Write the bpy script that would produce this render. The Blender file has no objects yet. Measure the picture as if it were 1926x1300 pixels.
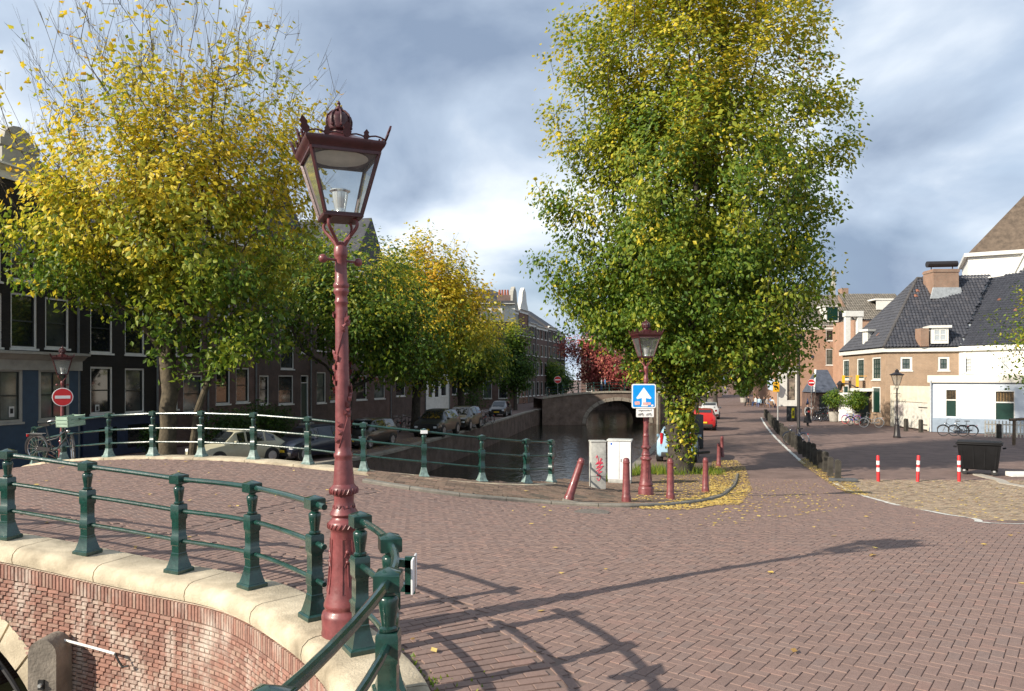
import bpy, bmesh, math, random
import numpy as np
from mathutils import Vector, Matrix
from mathutils.geometry import delaunay_2d_cdt
rng = np.random.default_rng(7)
random.seed(7)
R = math.radians
S = bpy.context.scene
COL = S.collection

# ------------------------------------------------------------------ camera, sky, sun, exposure
CAMZ, F, CX, HY = 3.6, 1391.0, 963.0, 713.0      # camera height, focal length / centre / horizon in photo pixels
cam = bpy.data.cameras.new('camera'); camo = bpy.data.objects.new('camera', cam); COL.objects.link(camo)
camo.location = (0, 0, CAMZ); camo.rotation_euler = (R(90), 0, 0)
cam.sensor_width = 36; cam.lens = 36*F/1926; cam.shift_y = (HY-650)/1926
cam.clip_start = 0.1; cam.clip_end = 4000
S.camera = camo
SUN_EL = R(28.2); SUNV = Vector((-0.855*math.cos(SUN_EL), -0.519*math.cos(SUN_EL), math.sin(SUN_EL)))
w = bpy.data.worlds.new('World'); S.world = w; w.use_nodes = True
nt = w.node_tree; nt.nodes.clear(); N = nt.nodes.new; LK = nt.links.new
out = N('ShaderNodeOutputWorld'); bgd = N('ShaderNodeBackground'); LK(bgd.outputs[0], out.inputs[0])
sky = N('ShaderNodeTexSky'); sky.sky_type = 'NISHITA'; sky.sun_disc = False
sky.sun_elevation = SUN_EL; sky.sun_rotation = math.atan2(SUNV.x, SUNV.y); sky.air_density = 1.0; sky.dust_density = 1.5
skm = N('ShaderNodeMix'); skm.data_type = 'RGBA'; skm.blend_type = 'MULTIPLY'; skm.inputs[0].default_value = 1
LK(sky.outputs[0], skm.inputs[6]); skm.inputs[7].default_value = (1, 1, 1, 1)
tc = N('ShaderNodeTexCoord'); sep = N('ShaderNodeSeparateXYZ'); LK(tc.outputs['Generated'], sep.inputs[0])
def wmath(op, a, b=None):
    n = N('ShaderNodeMath'); n.operation = op
    for i, v in enumerate((a, b)):
        if v is None: continue
        if isinstance(v, (int, float)): n.inputs[i].default_value = v
        else: LK(v, n.inputs[i])
    return n.outputs[0]
den = wmath('ADD', wmath('MAXIMUM', sep.outputs[2], 0.0), 0.35)
cmb = N('ShaderNodeCombineXYZ'); LK(wmath('DIVIDE', sep.outputs[0], den), cmb.inputs[0]); LK(wmath('DIVIDE', sep.outputs[1], den), cmb.inputs[1])
def wnoise(scale, detail, rough, off):
    m = N('ShaderNodeMapping'); m.inputs['Location'].default_value = off; LK(cmb.outputs[0], m.inputs[0])
    n = N('ShaderNodeTexNoise'); n.inputs['Scale'].default_value = scale; n.inputs['Detail'].default_value = detail
    n.inputs['Roughness'].default_value = rough; n.inputs['Distortion'].default_value = 0.3; LK(m.outputs[0], n.inputs['Vector']); return n.outputs[0]
n1 = wnoise(1.6, 7, .50, (3.1, 1.7, 0)); n2 = wnoise(1.1, 4, .5, (9.3, 4.4, 2))
rp = N('ShaderNodeValToRGB'); LK(n1, rp.inputs[0]); e = rp.color_ramp.elements
e[0].position = .36; e[0].color = (.185, .240, .335, 1); e[1].position = .66; e[1].color = (.70, .74, .78, 1)
el = e.new(.5); el.color = (.36, .43, .53, 1)
rp2 = N('ShaderNodeValToRGB'); LK(n2, rp2.inputs[0]); e = rp2.color_ramp.elements
e[0].position = .30; e[0].color = (.55, .55, .55, 1); e[1].position = .52; e[1].color = (1, 1, 1, 1)
sks = N('ShaderNodeMix'); sks.data_type = 'RGBA'; sks.blend_type = 'MULTIPLY'; sks.inputs[0].default_value = 1
LK(skm.outputs[2], sks.inputs[6]); sks.inputs[7].default_value = (.09, .09, .09, 1)          # Nishita at strength 0.09
mx = N('ShaderNodeMix'); mx.data_type = 'RGBA'; LK(rp2.outputs[0], mx.inputs[0]); LK(sks.outputs[2], mx.inputs[6]); LK(rp.outputs[0], mx.inputs[7])
LK(mx.outputs[2], bgd.inputs[0]); bgd.inputs[1].default_value = 1.0
sl = bpy.data.lights.new('sun', 'SUN'); sl.energy = 4.7; sl.angle = R(.55); sl.color = (1, .90, .76)
so = bpy.data.objects.new('sun', sl); COL.objects.link(so); so.rotation_euler = SUNV.to_track_quat('Z', 'Y').to_euler(); so.location = (-30, -30, 40)
S.view_settings.view_transform = 'Standard'; S.view_settings.look = 'None'; S.view_settings.exposure = 0.70; S.view_settings.gamma = 1

# ------------------------------------------------------------------ helpers: materials
MATS = {}
def pm(name, rgb, rough=.6, var=.12, scale=6, bump=0, bscale=40, metal=0, spec=.5, rgb2=None, coat=0):
    """plain procedural paint / stone: colour broken up by two noises, optional fine bump"""
    if name in MATS: return MATS[name]
    m = bpy.data.materials.new(name); m.use_nodes = True; t = m.node_tree; b = t.nodes['Principled BSDF']; L = t.links.new
    c = t.nodes.new('ShaderNodeTexCoord')
    n = t.nodes.new('ShaderNodeTexNoise'); n.inputs['Scale'].default_value = scale; n.inputs['Detail'].default_value = 6; n.inputs['Roughness'].default_value = .65
    L(c.outputs['Object'], n.inputs['Vector'])
    r = t.nodes.new('ShaderNodeValToRGB'); L(n.outputs[0], r.inputs[0])
    lo = [max(0, x*(1-var*1.6)) for x in rgb]; hi = [min(1, x*(1+var)) for x in (rgb2 or rgb)]
    r.color_ramp.elements[0].position = .3; r.color_ramp.elements[0].color = (*lo, 1)
    r.color_ramp.elements[1].position = .7; r.color_ramp.elements[1].color = (*hi, 1)
    L(r.outputs[0], b.inputs['Base Color'])
    b.inputs['Roughness'].default_value = rough; b.inputs['Metallic'].default_value = metal; b.inputs['Specular IOR Level'].default_value = spec
    if coat: b.inputs['Coat Weight'].default_value = coat; b.inputs['Coat Roughness'].default_value = .08
    if bump:
        n2 = t.nodes.new('ShaderNodeTexNoise'); n2.inputs['Scale'].default_value = bscale; n2.inputs['Detail'].default_value = 5; L(c.outputs['Object'], n2.inputs['Vector'])
        bp = t.nodes.new('ShaderNodeBump'); bp.inputs['Strength'].default_value = bump; bp.inputs['Distance'].default_value = .02
        L(n2.outputs[0], bp.inputs['Height']); L(bp.outputs[0], b.inputs['Normal'])
    MATS[name] = m; return m
def emat(name, rgb, strength):
    m = pm(name, rgb); b = m.node_tree.nodes['Principled BSDF']; b.inputs['Emission Color'].default_value = (*rgb, 1); b.inputs['Emission Strength'].default_value = strength; return m
def attr_mat(name, stops, rough=.8, attr='tint', trans=0, var=.1, bump=0, bscale=60, spec=.3, noise_scale=14):
    """colour from a per-piece value stored on the mesh, run through a ramp of the thing's own colours"""
    if name in MATS: return MATS[name]
    m = bpy.data.materials.new(name); m.use_nodes = True; t = m.node_tree; b = t.nodes['Principled BSDF']; L = t.links.new
    a = t.nodes.new('ShaderNodeAttribute'); a.attribute_name = attr
    r = t.nodes.new('ShaderNodeValToRGB'); L(a.outputs['Fac'], r.inputs[0]); els = r.color_ramp.elements
    els[0].position = stops[0][0]; els[0].color = (*stops[0][1], 1); els[1].position = stops[-1][0]; els[1].color = (*stops[-1][1], 1)
    for p, c in stops[1:-1]: q = els.new(p); q.color = (*c, 1)
    col = r.outputs[0]
    g = t.nodes.new('ShaderNodeNewGeometry')
    if var:
        n = t.nodes.new('ShaderNodeTexNoise'); n.inputs['Scale'].default_value = noise_scale; n.inputs['Detail'].default_value = 6; n.inputs['Roughness'].default_value = .7
        L(g.outputs['Position'], n.inputs['Vector'])
        mr = t.nodes.new('ShaderNodeMapRange'); mr.inputs[1].default_value = .25; mr.inputs[2].default_value = .75; mr.inputs[3].default_value = 1-var*1.5; mr.inputs[4].default_value = 1+var
        L(n.outputs[0], mr.inputs[0])
        mm = t.nodes.new('ShaderNodeMix'); mm.data_type = 'RGBA'; mm.blend_type = 'MULTIPLY'; mm.inputs[0].default_value = 1
        L(col, mm.inputs[6]); L(mr.outputs[0], mm.inputs[7]); col = mm.outputs[2]
    L(col, b.inputs['Base Color']); b.inputs['Roughness'].default_value = rough; b.inputs['Specular IOR Level'].default_value = spec
    if bump:
        n2 = t.nodes.new('ShaderNodeTexNoise'); n2.inputs['Scale'].default_value = bscale; n2.inputs['Detail'].default_value = 5; L(g.outputs['Position'], n2.inputs['Vector'])
        bp = t.nodes.new('ShaderNodeBump'); bp.inputs['Strength'].default_value = bump; bp.inputs['Distance'].default_value = .01
        L(n2.outputs[0], bp.inputs['Height']); L(bp.outputs[0], b.inputs['Normal'])
    if trans:
        tr = t.nodes.new('ShaderNodeBsdfTranslucent'); L(col, tr.inputs[0]); ms = t.nodes.new('ShaderNodeMixShader'); ms.inputs[0].default_value = trans
        o = t.nodes['Material Output']; L(b.outputs[0], ms.inputs[1]); L(tr.outputs[0], ms.inputs[2]); L(ms.outputs[0], o.inputs[0])
    MATS[name] = m; return m
def brick_mat(name, c1, c2, mortar, bw=.21, bh=.062, ms=.012, axis='xz', world=False, rough=.85, bump=.4, soil=.15, offset=.5):
    """courses of brick too far away to pick apart; laid in the wall's own plane"""
    if name in MATS: return MATS[name]
    m = bpy.data.materials.new(name); m.use_nodes = True; t = m.node_tree; b = t.nodes['Principled BSDF']; L = t.links.new
    if world:
        g = t.nodes.new('ShaderNodeNewGeometry'); src = g.outputs['Position']
    else:
        g = t.nodes.new('ShaderNodeTexCoord'); src = g.outputs['Object']
    s = t.nodes.new('ShaderNodeSeparateXYZ'); L(src, s.inputs[0]); c = t.nodes.new('ShaderNodeCombineXYZ')
    if axis == 'xz':      # horizontal run = x + y so that side walls are covered as well
        ad = t.nodes.new('ShaderNodeMath'); L(s.outputs[0], ad.inputs[0]); L(s.outputs[1], ad.inputs[1]); L(ad.outputs[0], c.inputs[0]); L(s.outputs[2], c.inputs[1])
    else:
        L(s.outputs[0], c.inputs[0]); L(s.outputs[1], c.inputs[1])
    br = t.nodes.new('ShaderNodeTexBrick'); L(c.outputs[0], br.inputs['Vector']); br.inputs['Scale'].default_value = 1
    br.inputs['Color1'].default_value = (*c1, 1); br.inputs['Color2'].default_value = (*c2, 1); br.inputs['Mortar'].default_value = (*mortar, 1)
    br.inputs['Brick Width'].default_value = bw; br.inputs['Row Height'].default_value = bh; br.inputs['Mortar Size'].default_value = ms; br.inputs['Mortar Smooth'].default_value = .2
    br.offset = offset
    n = t.nodes.new('ShaderNodeTexNoise'); n.inputs['Scale'].default_value = 1.1; n.inputs['Detail'].default_value = 7; n.inputs['Roughness'].default_value = .7; L(src, n.inputs['Vector'])
    mr = t.nodes.new('ShaderNodeMapRange'); mr.inputs[1].default_value = .3; mr.inputs[2].default_value = .7; mr.inputs[3].default_value = 1-soil*1.5; mr.inputs[4].default_value = 1+soil; L(n.outputs[0], mr.inputs[0])
    mm = t.nodes.new('ShaderNodeMix'); mm.data_type = 'RGBA'; mm.blend_type = 'MULTIPLY'; mm.inputs[0].default_value = 1; L(br.outputs[0], mm.inputs[6]); L(mr.outputs[0], mm.inputs[7])
    L(mm.outputs[2], b.inputs['Base Color']); b.inputs['Roughness'].default_value = rough; b.inputs['Specular IOR Level'].default_value = .25
    if bump:
        bp = t.nodes.new('ShaderNodeBump'); bp.inputs['Strength'].default_value = bump; bp.inputs['Distance'].default_value = .01; bp.invert = True
        L(br.outputs['Fac'], bp.inputs['Height']); L(bp.outputs[0], b.inputs['Normal'])
    MATS[name] = m; return m
def glass_mat(name, rgb=(.012, .014, .016), rough=.04):
    """window glass of a dark room seen by day: dark, mirror-like at a glance"""
    if name in MATS: return MATS[name]
    m = pm(name, rgb, rough, .3, 1.2, spec=.9); return m
def clear_glass(name):
    if name in MATS: return MATS[name]
    m = bpy.data.materials.new(name); m.use_nodes = True; t = m.node_tree; t.nodes.remove(t.nodes['Principled BSDF']); o = t.nodes['Material Output']
    tr = t.nodes.new('ShaderNodeBsdfTransparent'); tr.inputs[0].default_value = (.90, .93, .93, 1)
    gl = t.nodes.new('ShaderNodeBsdfGlossy'); gl.inputs['Roughness'].default_value = .06
    df = t.nodes.new('ShaderNodeBsdfDiffuse'); df.inputs[0].default_value = (.5, .52, .5, 1)
    nz = t.nodes.new('ShaderNodeTexNoise'); nz.inputs['Scale'].default_value = 5; nz.inputs['Detail'].default_value = 5
    fr = t.nodes.new('ShaderNodeFresnel'); fr.inputs[0].default_value = 1.45
    m1 = t.nodes.new('ShaderNodeMixShader'); t.links.new(fr.outputs[0], m1.inputs[0]); t.links.new(tr.outputs[0], m1.inputs[1]); t.links.new(gl.outputs[0], m1.inputs[2])
    mr = t.nodes.new('ShaderNodeMapRange'); mr.inputs[3].default_value = .03; mr.inputs[4].default_value = .22; t.links.new(nz.outputs[0], mr.inputs[0])
    m2 = t.nodes.new('ShaderNodeMixShader'); t.links.new(mr.outputs[0], m2.inputs[0]); t.links.new(m1.outputs[0], m2.inputs[1]); t.links.new(df.outputs[0], m2.inputs[2])
    t.links.new(m2.outputs[0], o.inputs[0]); MATS[name] = m; return m

# ------------------------------------------------------------------ helpers: meshes and objects
class MB:
    def __init__(s): s.v = []; s.f = []; s.m = []
    def add(s, vs, fs, mi=0):
        o = len(s.v); s.v += [tuple(p) for p in vs]; s.f += [tuple(i+o for i in f) for f in fs]; s.m += [mi]*len(fs); return s
    def box(s, x0, x1, y0, y1, z0, z1, mi=0):
        return s.add([(x0,y0,z0),(x1,y0,z0),(x1,y1,z0),(x0,y1,z0),(x0,y0,z1),(x1,y0,z1),(x1,y1,z1),(x0,y1,z1)],
                     [(0,3,2,1),(4,5,6,7),(0,1,5,4),(1,2,6,5),(2,3,7,6),(3,0,4,7)], mi)
    def bbox(s, x0, x1, y0, y1, z0, z1, b=.01, mi=0):
        """box with chamfered edges"""
        bm = bmesh.new(); bmesh.ops.create_cube(bm, size=1)
        for q in bm.verts: q.co = Vector(((x0+x1)/2+q.co.x*(x1-x0), (y0+y1)/2+q.co.y*(y1-y0), (z0+z1)/2+q.co.z*(z1-z0)))
        bmesh.ops.bevel(bm, geom=bm.edges[:], offset=b, segments=2, affect='EDGES', profile=.6)
        bm.verts.index_update(); s.add([q.co[:] for q in bm.verts], [[q.index for q in f.verts] for f in bm.faces], mi); bm.free(); return s
    def bar(s, a, b, w, h=None, mi=0, up=(0,0,1)):
        """rectangular bar from a to b"""
        h = h or w; a = Vector(a); b = Vector(b); d = (b-a).normalized(); u = Vector(up)
        if abs(d.dot(u)) > .98: u = Vector((0,1,0))
        r = d.cross(u).normalized(); u = r.cross(d)
        vs = []
        for p in (a, b):
            for i, j in ((-1,-1),(1,-1),(1,1),(-1,1)): vs.append(p+r*(i*w/2)+u*(j*h/2))
        return s.add(vs, [(0,1,2,3),(7,6,5,4),(0,4,5,1),(1,5,6,2),(2,6,7,3),(3,7,4,0)], mi)
    def tube(s, pts, r, n=8, mi=0, cap=True):
        pts = [Vector(p) for p in pts]; k = len(pts); rs = r if hasattr(r, '__len__') else [r]*k
        vs = []; fs = []; prev = None
        for i, p in enumerate(pts):
            d = (pts[min(i+1,k-1)]-pts[max(i-1,0)]).normalized()
            if prev is None:
                u = Vector((0,0,1)) if abs(d.z) < .9 else Vector((1,0,0)); x = d.cross(u).normalized()
            else:
                x = prev-d*prev.dot(d); x = x.normalized() if x.length > 1e-6 else d.orthogonal().normalized()
            prev = x; y = d.cross(x)
            for j in range(n):
                a = 2*math.pi*j/n; vs.append(p+(x*math.cos(a)+y*math.sin(a))*rs[i])
        for i in range(k-1):
            for j in range(n): fs.append((i*n+j, i*n+(j+1)%n, (i+1)*n+(j+1)%n, (i+1)*n+j))
        if cap: fs.append(tuple(range(n-1,-1,-1))); fs.append(tuple(range((k-1)*n, k*n)))
        return s.add(vs, fs, mi)
    def lathe(s, prof, n=24, c=(0,0,0), mi=0, axis='z', sq=None, rot=0):
        """prof = [(radius, height)]; sq=4 gives square sections (radius = half side)"""
        n = sq or n; vs = []; fs = []; k = len(prof); mul = math.sqrt(2) if sq == 4 else 1; a0 = (math.pi/4 if sq == 4 else 0)+rot
        for r, h in prof:
            for j in range(n):
                a = a0+2*math.pi*j/n; x, y = r*mul*math.cos(a), r*mul*math.sin(a)
                if axis == 'z': vs.append((c[0]+x, c[1]+y, c[2]+h))
                elif axis == 'y': vs.append((c[0]+x, c[1]+h, c[2]-y))
                else: vs.append((c[0]+h, c[1]+x, c[2]+y))
        for i in range(k-1):
            for j in range(n): fs.append((i*n+j, i*n+(j+1)%n, (i+1)*n+(j+1)%n, (i+1)*n+j))
        fs.append(tuple(range(n-1,-1,-1))); fs.append(tuple(range((k-1)*n, k*n)))
        return s.add(vs, fs, mi)
    def prism(s, poly, y0, y1, mi=0, plane='xz'):
        n = len(poly)
        if plane == 'xz': vs = [(x,y0,z) for x,z in poly]+[(x,y1,z) for x,z in poly]
        elif plane == 'xy': vs = [(x,y,y0) for x,y in poly]+[(x,y,y1) for x,y in poly]
        else: vs = [(y0,x,z) for x,z in poly]+[(y1,x,z) for x,z in poly]
        fs = [tuple(range(n)), tuple(range(2*n-1,n-1,-1))]+[(i,n+i,n+(i+1)%n,(i+1)%n) for i in range(n)]
        return s.add(vs, fs, mi)
    def sphere(s, c, r, n=12, k=8, mi=0, sz=1):
        return s.lathe([(max(r*math.sin(math.pi*i/k), 1e-4), -r*sz*math.cos(math.pi*i/k)) for i in range(k+1)], n, c, mi)
    def mesh(s, name, mats, smooth=35):
        me = bpy.data.meshes.new(name); me.from_pydata(s.v, [], s.f)
        mats = mats if isinstance(mats, (list, tuple)) else [mats]
        for m in mats: me.materials.append(m)
        if len(mats) > 1: me.polygons.foreach_set('material_index', s.m)
        bm = bmesh.new(); bm.from_mesh(me); bmesh.ops.recalc_face_normals(bm, faces=bm.faces[:]); bm.to_mesh(me); bm.free()
        if smooth:
            me.polygons.foreach_set('use_smooth', [True]*len(me.polygons)); me.set_sharp_from_angle(angle=R(smooth))
        return me
    def build(s, name, mats, parent=None, smooth=35):
        return link(name, s.mesh(name, mats, smooth), parent)
def link(name, me, parent=None, loc=None, rot=None):
    o = bpy.data.objects.new(name, me); COL.objects.link(o)
    if parent is not None: o.parent = parent
    if loc is not None: o.location = loc
    if rot is not None: o.rotation_euler = rot
    return o
def tag(o, label, cat, group=None):
    o['label'] = label; o['category'] = cat
    if group: o['group'] = group
    return o
def thing(name, label, cat, loc=(0,0,0), rz=0, group=None):
    o = bpy.data.objects.new(name, None); COL.objects.link(o); o.location = loc; o.rotation_euler = (0,0,rz); o.empty_display_size = .2
    return tag(o, label, cat, group)
def dup(o, parent=None):
    c = o.copy(); COL.objects.link(c)
    c.parent = parent
    for ch in o.children: dup(ch, c)
    return c
def dup_thing(o, loc, rz=0, label=None, group=None, scale=None):
    c = dup(o); c.location = loc; c.rotation_euler = (o.rotation_euler[0], o.rotation_euler[1], rz)
    if label: c['label'] = label
    if group: c['group'] = group
    if scale: c.scale = (scale,)*3 if not hasattr(scale, '__len__') else scale
    return c
def np_mesh(name, V, Fq, mat, tint=None, smooth=False):
    """big mesh from arrays; Fq (n,k) faces; tint per face -> corner-free face attribute"""
    me = bpy.data.meshes.new(name); n, k = Fq.shape
    me.vertices.add(len(V)); me.vertices.foreach_set('co', np.ascontiguousarray(V, dtype=np.float32).ravel())
    me.loops.add(n*k); me.loops.foreach_set('vertex_index', np.ascontiguousarray(Fq, dtype=np.int32).ravel())
    me.polygons.add(n); me.polygons.foreach_set('loop_start', np.arange(0, n*k, k, dtype=np.int32))
    me.update(calc_edges=True); me.materials.append(mat)
    if tint is not None:
        a = me.attributes.new('tint', 'FLOAT', 'FACE'); a.data.foreach_set('value', np.ascontiguousarray(tint, dtype=np.float32))
    me.polygons.foreach_set('use_smooth', [bool(smooth)]*n)
    return me
def PX(px, d): return (px-CX)/F*d
def PZ(py, d): return CAMZ-(py-HY)/F*d
def in_poly(x, y, poly):
    x = np.asarray(x, float); y = np.asarray(y, float); r = np.zeros(x.shape, bool); n = len(poly)
    for i in range(n):
        x0, y0 = poly[i]; x1, y1 = poly[(i+1) % n]
        if y0 == y1: continue
        c = ((y0 > y) != (y1 > y)) & (x < (x1-x0)*(y-y0)/(y1-y0)+x0); r ^= c
    return r
def crom(pts, per=8):
    """smooth curve through points"""
    P = [np.array(p, float) for p in pts]; P = [2*P[0]-P[1]]+P+[2*P[-1]-P[-2]]; o = []
    for i in range(1, len(P)-2):
        for j in range(per):
            t = j/per; a, b, c, d = P[i-1:i+3]
            o.append(.5*((2*b)+(-a+c)*t+(2*a-5*b+4*c-d)*t*t+(-a+3*b-3*c+d)*t**3))
    o.append(P[-2]); return np.array(o)
class Curve2:
    """planar curve by arc length with offsets to its right-hand side"""
    def __init__(s, pts, per=8):
        s.p = crom(pts, per); d = np.diff(s.p, axis=0); s.s = np.concatenate([[0], np.cumsum(np.hypot(d[:,0], d[:,1]))]); s.L = s.s[-1]
    def at(s, t, off=0):
        t = np.asarray(t, float); x = np.interp(t, s.s, s.p[:,0]); y = np.interp(t, s.s, s.p[:,1]); e = .15
        dx = np.interp(t+e, s.s, s.p[:,0])-np.interp(t-e, s.s, s.p[:,0]); dy = np.interp(t+e, s.s, s.p[:,1])-np.interp(t-e, s.s, s.p[:,1])
        l = np.hypot(dx, dy)+1e-9; return x+dy/l*off, y-dx/l*off
    def ang(s, t):
        a = s.at(t-.05); b = s.at(t+.05); return math.atan2(b[1]-a[1], b[0]-a[0])
    def near(s, x, y):
        """distance to the curve and arc position"""
        x = np.asarray(x, float); y = np.asarray(y, float); q = s.p; best = np.full(x.shape, 1e9); pos = np.zeros(x.shape)
        for i in range(len(q)-1):
            ax, ay = q[i]; dx, dy = q[i+1]-q[i]; l2 = dx*dx+dy*dy
            t = np.clip(((x-ax)*dx+(y-ay)*dy)/l2, 0, 1); d = np.hypot(x-ax-dx*t, y-ay-dy*t); m = d < best
            best = np.where(m, d, best); pos = np.where(m, s.s[i]+t*math.sqrt(l2), pos)
        return best, pos

# ------------------------------------------------------------------ the lie of the land
def smax(a, b, k): return .5*(a+b+np.sqrt((a-b)**2+k*k))
def gz(x, y):
    """street level: the quays at 0, the hump of the bridge, the ramp from it down to the corner"""
    x = np.asarray(x, float); y = np.asarray(y, float)
    pl = 1.50-.0865*.5*((y-10)+np.sqrt((y-10)**2+4))-.028*(x+1.4)*np.clip((y-8)/8, 0, 1)
    a = (x+1)*-.97+(y-16)*.236; b = (x+1)*.236+(y-16)*.97
    pl = pl-.05*np.maximum(0, a-2)**2
    t = np.clip((b-2)/12, 0, 1); fade = 1-t*t*(3-2*t)
    par = (1.78-.0135*(a-6.2)**2)*fade-(1-fade)*.6
    return smax(smax(pl, par, .12), -.02, .1)
def gzf(x, y): return float(gz(x, y))
def G(px, py):
    """ground point under a photo pixel"""
    d = 20.0
    for _ in range(60): d = .5*d+.5*(CAMZ-gzf(PX(px, d), d))*F/(py-HY)
    return (PX(px, d), d)
def grad(x, y):
    e = .2; return (gzf(x+e, y)-gzf(x-e, y))/(2*e), (gzf(x, y+e)-gzf(x, y-e))/(2*e)
WATER = -1.9
NR = Curve2([(-14.8,10.92),(-13.5,10.6),(-12.3,10.31),(-11.1,10.02),(-9.85,9.72),(-8.6,9.42),(-7.3,9.1),(-6,8.8),(-4.85,8.45),(-3.58,7.95),(-2.6,7.4),(-1.72,6.45),(-1.16,5.65),(-.8,4.85),(-.66,3.95),(-.80,2.42),(-1.2,1.3),(-1.5,0),(-1.9,-2.5),(-2.4,-6)])
FRP = [(-15.6,25.4),(-14.9,23.6),(-14.2,21.9),(-13.1,20.3),(-11.4,18.8),(-9.65,17.7),(-8.40,17.3),(-7.12,16.95),(-5.82,16.65),(-4.5,16.3),(-3.22,16.05),(-1.93,16.2),(-.68,16.65),(.34,17.4),(.97,18.3)]
FR = Curve2(FRP)
sA = np.linspace(.0, NR.L, 60); ax, ay = NR.at(sA, .22)
HOLE_A = list(zip(ax, ay))+[(-12, -60), (-24, -60), (-17.5, 2)]
sB = np.linspace(0, FR.L, 50); bx, by = FR.at(sB, -.2)
RQ = [(1.3,19.4),(1.75,21.0),(2.3,23.2),(3.2,26),(5.0,31),(8.2,42),(12.3,56),(16.9,72),(22.2,89),(29,110),(35,130)]
LQ = [(10.5,131),(6.5,112),(4.0,90),(2.3,85),(-.8,67),(-3.2,53),(-4.75,44.6),(-6.1,37.4),(-7.6,33.2),(-9.8,29.6),(-12.2,27.0)]
HOLE_B = list(zip(bx, by))+RQ+LQ
kerb_px = [(684,907),(760,919),(830,929),(900,937),(1000,945),(1090,951),(1180,954),(1260,951),(1320,944),(1355,934),(1372,921),(1382,908),(1386,893)]
KERB = [G(*p) for p in kerb_px]
edge_r = [(4.6,27.6),(3.2,26),(2.3,23.2),(1.75,21.0),(1.3,19.4)]
SIDEWALK = KERB+[(7.3,27.6)]+edge_r+[tuple(float(v) for v in FR.at(s, -.05)) for s in np.linspace(FR.L, FR.near(-3.0, 16.05)[1].item(), 14)]
apron_px = [(1568,908),(1600,924),(1650,940),(1700,953),(1760,964),(1830,975),(1926,986)]
APRON_LINE = [G(*p) for p in apron_px]+[(17.6,16.2),(21.5,15.4)]
APRON = APRON_LINE+[(24,26.2),(11.4,26.6)]

def ground_sheet():
    V = []; E = []
    def ring(poly):
        o = len(V); n = len(poly); V.extend([Vector((float(p[0]), float(p[1]))) for p in poly]); E.extend([(o+i, o+(i+1) % n) for i in range(n)])
    ring([(-900,-60.5),(900,-60.5),(900,2500),(-900,2500)])
    ring(HOLE_A); ring(HOLE_B)
    pts = [(x, y) for x in np.arange(-26, 44, 1.0) for y in np.arange(-6, 48, 1.0)]+[(x+.21, y+.23) for x in np.arange(-13, 13, .5) for y in np.arange(3, 27, .5)]+[(x, y) for x in np.arange(-200, 220, 12.) for y in np.arange(-48, 400, 12.)]
    P = np.array(pts); k = ~(in_poly(P[:,0], P[:,1], HOLE_A) | in_poly(P[:,0], P[:,1], HOLE_B))
    V.extend([Vector((float(a)+.003, float(b)+.002)) for a, b in P[k]])
    v, e, f, *_ = delaunay_2d_cdt(V, E, [], 0, 1e-4)
    v = np.array([(q.x, q.y) for q in v]); f = [t for t in f if len(t) == 3]; fa = np.array(f); c = v[fa].mean(1)
    keep = ~(in_poly(c[:,0], c[:,1], HOLE_A) | in_poly(c[:,0], c[:,1], HOLE_B)); fa = fa[keep]
    z = gz(v[:,0], v[:,1])-np.where(v[:,1] < 28, .011, .014)
    # orient upward
    A = v[fa[:,1]]-v[fa[:,0]]; B = v[fa[:,2]]-v[fa[:,0]]; neg = (A[:,0]*B[:,1]-A[:,1]*B[:,0]) < 0; fa[neg] = fa[neg][:, ::-1]
    return np.column_stack([v, z]), fa
# ground material: brick paving too far away to pick apart, bedding sand where the laid bricks below carry their own shape
def ground_mat():
    m = brick_mat('street_paving', (.205,.140,.120), (.180,.126,.110), (.140,.104,.088), .21, .105, .008, axis='xy', world=True, bump=.25, soil=.22)
    t = m.node_tree; L = t.links.new; b = t.nodes['Principled BSDF']; src = b.inputs['Base Color'].links[0].from_socket
    g = t.nodes.new('ShaderNodeNewGeometry'); s = t.nodes.new('ShaderNodeSeparateXYZ'); L(g.outputs['Position'], s.inputs[0])
    c = t.nodes.new('ShaderNodeMath'); c.operation = 'LESS_THAN'; c.inputs[1].default_value = 26.6; L(s.outputs[1], c.inputs[0])
    mx = t.nodes.new('ShaderNodeMix'); mx.data_type = 'RGBA'; L(c.outputs[0], mx.inputs[0]); L(src, mx.inputs[6]); mx.inputs[7].default_value = (.172,.126,.107,1)
    L(mx.outputs[2], b.inputs['Base Color']); return m
gV, gF = ground_sheet()
ground = link('ground', np_mesh('ground', gV, gF, ground_mat(), smooth=True)); ground['kind'] = 'structure'

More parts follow.
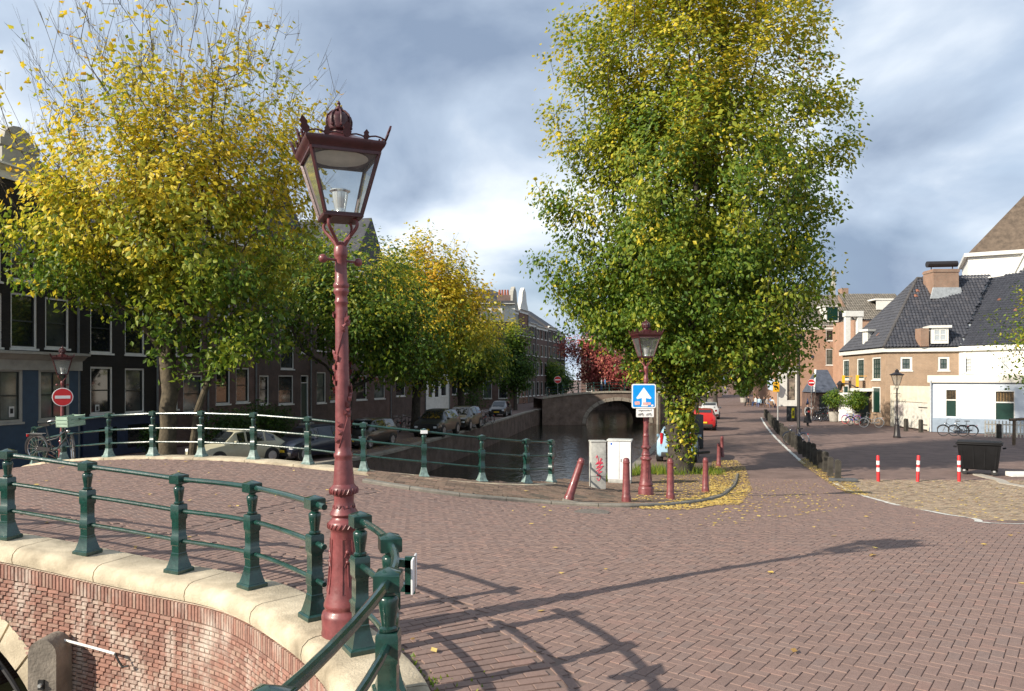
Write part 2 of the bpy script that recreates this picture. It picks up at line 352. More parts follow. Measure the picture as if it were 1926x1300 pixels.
# ------------------------------------------------------------------ laid paving bricks
PAVE = attr_mat('paving_brick', [(0,(.196,.136,.117)),(.25,(.218,.149,.126)),(.55,(.232,.158,.133)),(.8,(.216,.156,.136)),(1,(.256,.163,.135))], .78, var=.13, bump=.35, bscale=120, noise_scale=30)
COBBLE = attr_mat('pale_cobble', [(0,(.150,.118,.085)),(.35,(.27,.215,.155)),(.7,(.34,.27,.195)),(1,(.22,.15,.105))], .85, var=.2, bump=.3, bscale=90, noise_scale=20)
WALKB = attr_mat('sidewalk_brick', [(0,(.12,.085,.065)),(.5,(.20,.145,.105)),(1,(.24,.16,.12))], .85, var=.22, bump=.3, bscale=90, noise_scale=9)
def slab_arrays(cx, cy, an, l, w, zf, th=.03, gap=.0045, ch=.003, jit=.0014, tint=None):
    n = len(cx); hl = (l-gap)/2+np.zeros(n); hw = (w-gap)/2+np.zeros(n); ca, sa = np.cos(an), np.sin(an)
    q = np.array([(-1,-1),(1,-1),(1,1),(-1,1)], float); Vs = []
    dz = rng.normal(0, jit, n); tx = rng.normal(0, .005, n); ty = rng.normal(0, .006, n)
    for lay, (ins, dn) in enumerate(((ch, 0), (0, ch), (0, th))):
        for i in range(4):
            lx = q[i,0]*(hl-ins); ly = q[i,1]*(hw-ins); x = cx+ca*lx-sa*ly; y = cy+sa*lx+ca*ly
            z = zf(x, y)-dn+(dz+tx*lx+ty*ly if lay < 2 else 0); Vs.append(np.column_stack([x, y, z]))
    V = np.stack(Vs, 1).reshape(-1, 3)
    f = [(0,1,2,3)]+[(a, b, (b-4)%4, (a-4)%4) for a, b in ()]
    f = [(0,1,2,3)]
    for i in range(4):
        j = (i+1) % 4; f.append((4+i, 4+j, j, i)); f.append((8+i, 8+j, 4+j, 4+i))
    f = np.array(f); Fq = (np.arange(n)[:,None,None]*12+f[None]).reshape(-1, 4)
    t = rng.random(n) if tint is None else tint
    return V, Fq, np.repeat(t, 9), t
def herring(x0, x1, y0, y1, ang, l=.2, w=.1):
    ca, sa = math.cos(ang), math.sin(ang); R_ = max(abs(x0), abs(x1), abs(y0), abs(y1))*1.5
    n = int(R_/w); I, J = np.meshgrid(np.arange(-n, n), np.arange(-n, n)); I = I.ravel(); J = J.ravel(); t = (I-J) % 4
    h = t == 0; v = t == 2
    X = np.concatenate([(I[h]+1.0)*w, (I[v]+.5)*w]); Y = np.concatenate([(J[h]+.5)*w, (J[v])*w]); A = np.concatenate([np.zeros(h.sum()), np.full(v.sum(), math.pi/2)])+ang
    x = ca*X-sa*Y; y = sa*X+ca*Y; k = (x > x0)&(x < x1)&(y > y0)&(y < y1); return x[k], y[k], A[k]
def seen(x, y, m=70, dmax=27):
    px = CX+F*x/np.maximum(y, .1); py = HY+F*(CAMZ-gz(x, y))/np.maximum(y, .1)
    return (y > 3.2)&(y < dmax)&(px > -m)&(px < 1926+m)&(py < 1300+m)
PL, PW = .172, .086
hx, hy, ha = herring(-16, 20, 3, 27, R(-38), PL, PW)
k = seen(hx, hy); hx, hy, ha = hx[k], hy[k], ha[k]
STRIP = 1.2
dn_, sn_ = NR.near(hx, hy); df_, _ = FR.near(hx, hy)
BAND = Curve2([G(*p) for p in ((312,1016),(400,990),(500,962),(600,940),(700,922))])
db_, _ = BAND.near(hx, hy)
ho = in_poly(hx, hy, HOLE_A)|in_poly(hx, hy, HOLE_B)|in_poly(hx, hy, SIDEWALK)|in_poly(hx, hy, APRON)
k = ~ho & (dn_ > STRIP+.10) & (df_ > .34) & (db_ > .16) & (hy < 26.8)
hx, hy, ha = hx[k], hy[k], ha[k]; hl = np.full(len(hx), .2); hw = np.full(len(hx), .1)
ex, ey, ea = [], [], []
for i, s in enumerate(np.arange(.3, NR.L-.3, PW)):         # gutter strip: bricks square to the coping
    for j in range(7):
        o = -(.29+PW+PL*j+(PW if i % 2 else 0))
        if -o > STRIP-.02: continue
        x, y = NR.at(s, o); ex.append(float(x)); ey.append(float(y)); ea.append(NR.ang(s)+math.pi/2)
for s in np.arange(.3, NR.L-.3, PL):                        # one row lengthwise closing the strip
    x, y = NR.at(s, -STRIP-.045); ex.append(float(x)); ey.append(float(y)); ea.append(NR.ang(s))
for s in np.arange(.1, BAND.L, PL):
    for o in (-PW, .0, PW):
        x, y = BAND.at(s, o); ex.append(float(x)); ey.append(float(y)); ea.append(BAND.ang(s))
ex, ey, ea = map(np.array, (ex, ey, ea)); k = seen(ex, ey) & ~in_poly(ex, ey, HOLE_A) & ~in_poly(ex, ey, HOLE_B); ex, ey, ea = ex[k], ey[k], ea[k]
bx_ = np.concatenate([hx, ex]); by_ = np.concatenate([hy, ey]); ba_ = np.concatenate([ha, ea])
# the 300 that show largest are bricks of their own, the rest one piece
pxs = CX+F*bx_/by_; pys = HY+F*(CAMZ-gz(bx_, by_))/by_
score = np.where((pxs > 770)&(pxs < 1926)&(pys < 1310), 1/by_, 0); order = np.argsort(-score); ind = order[:300]; rest = order[300:]
V, Fq, tf, _ = slab_arrays(bx_[rest], by_[rest], ba_[rest], PL, PW, gz)
o = link('paving_bricks', np_mesh('paving_bricks', V, Fq, PAVE, tf), ground); o['kind'] = 'stuff'
zero = lambda x, y: np.zeros_like(x)
brick_meshes = []
for i in range(12):
    V, Fq, tf, _ = slab_arrays(np.zeros(1), np.zeros(1), np.zeros(1), PL, PW, zero, tint=np.array([(i+.5)/12])); brick_meshes.append(np_mesh('paving_brick', V, Fq, PAVE, tf))
for i in ind:
    x, y = bx_[i], by_[i]; gx, gy = grad(x, y); nrm = Vector((-gx, -gy, 1)).normalized()
    q = Vector((0,0,1)).rotation_difference(nrm) @ Matrix.Rotation(ba_[i], 3, 'Z').to_quaternion()
    ob = link('paving_brick', brick_meshes[int(rng.integers(12))], ground, (x, y, gzf(x, y))); ob.rotation_mode = 'QUATERNION'; ob.rotation_quaternion = q
# pale cobbles of the apron by the plaza
cl, cw = .155, .095; cx_, cy_ = np.meshgrid(np.arange(9, 26, cl), np.arange(14.5, 27, cw)); cx_ = cx_+((np.arange(cx_.shape[0]) % 2)*cl/2)[:,None]; cx_, cy_ = cx_.ravel(), cy_.ravel()
k = in_poly(cx_, cy_, APRON) & seen(cx_, cy_, 40, 27); cx_, cy_ = cx_[k], cy_[k]
V, Fq, tf, _ = slab_arrays(cx_, cy_, np.zeros(len(cx_)), cl, cw, lambda x, y: gz(x, y)+.004, gap=.012, ch=.008, jit=.004)
o = link('cobbles', np_mesh('cobbles', V, Fq, COBBLE, tf), ground); o['kind'] = 'stuff'
# ------------------------------------------------------------------ corner pavement with its kerb
pave = bpy.data.objects.new('pavement', None); COL.objects.link(pave); pave['kind'] = 'structure'
KC = Curve2(KERB, 6)
RISE = .06
def rise(x, y): return gz(x, y)+RISE
sx, sy = np.meshgrid(np.arange(-5, 10, .2), np.arange(14, 30, .1)); sx = sx+((np.arange(sx.shape[0]) % 2)*.1)[:,None]; sx, sy = sx.ravel(), sy.ravel()
dk, _ = KC.near(sx, sy); k = in_poly(sx, sy, SIDEWALK)&(dk > .16); sx, sy = sx[k], sy[k]
V, Fq, tf, _ = slab_arrays(sx, sy, np.zeros(len(sx)), .2, .1, rise, jit=.004)
o = link('pavement_bricks', np_mesh('pavement_bricks', V, Fq, WALKB, tf), pave); o['kind'] = 'stuff'
# bedding under it
def poly_sheet(name, poly, zf, mat, step=.8, parent=None):
    V = [Vector((float(a), float(b))) for a, b in poly]; n = len(V); E = [(i, (i+1) % n) for i in range(n)]; P = np.array([(q.x, q.y) for q in V])
    xs, ys = np.meshgrid(np.arange(P[:,0].min(), P[:,0].max(), step), np.arange(P[:,1].min(), P[:,1].max(), step)); k = in_poly(xs, ys, poly)
    V += [Vector((float(a)+.003, float(b)+.002)) for a, b in zip(xs[k], ys[k])]
    v, e, f, *_ = delaunay_2d_cdt(V, E, [], 0, 1e-4); v = np.array([(q.x, q.y) for q in v]); fa = np.array([t for t in f if len(t) == 3]); c = v[fa].mean(1); fa = fa[in_poly(c[:,0], c[:,1], poly)]
    A = v[fa[:,1]]-v[fa[:,0]]; B = v[fa[:,2]]-v[fa[:,0]]; neg = (A[:,0]*B[:,1]-A[:,1]*B[:,0]) < 0; fa[neg] = fa[neg][:, ::-1]
    return link(name, np_mesh(name, np.column_stack([v, zf(v[:,0], v[:,1])]), fa, mat, smooth=True), parent)
poly_sheet('bedding', SIDEWALK, lambda x, y: gz(x, y)+RISE-.014, pm('bedding_sand', (.10,.078,.055), .95, .3, 5), parent=pave)
KST = pm('kerb_stone', (.20,.185,.155), .85, .25, 3, .3, 30)
def sweep(curve, s0, s1, prof, zf, n=6):
    """profile [(offset to the right, height)] carried along a curve between s0 and s1"""
    mb = MB(); k = len(prof); vs = []; fs = []
    for i in range(n+1):
        s = s0+(s1-s0)*i/n; x0, y0 = curve.at(s); z0 = zf(float(x0), float(y0))
        for off, h in prof: x, y = curve.at(s, off); vs.append((float(x), float(y), z0+h))
    for i in range(n):
        for j in range(k): fs.append((i*k+j, i*k+(j+1)%k, (i+1)*k+(j+1)%k, (i+1)*k+j))
    fs += [tuple(range(k-1,-1,-1)), tuple(range(n*k, n*k+k))]
    return mb.add(vs, fs)
s = 0
while s < KC.L-.3:
    e_ = min(s+.98, KC.L); sweep(KC, s, e_-.012, [(.07,-.05),(.075,RISE-.02),(.055,RISE+.004),(-.09,RISE+.006),(-.09,-.05)], gzf, 5).build('kerb_stone', KST, pave); s = e_

# ------------------------------------------------------------------ water and quay walls
def water_mat():
    m = bpy.data.materials.new('canal_water'); m.use_nodes = True; t = m.node_tree; b = t.nodes['Principled BSDF']; L = t.links.new
    b.inputs['Base Color'].default_value = (.014,.015,.009,1); b.inputs['Roughness'].default_value = .05; b.inputs['IOR'].default_value = 1.33
    g = t.nodes.new('ShaderNodeNewGeometry'); mp = t.nodes.new('ShaderNodeMapping'); mp.inputs['Rotation'].default_value = (0,0,R(-15)); mp.inputs['Scale'].default_value = (1,1.6,1); L(g.outputs['Position'], mp.inputs[0])
    n1 = t.nodes.new('ShaderNodeTexNoise'); n1.inputs['Scale'].default_value = 1.7; n1.inputs['Detail'].default_value = 5; n1.inputs['Distortion'].default_value = .6; L(mp.outputs[0], n1.inputs['Vector'])
    bp = t.nodes.new('ShaderNodeBump'); bp.inputs['Strength'].default_value = .32; bp.inputs['Distance'].default_value = .12; L(n1.outputs[0], bp.inputs['Height']); L(bp.outputs[0], b.inputs['Normal'])
    return m
wo = MB().add([(-60,-60,WATER),(120,-60,WATER),(120,300,WATER),(-60,300,WATER)], [(0,1,2,3)]).build('canal_water', water_mat(), smooth=0); wo['kind'] = 'structure'
QWALL = brick_mat('quay_brick', (.13,.075,.058), (.09,.06,.05), (.15,.13,.11), .20, .058, .012, world=True, soil=.4)
QCOP = pm('quay_coping', (.24,.215,.18), .85, .25, 1.5, .2, 20)
def quay(name, pts, label, side):
    t = thing(name, label, 'quay wall', (0,0,0)); mb = MB()
    c = Curve2(pts, 5); n = max(4, int(c.L/1.5)); vs = []; fs = []
    for i in range(n+1):
        s = c.L*i/n; x, y = c.at(s); z = gzf(float(x), float(y)); xi, yi = c.at(s, .4*side)
        vs += [(float(x), float(y), z-.14), (float(x), float(y), WATER-.6), (float(xi), float(yi), WATER-.6), (float(xi), float(yi), z-.14)]
    for i in range(n):
        for j in range(4): fs.append((i*4+j, i*4+(j+1)%4, i*4+4+(j+1)%4, i*4+4+j))
    mb.add(vs, fs).build('wall', QWALL, t)
    s = 0; L_ = 2.4
    while s < c.L-.2 and s < 90:
        e_ = min(s+L_, c.L); sweep(c, s, e_-.015, [(-.05*side,-.14),(-.05*side,-.01),(-.03*side,.012),(.34*side,.014),(.34*side,-.14)], gzf, 3).build('coping_stone', QCOP, t); s = e_
    return t
quay('quay_wall', [(1.12,18.6)]+RQ, 'brick quay wall under the big elm, along the street with bollards', 1)
quay('quay_wall', LQ[::-1]and[(x, y) for x, y in LQ[::-1] if y < 91], 'long shaded brick quay wall below the row of parked cars', -1)
quay('quay_wall', [(-12.2,27.0),(-13.6,25.9),(-14.9,25.0)], 'short flared quay wall behind the bridge beside the yellowing tree', -1)

quay('quay_wall', [(35,130),(23,133),(10.5,131)], 'brick end wall where the canal bends out of sight', 1)
# ------------------------------------------------------------------ the near bridge
bridge = thing('bridge', 'red brick canal bridge with pale stone coping and green railings', 'bridge', (0,0,0))
COPE = pm('sandstone', (.44,.365,.25), .88, .30, 1.8, .4, 55, rgb2=(.51,.44,.32))
s0 = NR.near(-13.0, 10.5)[1].item(); sEnd = NR.near(-1.9, -2.5)[1].item()
s = s0; lens = [1.30, 1.22, 1.36, 1.28, 1.18]; i = 0
while s < sEnd:
    e_ = s+lens[i % 5]; i += 1
    sweep(NR, s, e_-.014, [(.28,-.15),(.305,-.135),(.312,-.085),(.298,-.025),(.25,.02),(.19,.036),(-.24,.04),(-.27,.03),(-.28,-.15)], gzf, 8).build('coping_stone', COPE, bridge); s = e_
# brick face: mortar bed with the arch cut out, then courses of real bricks
AC = NR.near(-7.0, 9.03)[1].item()         # arch centre along the wall
AW, AH, AZ, RT = 2.2, 2.42, -1.5, .33       # half span, rise, springing height, ring width
def arch_z(s, grow=0):
    q = (s-AC)/(AW+grow); return AZ+(AH+grow)*math.sqrt(1-q*q) if abs(q) < 1 else -9
MORT = pm('lime_mortar', (.50,.43,.34), .95, .2, 6, .3, 60)
mb = MB(); vs = []; fs = []; ss = list(np.arange(s0, sEnd, .09))
for s in ss:
    x, y = NR.at(s, .258); x0_, y0_ = NR.at(s); z = gzf(float(x0_), float(y0_)); zb = max(WATER-.5, arch_z(s, .12))
    vs += [(float(x), float(y), z-.15), (float(x), float(y), zb)]
for i in range(len(ss)-1): fs.append((2*i, 2*i+1, 2*i+3, 2*i+2))
mb.add(vs, fs).build('mortar_bed', MORT, bridge, 0)
def wall_brick_mat():
    m = attr_mat('bridge_brick', [(0,(.22,.125,.10)),(.3,(.29,.155,.12)),(.6,(.335,.18,.138)),(.85,(.30,.20,.16)),(1,(.38,.25,.19))], .88, var=.2, bump=.4, bscale=90, noise_scale=18)
    t = m.node_tree; L = t.links.new; b = t.nodes['Principled BSDF']; src = b.inputs['Base Color'].links[0].from_socket
    g = t.nodes.new('ShaderNodeNewGeometry'); mp = t.nodes.new('ShaderNodeMapping'); mp.inputs['Scale'].default_value = (1.5,1.5,.55); L(g.outputs['Position'], mp.inputs[0])
    n = t.nodes.new('ShaderNodeTexNoise'); n.inputs['Scale'].default_value = 1.5; n.inputs['Detail'].default_value = 8; n.inputs['Roughness'].default_value = .72; L(mp.outputs[0], n.inputs['Vector'])
    r = t.nodes.new('ShaderNodeMapRange'); r.inputs[1].default_value = .50; r.inputs[2].default_value = .66; r.inputs[3].default_value = 0; r.inputs[4].default_value = .85; L(n.outputs[0], r.inputs[0])
    x = t.nodes.new('ShaderNodeMix'); x.data_type = 'RGBA'; L(r.outputs[0], x.inputs[0]); L(src, x.inputs[6]); x.inputs[7].default_value = (.55,.50,.43,1)   # lime bloom
    L(x.outputs[2], b.inputs['Base Color']); return m
WB = wall_brick_mat()
def brick_box(l, h, t=.03, ch=.003):
    q = [(-l/2,-h/2),(l/2,-h/2),(l/2,h/2),(-l/2,h/2)]; p = [(a*(1-2*ch/l), b*(1-2*ch/h)) for a, b in q]
    v = [(a, -t-.004, b) for a, b in p]+[(a, -t, b) for a, b in q]+[(a, 0, b) for a, b in q]
    f = [(0,1,2,3)]
    for i in range(4): j = (i+1)%4; f += [(4+i,4+j,j,i),(8+i,8+j,4+j,4+i)]
    return np.array(v), np.array(f)
CH, BL, HL = .047, .158, .078
wb = []                                        # (s, z, kind)
ztop = {}
for s in np.arange(s0+.03, sEnd-.1, .052):      # soldier course under the coping
    x0_, y0_ = NR.at(s); wb.append((s, gzf(float(x0_), float(y0_))-.17-.08, 2))
s95 = NR.near(-9.5, 9.6)[1].item()
for kk in range(48):
    stretch = kk % 2 == 0; step = (BL if stretch else HL)+.010; off = 0 if (kk//2) % 2 == 0 else (BL+.01)/2
    for s in np.arange(s0+off, sEnd-.1, step):
        if s < s95: continue
        x0_, y0_ = NR.at(s); z = gzf(float(x0_), float(y0_))-.17-.165-CH*(kk+.5)
        if z < WATER-.1 or z < arch_z(s, RT-.02): continue
        wb.append((s, z, 0 if stretch else 1))
wbs = np.array([q[0] for q in wb]); wbz = np.array([q[1] for q in wb]); wbk = np.array([q[2] for q in wb])
wx, wy = NR.at(wbs, .258); wan = np.array([NR.ang(q) for q in wbs])
protos = [brick_box(BL-.004, CH-.013), brick_box(HL-.004, CH-.013), brick_box(.040, .155)]
px = CX+F*wx/np.maximum(wy, .1); py = HY+F*(CAMZ-wbz)/np.maximum(wy, .1)
sc = np.where((px > 0)&(px < 640)&(py < 1300)&(py > 0)&(wy > 3), np.where(wbk == 1, .5, 1)/wy, 0); order = np.argsort(-sc); iset = set(order[:300].tolist())
Vs, Fs, Ts, o_ = [], [], [], 0
for i in range(len(wb)):
    if i in iset or not (py[i] < 1700 and px[i] > -200 and wy[i] > 1.5): continue
    v, f = protos[wbk[i]]; c, s_ = math.cos(wan[i]), math.sin(wan[i]); dy = rng.normal(0, .0025)
    Vs.append(np.column_stack([wx[i]+c*v[:,0]-s_*(v[:,1]+dy), wy[i]+s_*v[:,0]+c*(v[:,1]+dy), wbz[i]+v[:,2]])); Fs.append(f+o_); o_ += 12; Ts += [rng.random()]*9
o = link('bricks', np_mesh('bricks', np.concatenate(Vs), np.concatenate(Fs), WB, np.array(Ts)), bridge); o['kind'] = 'stuff'
pmesh = {}
for kd in (0, 1, 2):
    for t_ in range(6): pmesh[kd, t_] = np_mesh('brick', protos[kd][0], protos[kd][1], WB, np.full(9, (t_+.5)/6))
for i in iset: link('brick', pmesh[wbk[i], int(rng.integers(6))], bridge, (wx[i], wy[i], wbz[i]), (0, 0, wan[i]))
# arch ring of dressed stone and the dark barrel behind
def wall_pt(s, z, off): x, y = NR.at(s, off); return (float(x), float(y), z)
nv = 19
for i in range(nv):
    a0, a1 = math.pi*i/nv+.006, math.pi*(i+1)/nv-.006; vs = []
    for off in (.285+.004*(i % 2), .02):
        for a, g in ((a0,0),((a0+a1)/2,0),(a1,0),(a1,RT),((a0+a1)/2,RT),(a0,RT)): vs.append(wall_pt(AC+(AW+g)*math.cos(a), AZ+(AH+g)*math.sin(a), off))
    MB().add(vs, [tuple(range(6)), tuple(range(11,5,-1))]+[(j,6+j,6+(j+1)%6,(j+1)%6) for j in range(6)]).build('voussoir', COPE, bridge, 0)
vs = []; fs = []
for i in range(25):
    a = math.pi*i/24; x, y, z = wall_pt(AC+AW*math.cos(a)*1.02, AZ+AH*math.sin(a)*1.02, .0); vs += [(x, y, z), (x+.233*8.3, y+.972*8.3, z)]
for i in range(24): fs.append((2*i, 2*i+1, 2*i+3, 2*i+2))
MB().add(vs, fs).build('barrel', QWALL, bridge, 0)
# far face and right wing below the far railing
vs = []; fs = []
for s in np.linspace(0, FR.L, 60):
    x, y = FR.at(s, -.2); x0_, y0_ = FR.at(s); z = gzf(float(x0_), float(y0_)); vs += [(float(x), float(y), z-.12), (float(x), float(y), WATER-.5)]
for i in range(59): fs.append((2*i, 2*i+1, 2*i+3, 2*i+2))
MB().add(vs, fs).build('far_wall', QWALL, bridge, 0)
s = 0; i = 0
while s < FR.L-.3:
    e_ = min(s+lens[i % 5], FR.L); i += 1
    sweep(FR, s, e_-.014, [(.26,-.16),(.26,.03),(.24,.042),(-.24,.042),(-.30,.02),(-.31,-.16)], gzf, 6).build('coping_stone', COPE, bridge); s = e_

# ------------------------------------------------------------------ railings
GREEN = pm('green_paint', (.010,.046,.036), .26, .30, 9, .10, 22, coat=.5)
GALV = pm('pale_worn_paint', (.17,.25,.23), .5, .35, 14)
def post_mesh(pale=False):
    mb = MB(); bi = 1 if pale else 0
    mb.lathe([(.108,0),(.108,.035),(.100,.045),(.092,.05)], sq=4, mi=bi)                      # foot
    mb.lathe([(.090,.05),(.078,.09),(.064,.15),(.056,.19),(.056,.205),(.050,.212)], sq=4, mi=bi)
    mb.lathe([(.050,.205),(.050,.285),(.058,.295),(.058,.385),(.050,.397),(.050,.56),(.058,.575),(.060,.60),(.060,.715),(.054,.728)], sq=4)
    mb.lathe([(.040,.725),(.050,.735),(.050,.748),(.038,.758),(.041,.79),(.052,.86),(.055,.90),(.048,.914),(.034,.922),(.034,.935),(.046,.942),(.046,.948)], 20)
    mb.lathe([(.058,.945),(.070,.952),(.070,1.035),(.064,1.043),(.004,1.068)], sq=4)
    return mb.mesh('railing_post', [GREEN, GALV])
POSTM, POSTP = post_mesh(), post_mesh(True)
RAILH = (.995, .655, .335)
def railing(label, curve, sl, gaps=(), pale=False, lift=.036, stubs=()):
    t = thing('bridge_railing', label, 'railing'); zs = []
    for s in sl:
        x, y = curve.at(s); z = gzf(float(x), float(y))+lift; zs.append(z)
        link('post', POSTP if pale else POSTM, t, (float(x), float(y), z), (0,0,curve.ang(s)))
    for i in range(len(sl)-1):
        for h, r in zip(RAILH, (.027, .024, .022)):
            n = 6; pts = []
            for j in range(n+1):
                q = j/n; x, y = curve.at(sl[i]+(sl[i+1]-sl[i])*q); pts.append((float(x), float(y), zs[i]+(zs[i+1]-zs[i])*q+h))
            MB().tube(pts, r, 10).build('rail', GREEN, t)
    for idx, sg in stubs:
        for h, r in zip(RAILH, (.027, .024, .022)):
            x, y = curve.at(sl[idx]); x2, y2 = curve.at(sl[idx]+sg*.20); z = zs[idx]+h
            MB().tube([(float(x), float(y), z), (float(x2), float(y2), z-.008)], r, 10).build('rail_stub', GREEN, t)
    return t
def spos(c, pts): return [c.near(x, y)[1].item() for x, y in pts]
sn = spos(NR, [(-13.5,10.6),(-12.3,10.31),(-11.1,10.02),(-9.85,9.72),(-8.6,9.42),(-7.3,9.1),(-6,8.8),(-4.85,8.45),(-3.58,7.95),(-2.6,7.4),(-1.72,6.45)])
railing('dark green railing over the bridge arch, left of the tall lamp', NR, sn, stubs=((len(sn)-1, 1),))
sn2 = spos(NR, [(-1.16,5.65),(-.8,4.85),(-.66,3.95),(-.80,2.42),(-1.2,1.3),(-1.5,0)])
rl2 = railing('glossy green curved railing right of the tall lamp, with a white plate', NR, sn2, stubs=((0, -1),))
# small white plate on a bracket
x, y = NR.at(sn2[1]+.30); x, y = float(x), float(y); z = gzf(x, y)+.036
pl = MB().bbox(x+.135, x+.147, y-.27, y-.08, z+.82, z+1.02, .004).build('plate', pm('white_plate', (.75,.75,.75), .35, .05), rl2)
mb = MB()
for zz in (.84, .985): mb.bar((x+.03, y-.16, z+zz), (x+.14, y-.16, z+zz-.01), .05, .045)
mb.bar((x+.118, y-.17, z+.80), (x+.118, y-.17, z+1.02), .06, .03); mb.build('plate_bracket', GREEN, rl2)
sf = spos(FR, FRP)
far_rail = railing('long green railing across the far edge of the bridge, before the canal', FR, sf, pale=True)
# one post has a white reflective band on its head
x, y = FRP[11]; z = gzf(x, y)+.036
a_ = FR.ang(sf[11]); mb = MB().lathe([(.073,.955),(.073,1.03)], sq=4); q = mb.build('white_band', pm('white_band', (.8,.8,.8), .4, .04), far_rail); q.location = (x, y, z); q.rotation_euler = (0,0,a_)

# ------------------------------------------------------------------ lettering
def text_mesh(txt, size, mat, ext=.001, align='CENTER'):
    cu = bpy.data.curves.new('lettering', 'FONT'); cu.body = txt; cu.size = size; cu.align_x = align; cu.align_y = 'CENTER'; cu.extrude = ext; cu.resolution_u = 3
    ob = bpy.data.objects.new('lettering', cu); COL.objects.link(ob); dg = bpy.context.evaluated_depsgraph_get(); me = bpy.data.meshes.new_from_object(ob.evaluated_get(dg))
    bpy.data.objects.remove(ob); bpy.data.curves.remove(cu); me.materials.clear(); me.materials.append(mat); return me

# ------------------------------------------------------------------ crowned street lamps
MAROON = pm('maroon_paint', (.150,.034,.036), .42, .2, 7, .12, 25, rgb2=(.20,.055,.055), coat=.15)
MAROOND = pm('maroon_lantern_paint', (.060,.014,.016), .4, .25, 9, .1, 30)
CLEAR = clear_glass('lantern_glass')
CREAM = pm('enamel_white', (.62,.60,.54), .4, .1)
SILV = pm('bulb_silver', (.75,.75,.72), .15, .05, metal=.6)
def leaf_poly(w, h): return [(0,0),(w*.35,h*.1),(w*.5,h*.35),(w*.3,h*.5),(w*.42,h*.68),(w*.2,h*.85),(0,h),(-w*.2,h*.85),(-w*.42,h*.68),(-w*.3,h*.5),(-w*.5,h*.35),(-w*.35,h*.1)]
def make_lamp(label, loc, rz, lean=0, relief=True):
    t = thing('street_lamp', label, 'street lamp', loc)
    t.rotation_euler = (0, lean, 0)
    base = [(.196,0),(.198,.03),(.192,.05),(.195,.165),(.186,.195),(.168,.212),(.166,.232),(.176,.245),(.174,.268),(.152,.33),(.134,.45),(.121,.60),(.114,.74),(.112,.85),(.117,.87),(.131,.884),(.135,.905),(.131,.928),(.118,.946),(.104,.956),(.098,.975),(.112,.99),(.117,1.0),(.110,1.015),(.088,1.05),(.080,1.10),(.082,1.15),(.106,1.165),(.116,1.19),(.112,1.215),(.096,1.23),(.088,1.245)]
    MB().lathe(base, 32).build('base', MAROON, t, 45)
    shaft = [(.086,1.24),(.082,1.30),(.072,1.44),(.070,1.46),(.078,1.475),(.078,1.495),(.066,1.51),(.0655,1.56),(.058,2.1),(.050,2.70),(.050,2.735),(.056,2.745),(.056,2.76),(.049,2.77),(.049,2.81),(.062,2.83),(.064,2.85),(.056,2.865),(.066,2.885),(.062,2.905),(.051,2.92),(.048,3.12),(.054,3.13),(.057,3.15),(.056,3.20),(.045,3.225),(.03,3.25)]
    MB().lathe(shaft, 24).build('shaft', MAROON, t, 45)
    if relief:
        mb = MB(); pts = []
        for i in range(70):                                  # vine winding up the shaft
            q = i/69; h = 1.55+1.13*q; r = .066-.015*q+.003; a = -1.9+q*5.2; pts.append((r*math.cos(a), r*math.sin(a), h))
        mb.tube(pts, .0045, 5); pts2 = [(math.cos(2.6)*x-math.sin(2.6)*y, math.sin(2.6)*x+math.cos(2.6)*y, z) for x, y, z in pts]; mb.tube(pts2, .0045, 5); pts = pts+pts2
        for i in sorted(rng.choice(np.r_[2:68, 72:138], 44, replace=False)):
            i = int(i)
            x, y, h = pts[i]; a = math.atan2(y, x)+rng.uniform(-.45,.45); r = math.hypot(x, y)-.002
            c = Vector((r*math.cos(a), r*math.sin(a), h)); tx = Vector((-math.sin(a), math.cos(a), 0)); up = (Vector((0,0,1))*(.8)+tx*(.6 if i % 2 else -.6)).normalized(); sd = up.cross(Vector((math.cos(a), math.sin(a), 0)))
            n = Vector((math.cos(a), math.sin(a), 0)); L_ = .072
            vs = [c, c+up*L_*.4+sd*.026+n*.004, c+up*L_+n*.008, c+up*L_*.4-sd*.026+n*.004, c+up*L_*.45+n*.020]
            mb.add(vs, [(0,1,4),(1,2,4),(2,3,4),(3,0,4)])
        mb.build('vine_relief', MAROON, t)
        mb = MB()
        for k in range(4):                                   # framed panels and gadroons of the base
            a0 = rz+k*math.pi/2
            def bp_(da, h, rr): r = rr+.003; return (r*math.cos(a0+da), r*math.sin(a0+da), h)
            ring = [bp_(-.34,.36,.148),bp_(.34,.36,.148),bp_(.34,.5,.129),bp_(.34,.8,.1135),bp_(-.34,.8,.1135),bp_(-.34,.5,.129),bp_(-.34,.36,.148)]
            mb.tube(ring, .004, 5)
            for h, r in ((.70,.118),(.62,.121)):
                mb.sphere(bp_(0,h,r-.004), .016, 8, 6); mb.tube([bp_(-.2,h-.04,r+.004), bp_(0,h+.02,r), bp_(.2,h-.04,r+.004)], .005, 5)
            mb.tube([bp_(0,.42,.138), bp_(0,.6,.122)], .006, 5)
        for k in range(22):
            a = 2*math.pi*k/22; mb.tube([(.133*math.cos(a), .133*math.sin(a), .887), (.137*math.cos(a+.1), .137*math.sin(a+.1), .906), (.133*math.cos(a+.2), .133*math.sin(a+.2), .926)], .006, 5)
            mb.tube([(.114*math.cos(a), .114*math.sin(a), 1.168), (.118*math.cos(a+.1), .118*math.sin(a+.1), 1.19), (.112*math.cos(a+.2), .112*math.sin(a+.2), 1.213)], .005, 5)
        for k in range(6):
            a = 2*math.pi*k/6; c = Vector((.084*math.cos(a), .084*math.sin(a), 1.06)); mb.sphere(c, .012, 6, 5)
            for q in (-1, 1): mb.tube([c, (.090*math.cos(a+q*.3), .090*math.sin(a+q*.3), 1.045), (.086*math.cos(a+q*.45), .086*math.sin(a+q*.45), 1.075)], .005, 5)
        mb.build('base_relief', MAROON, t)
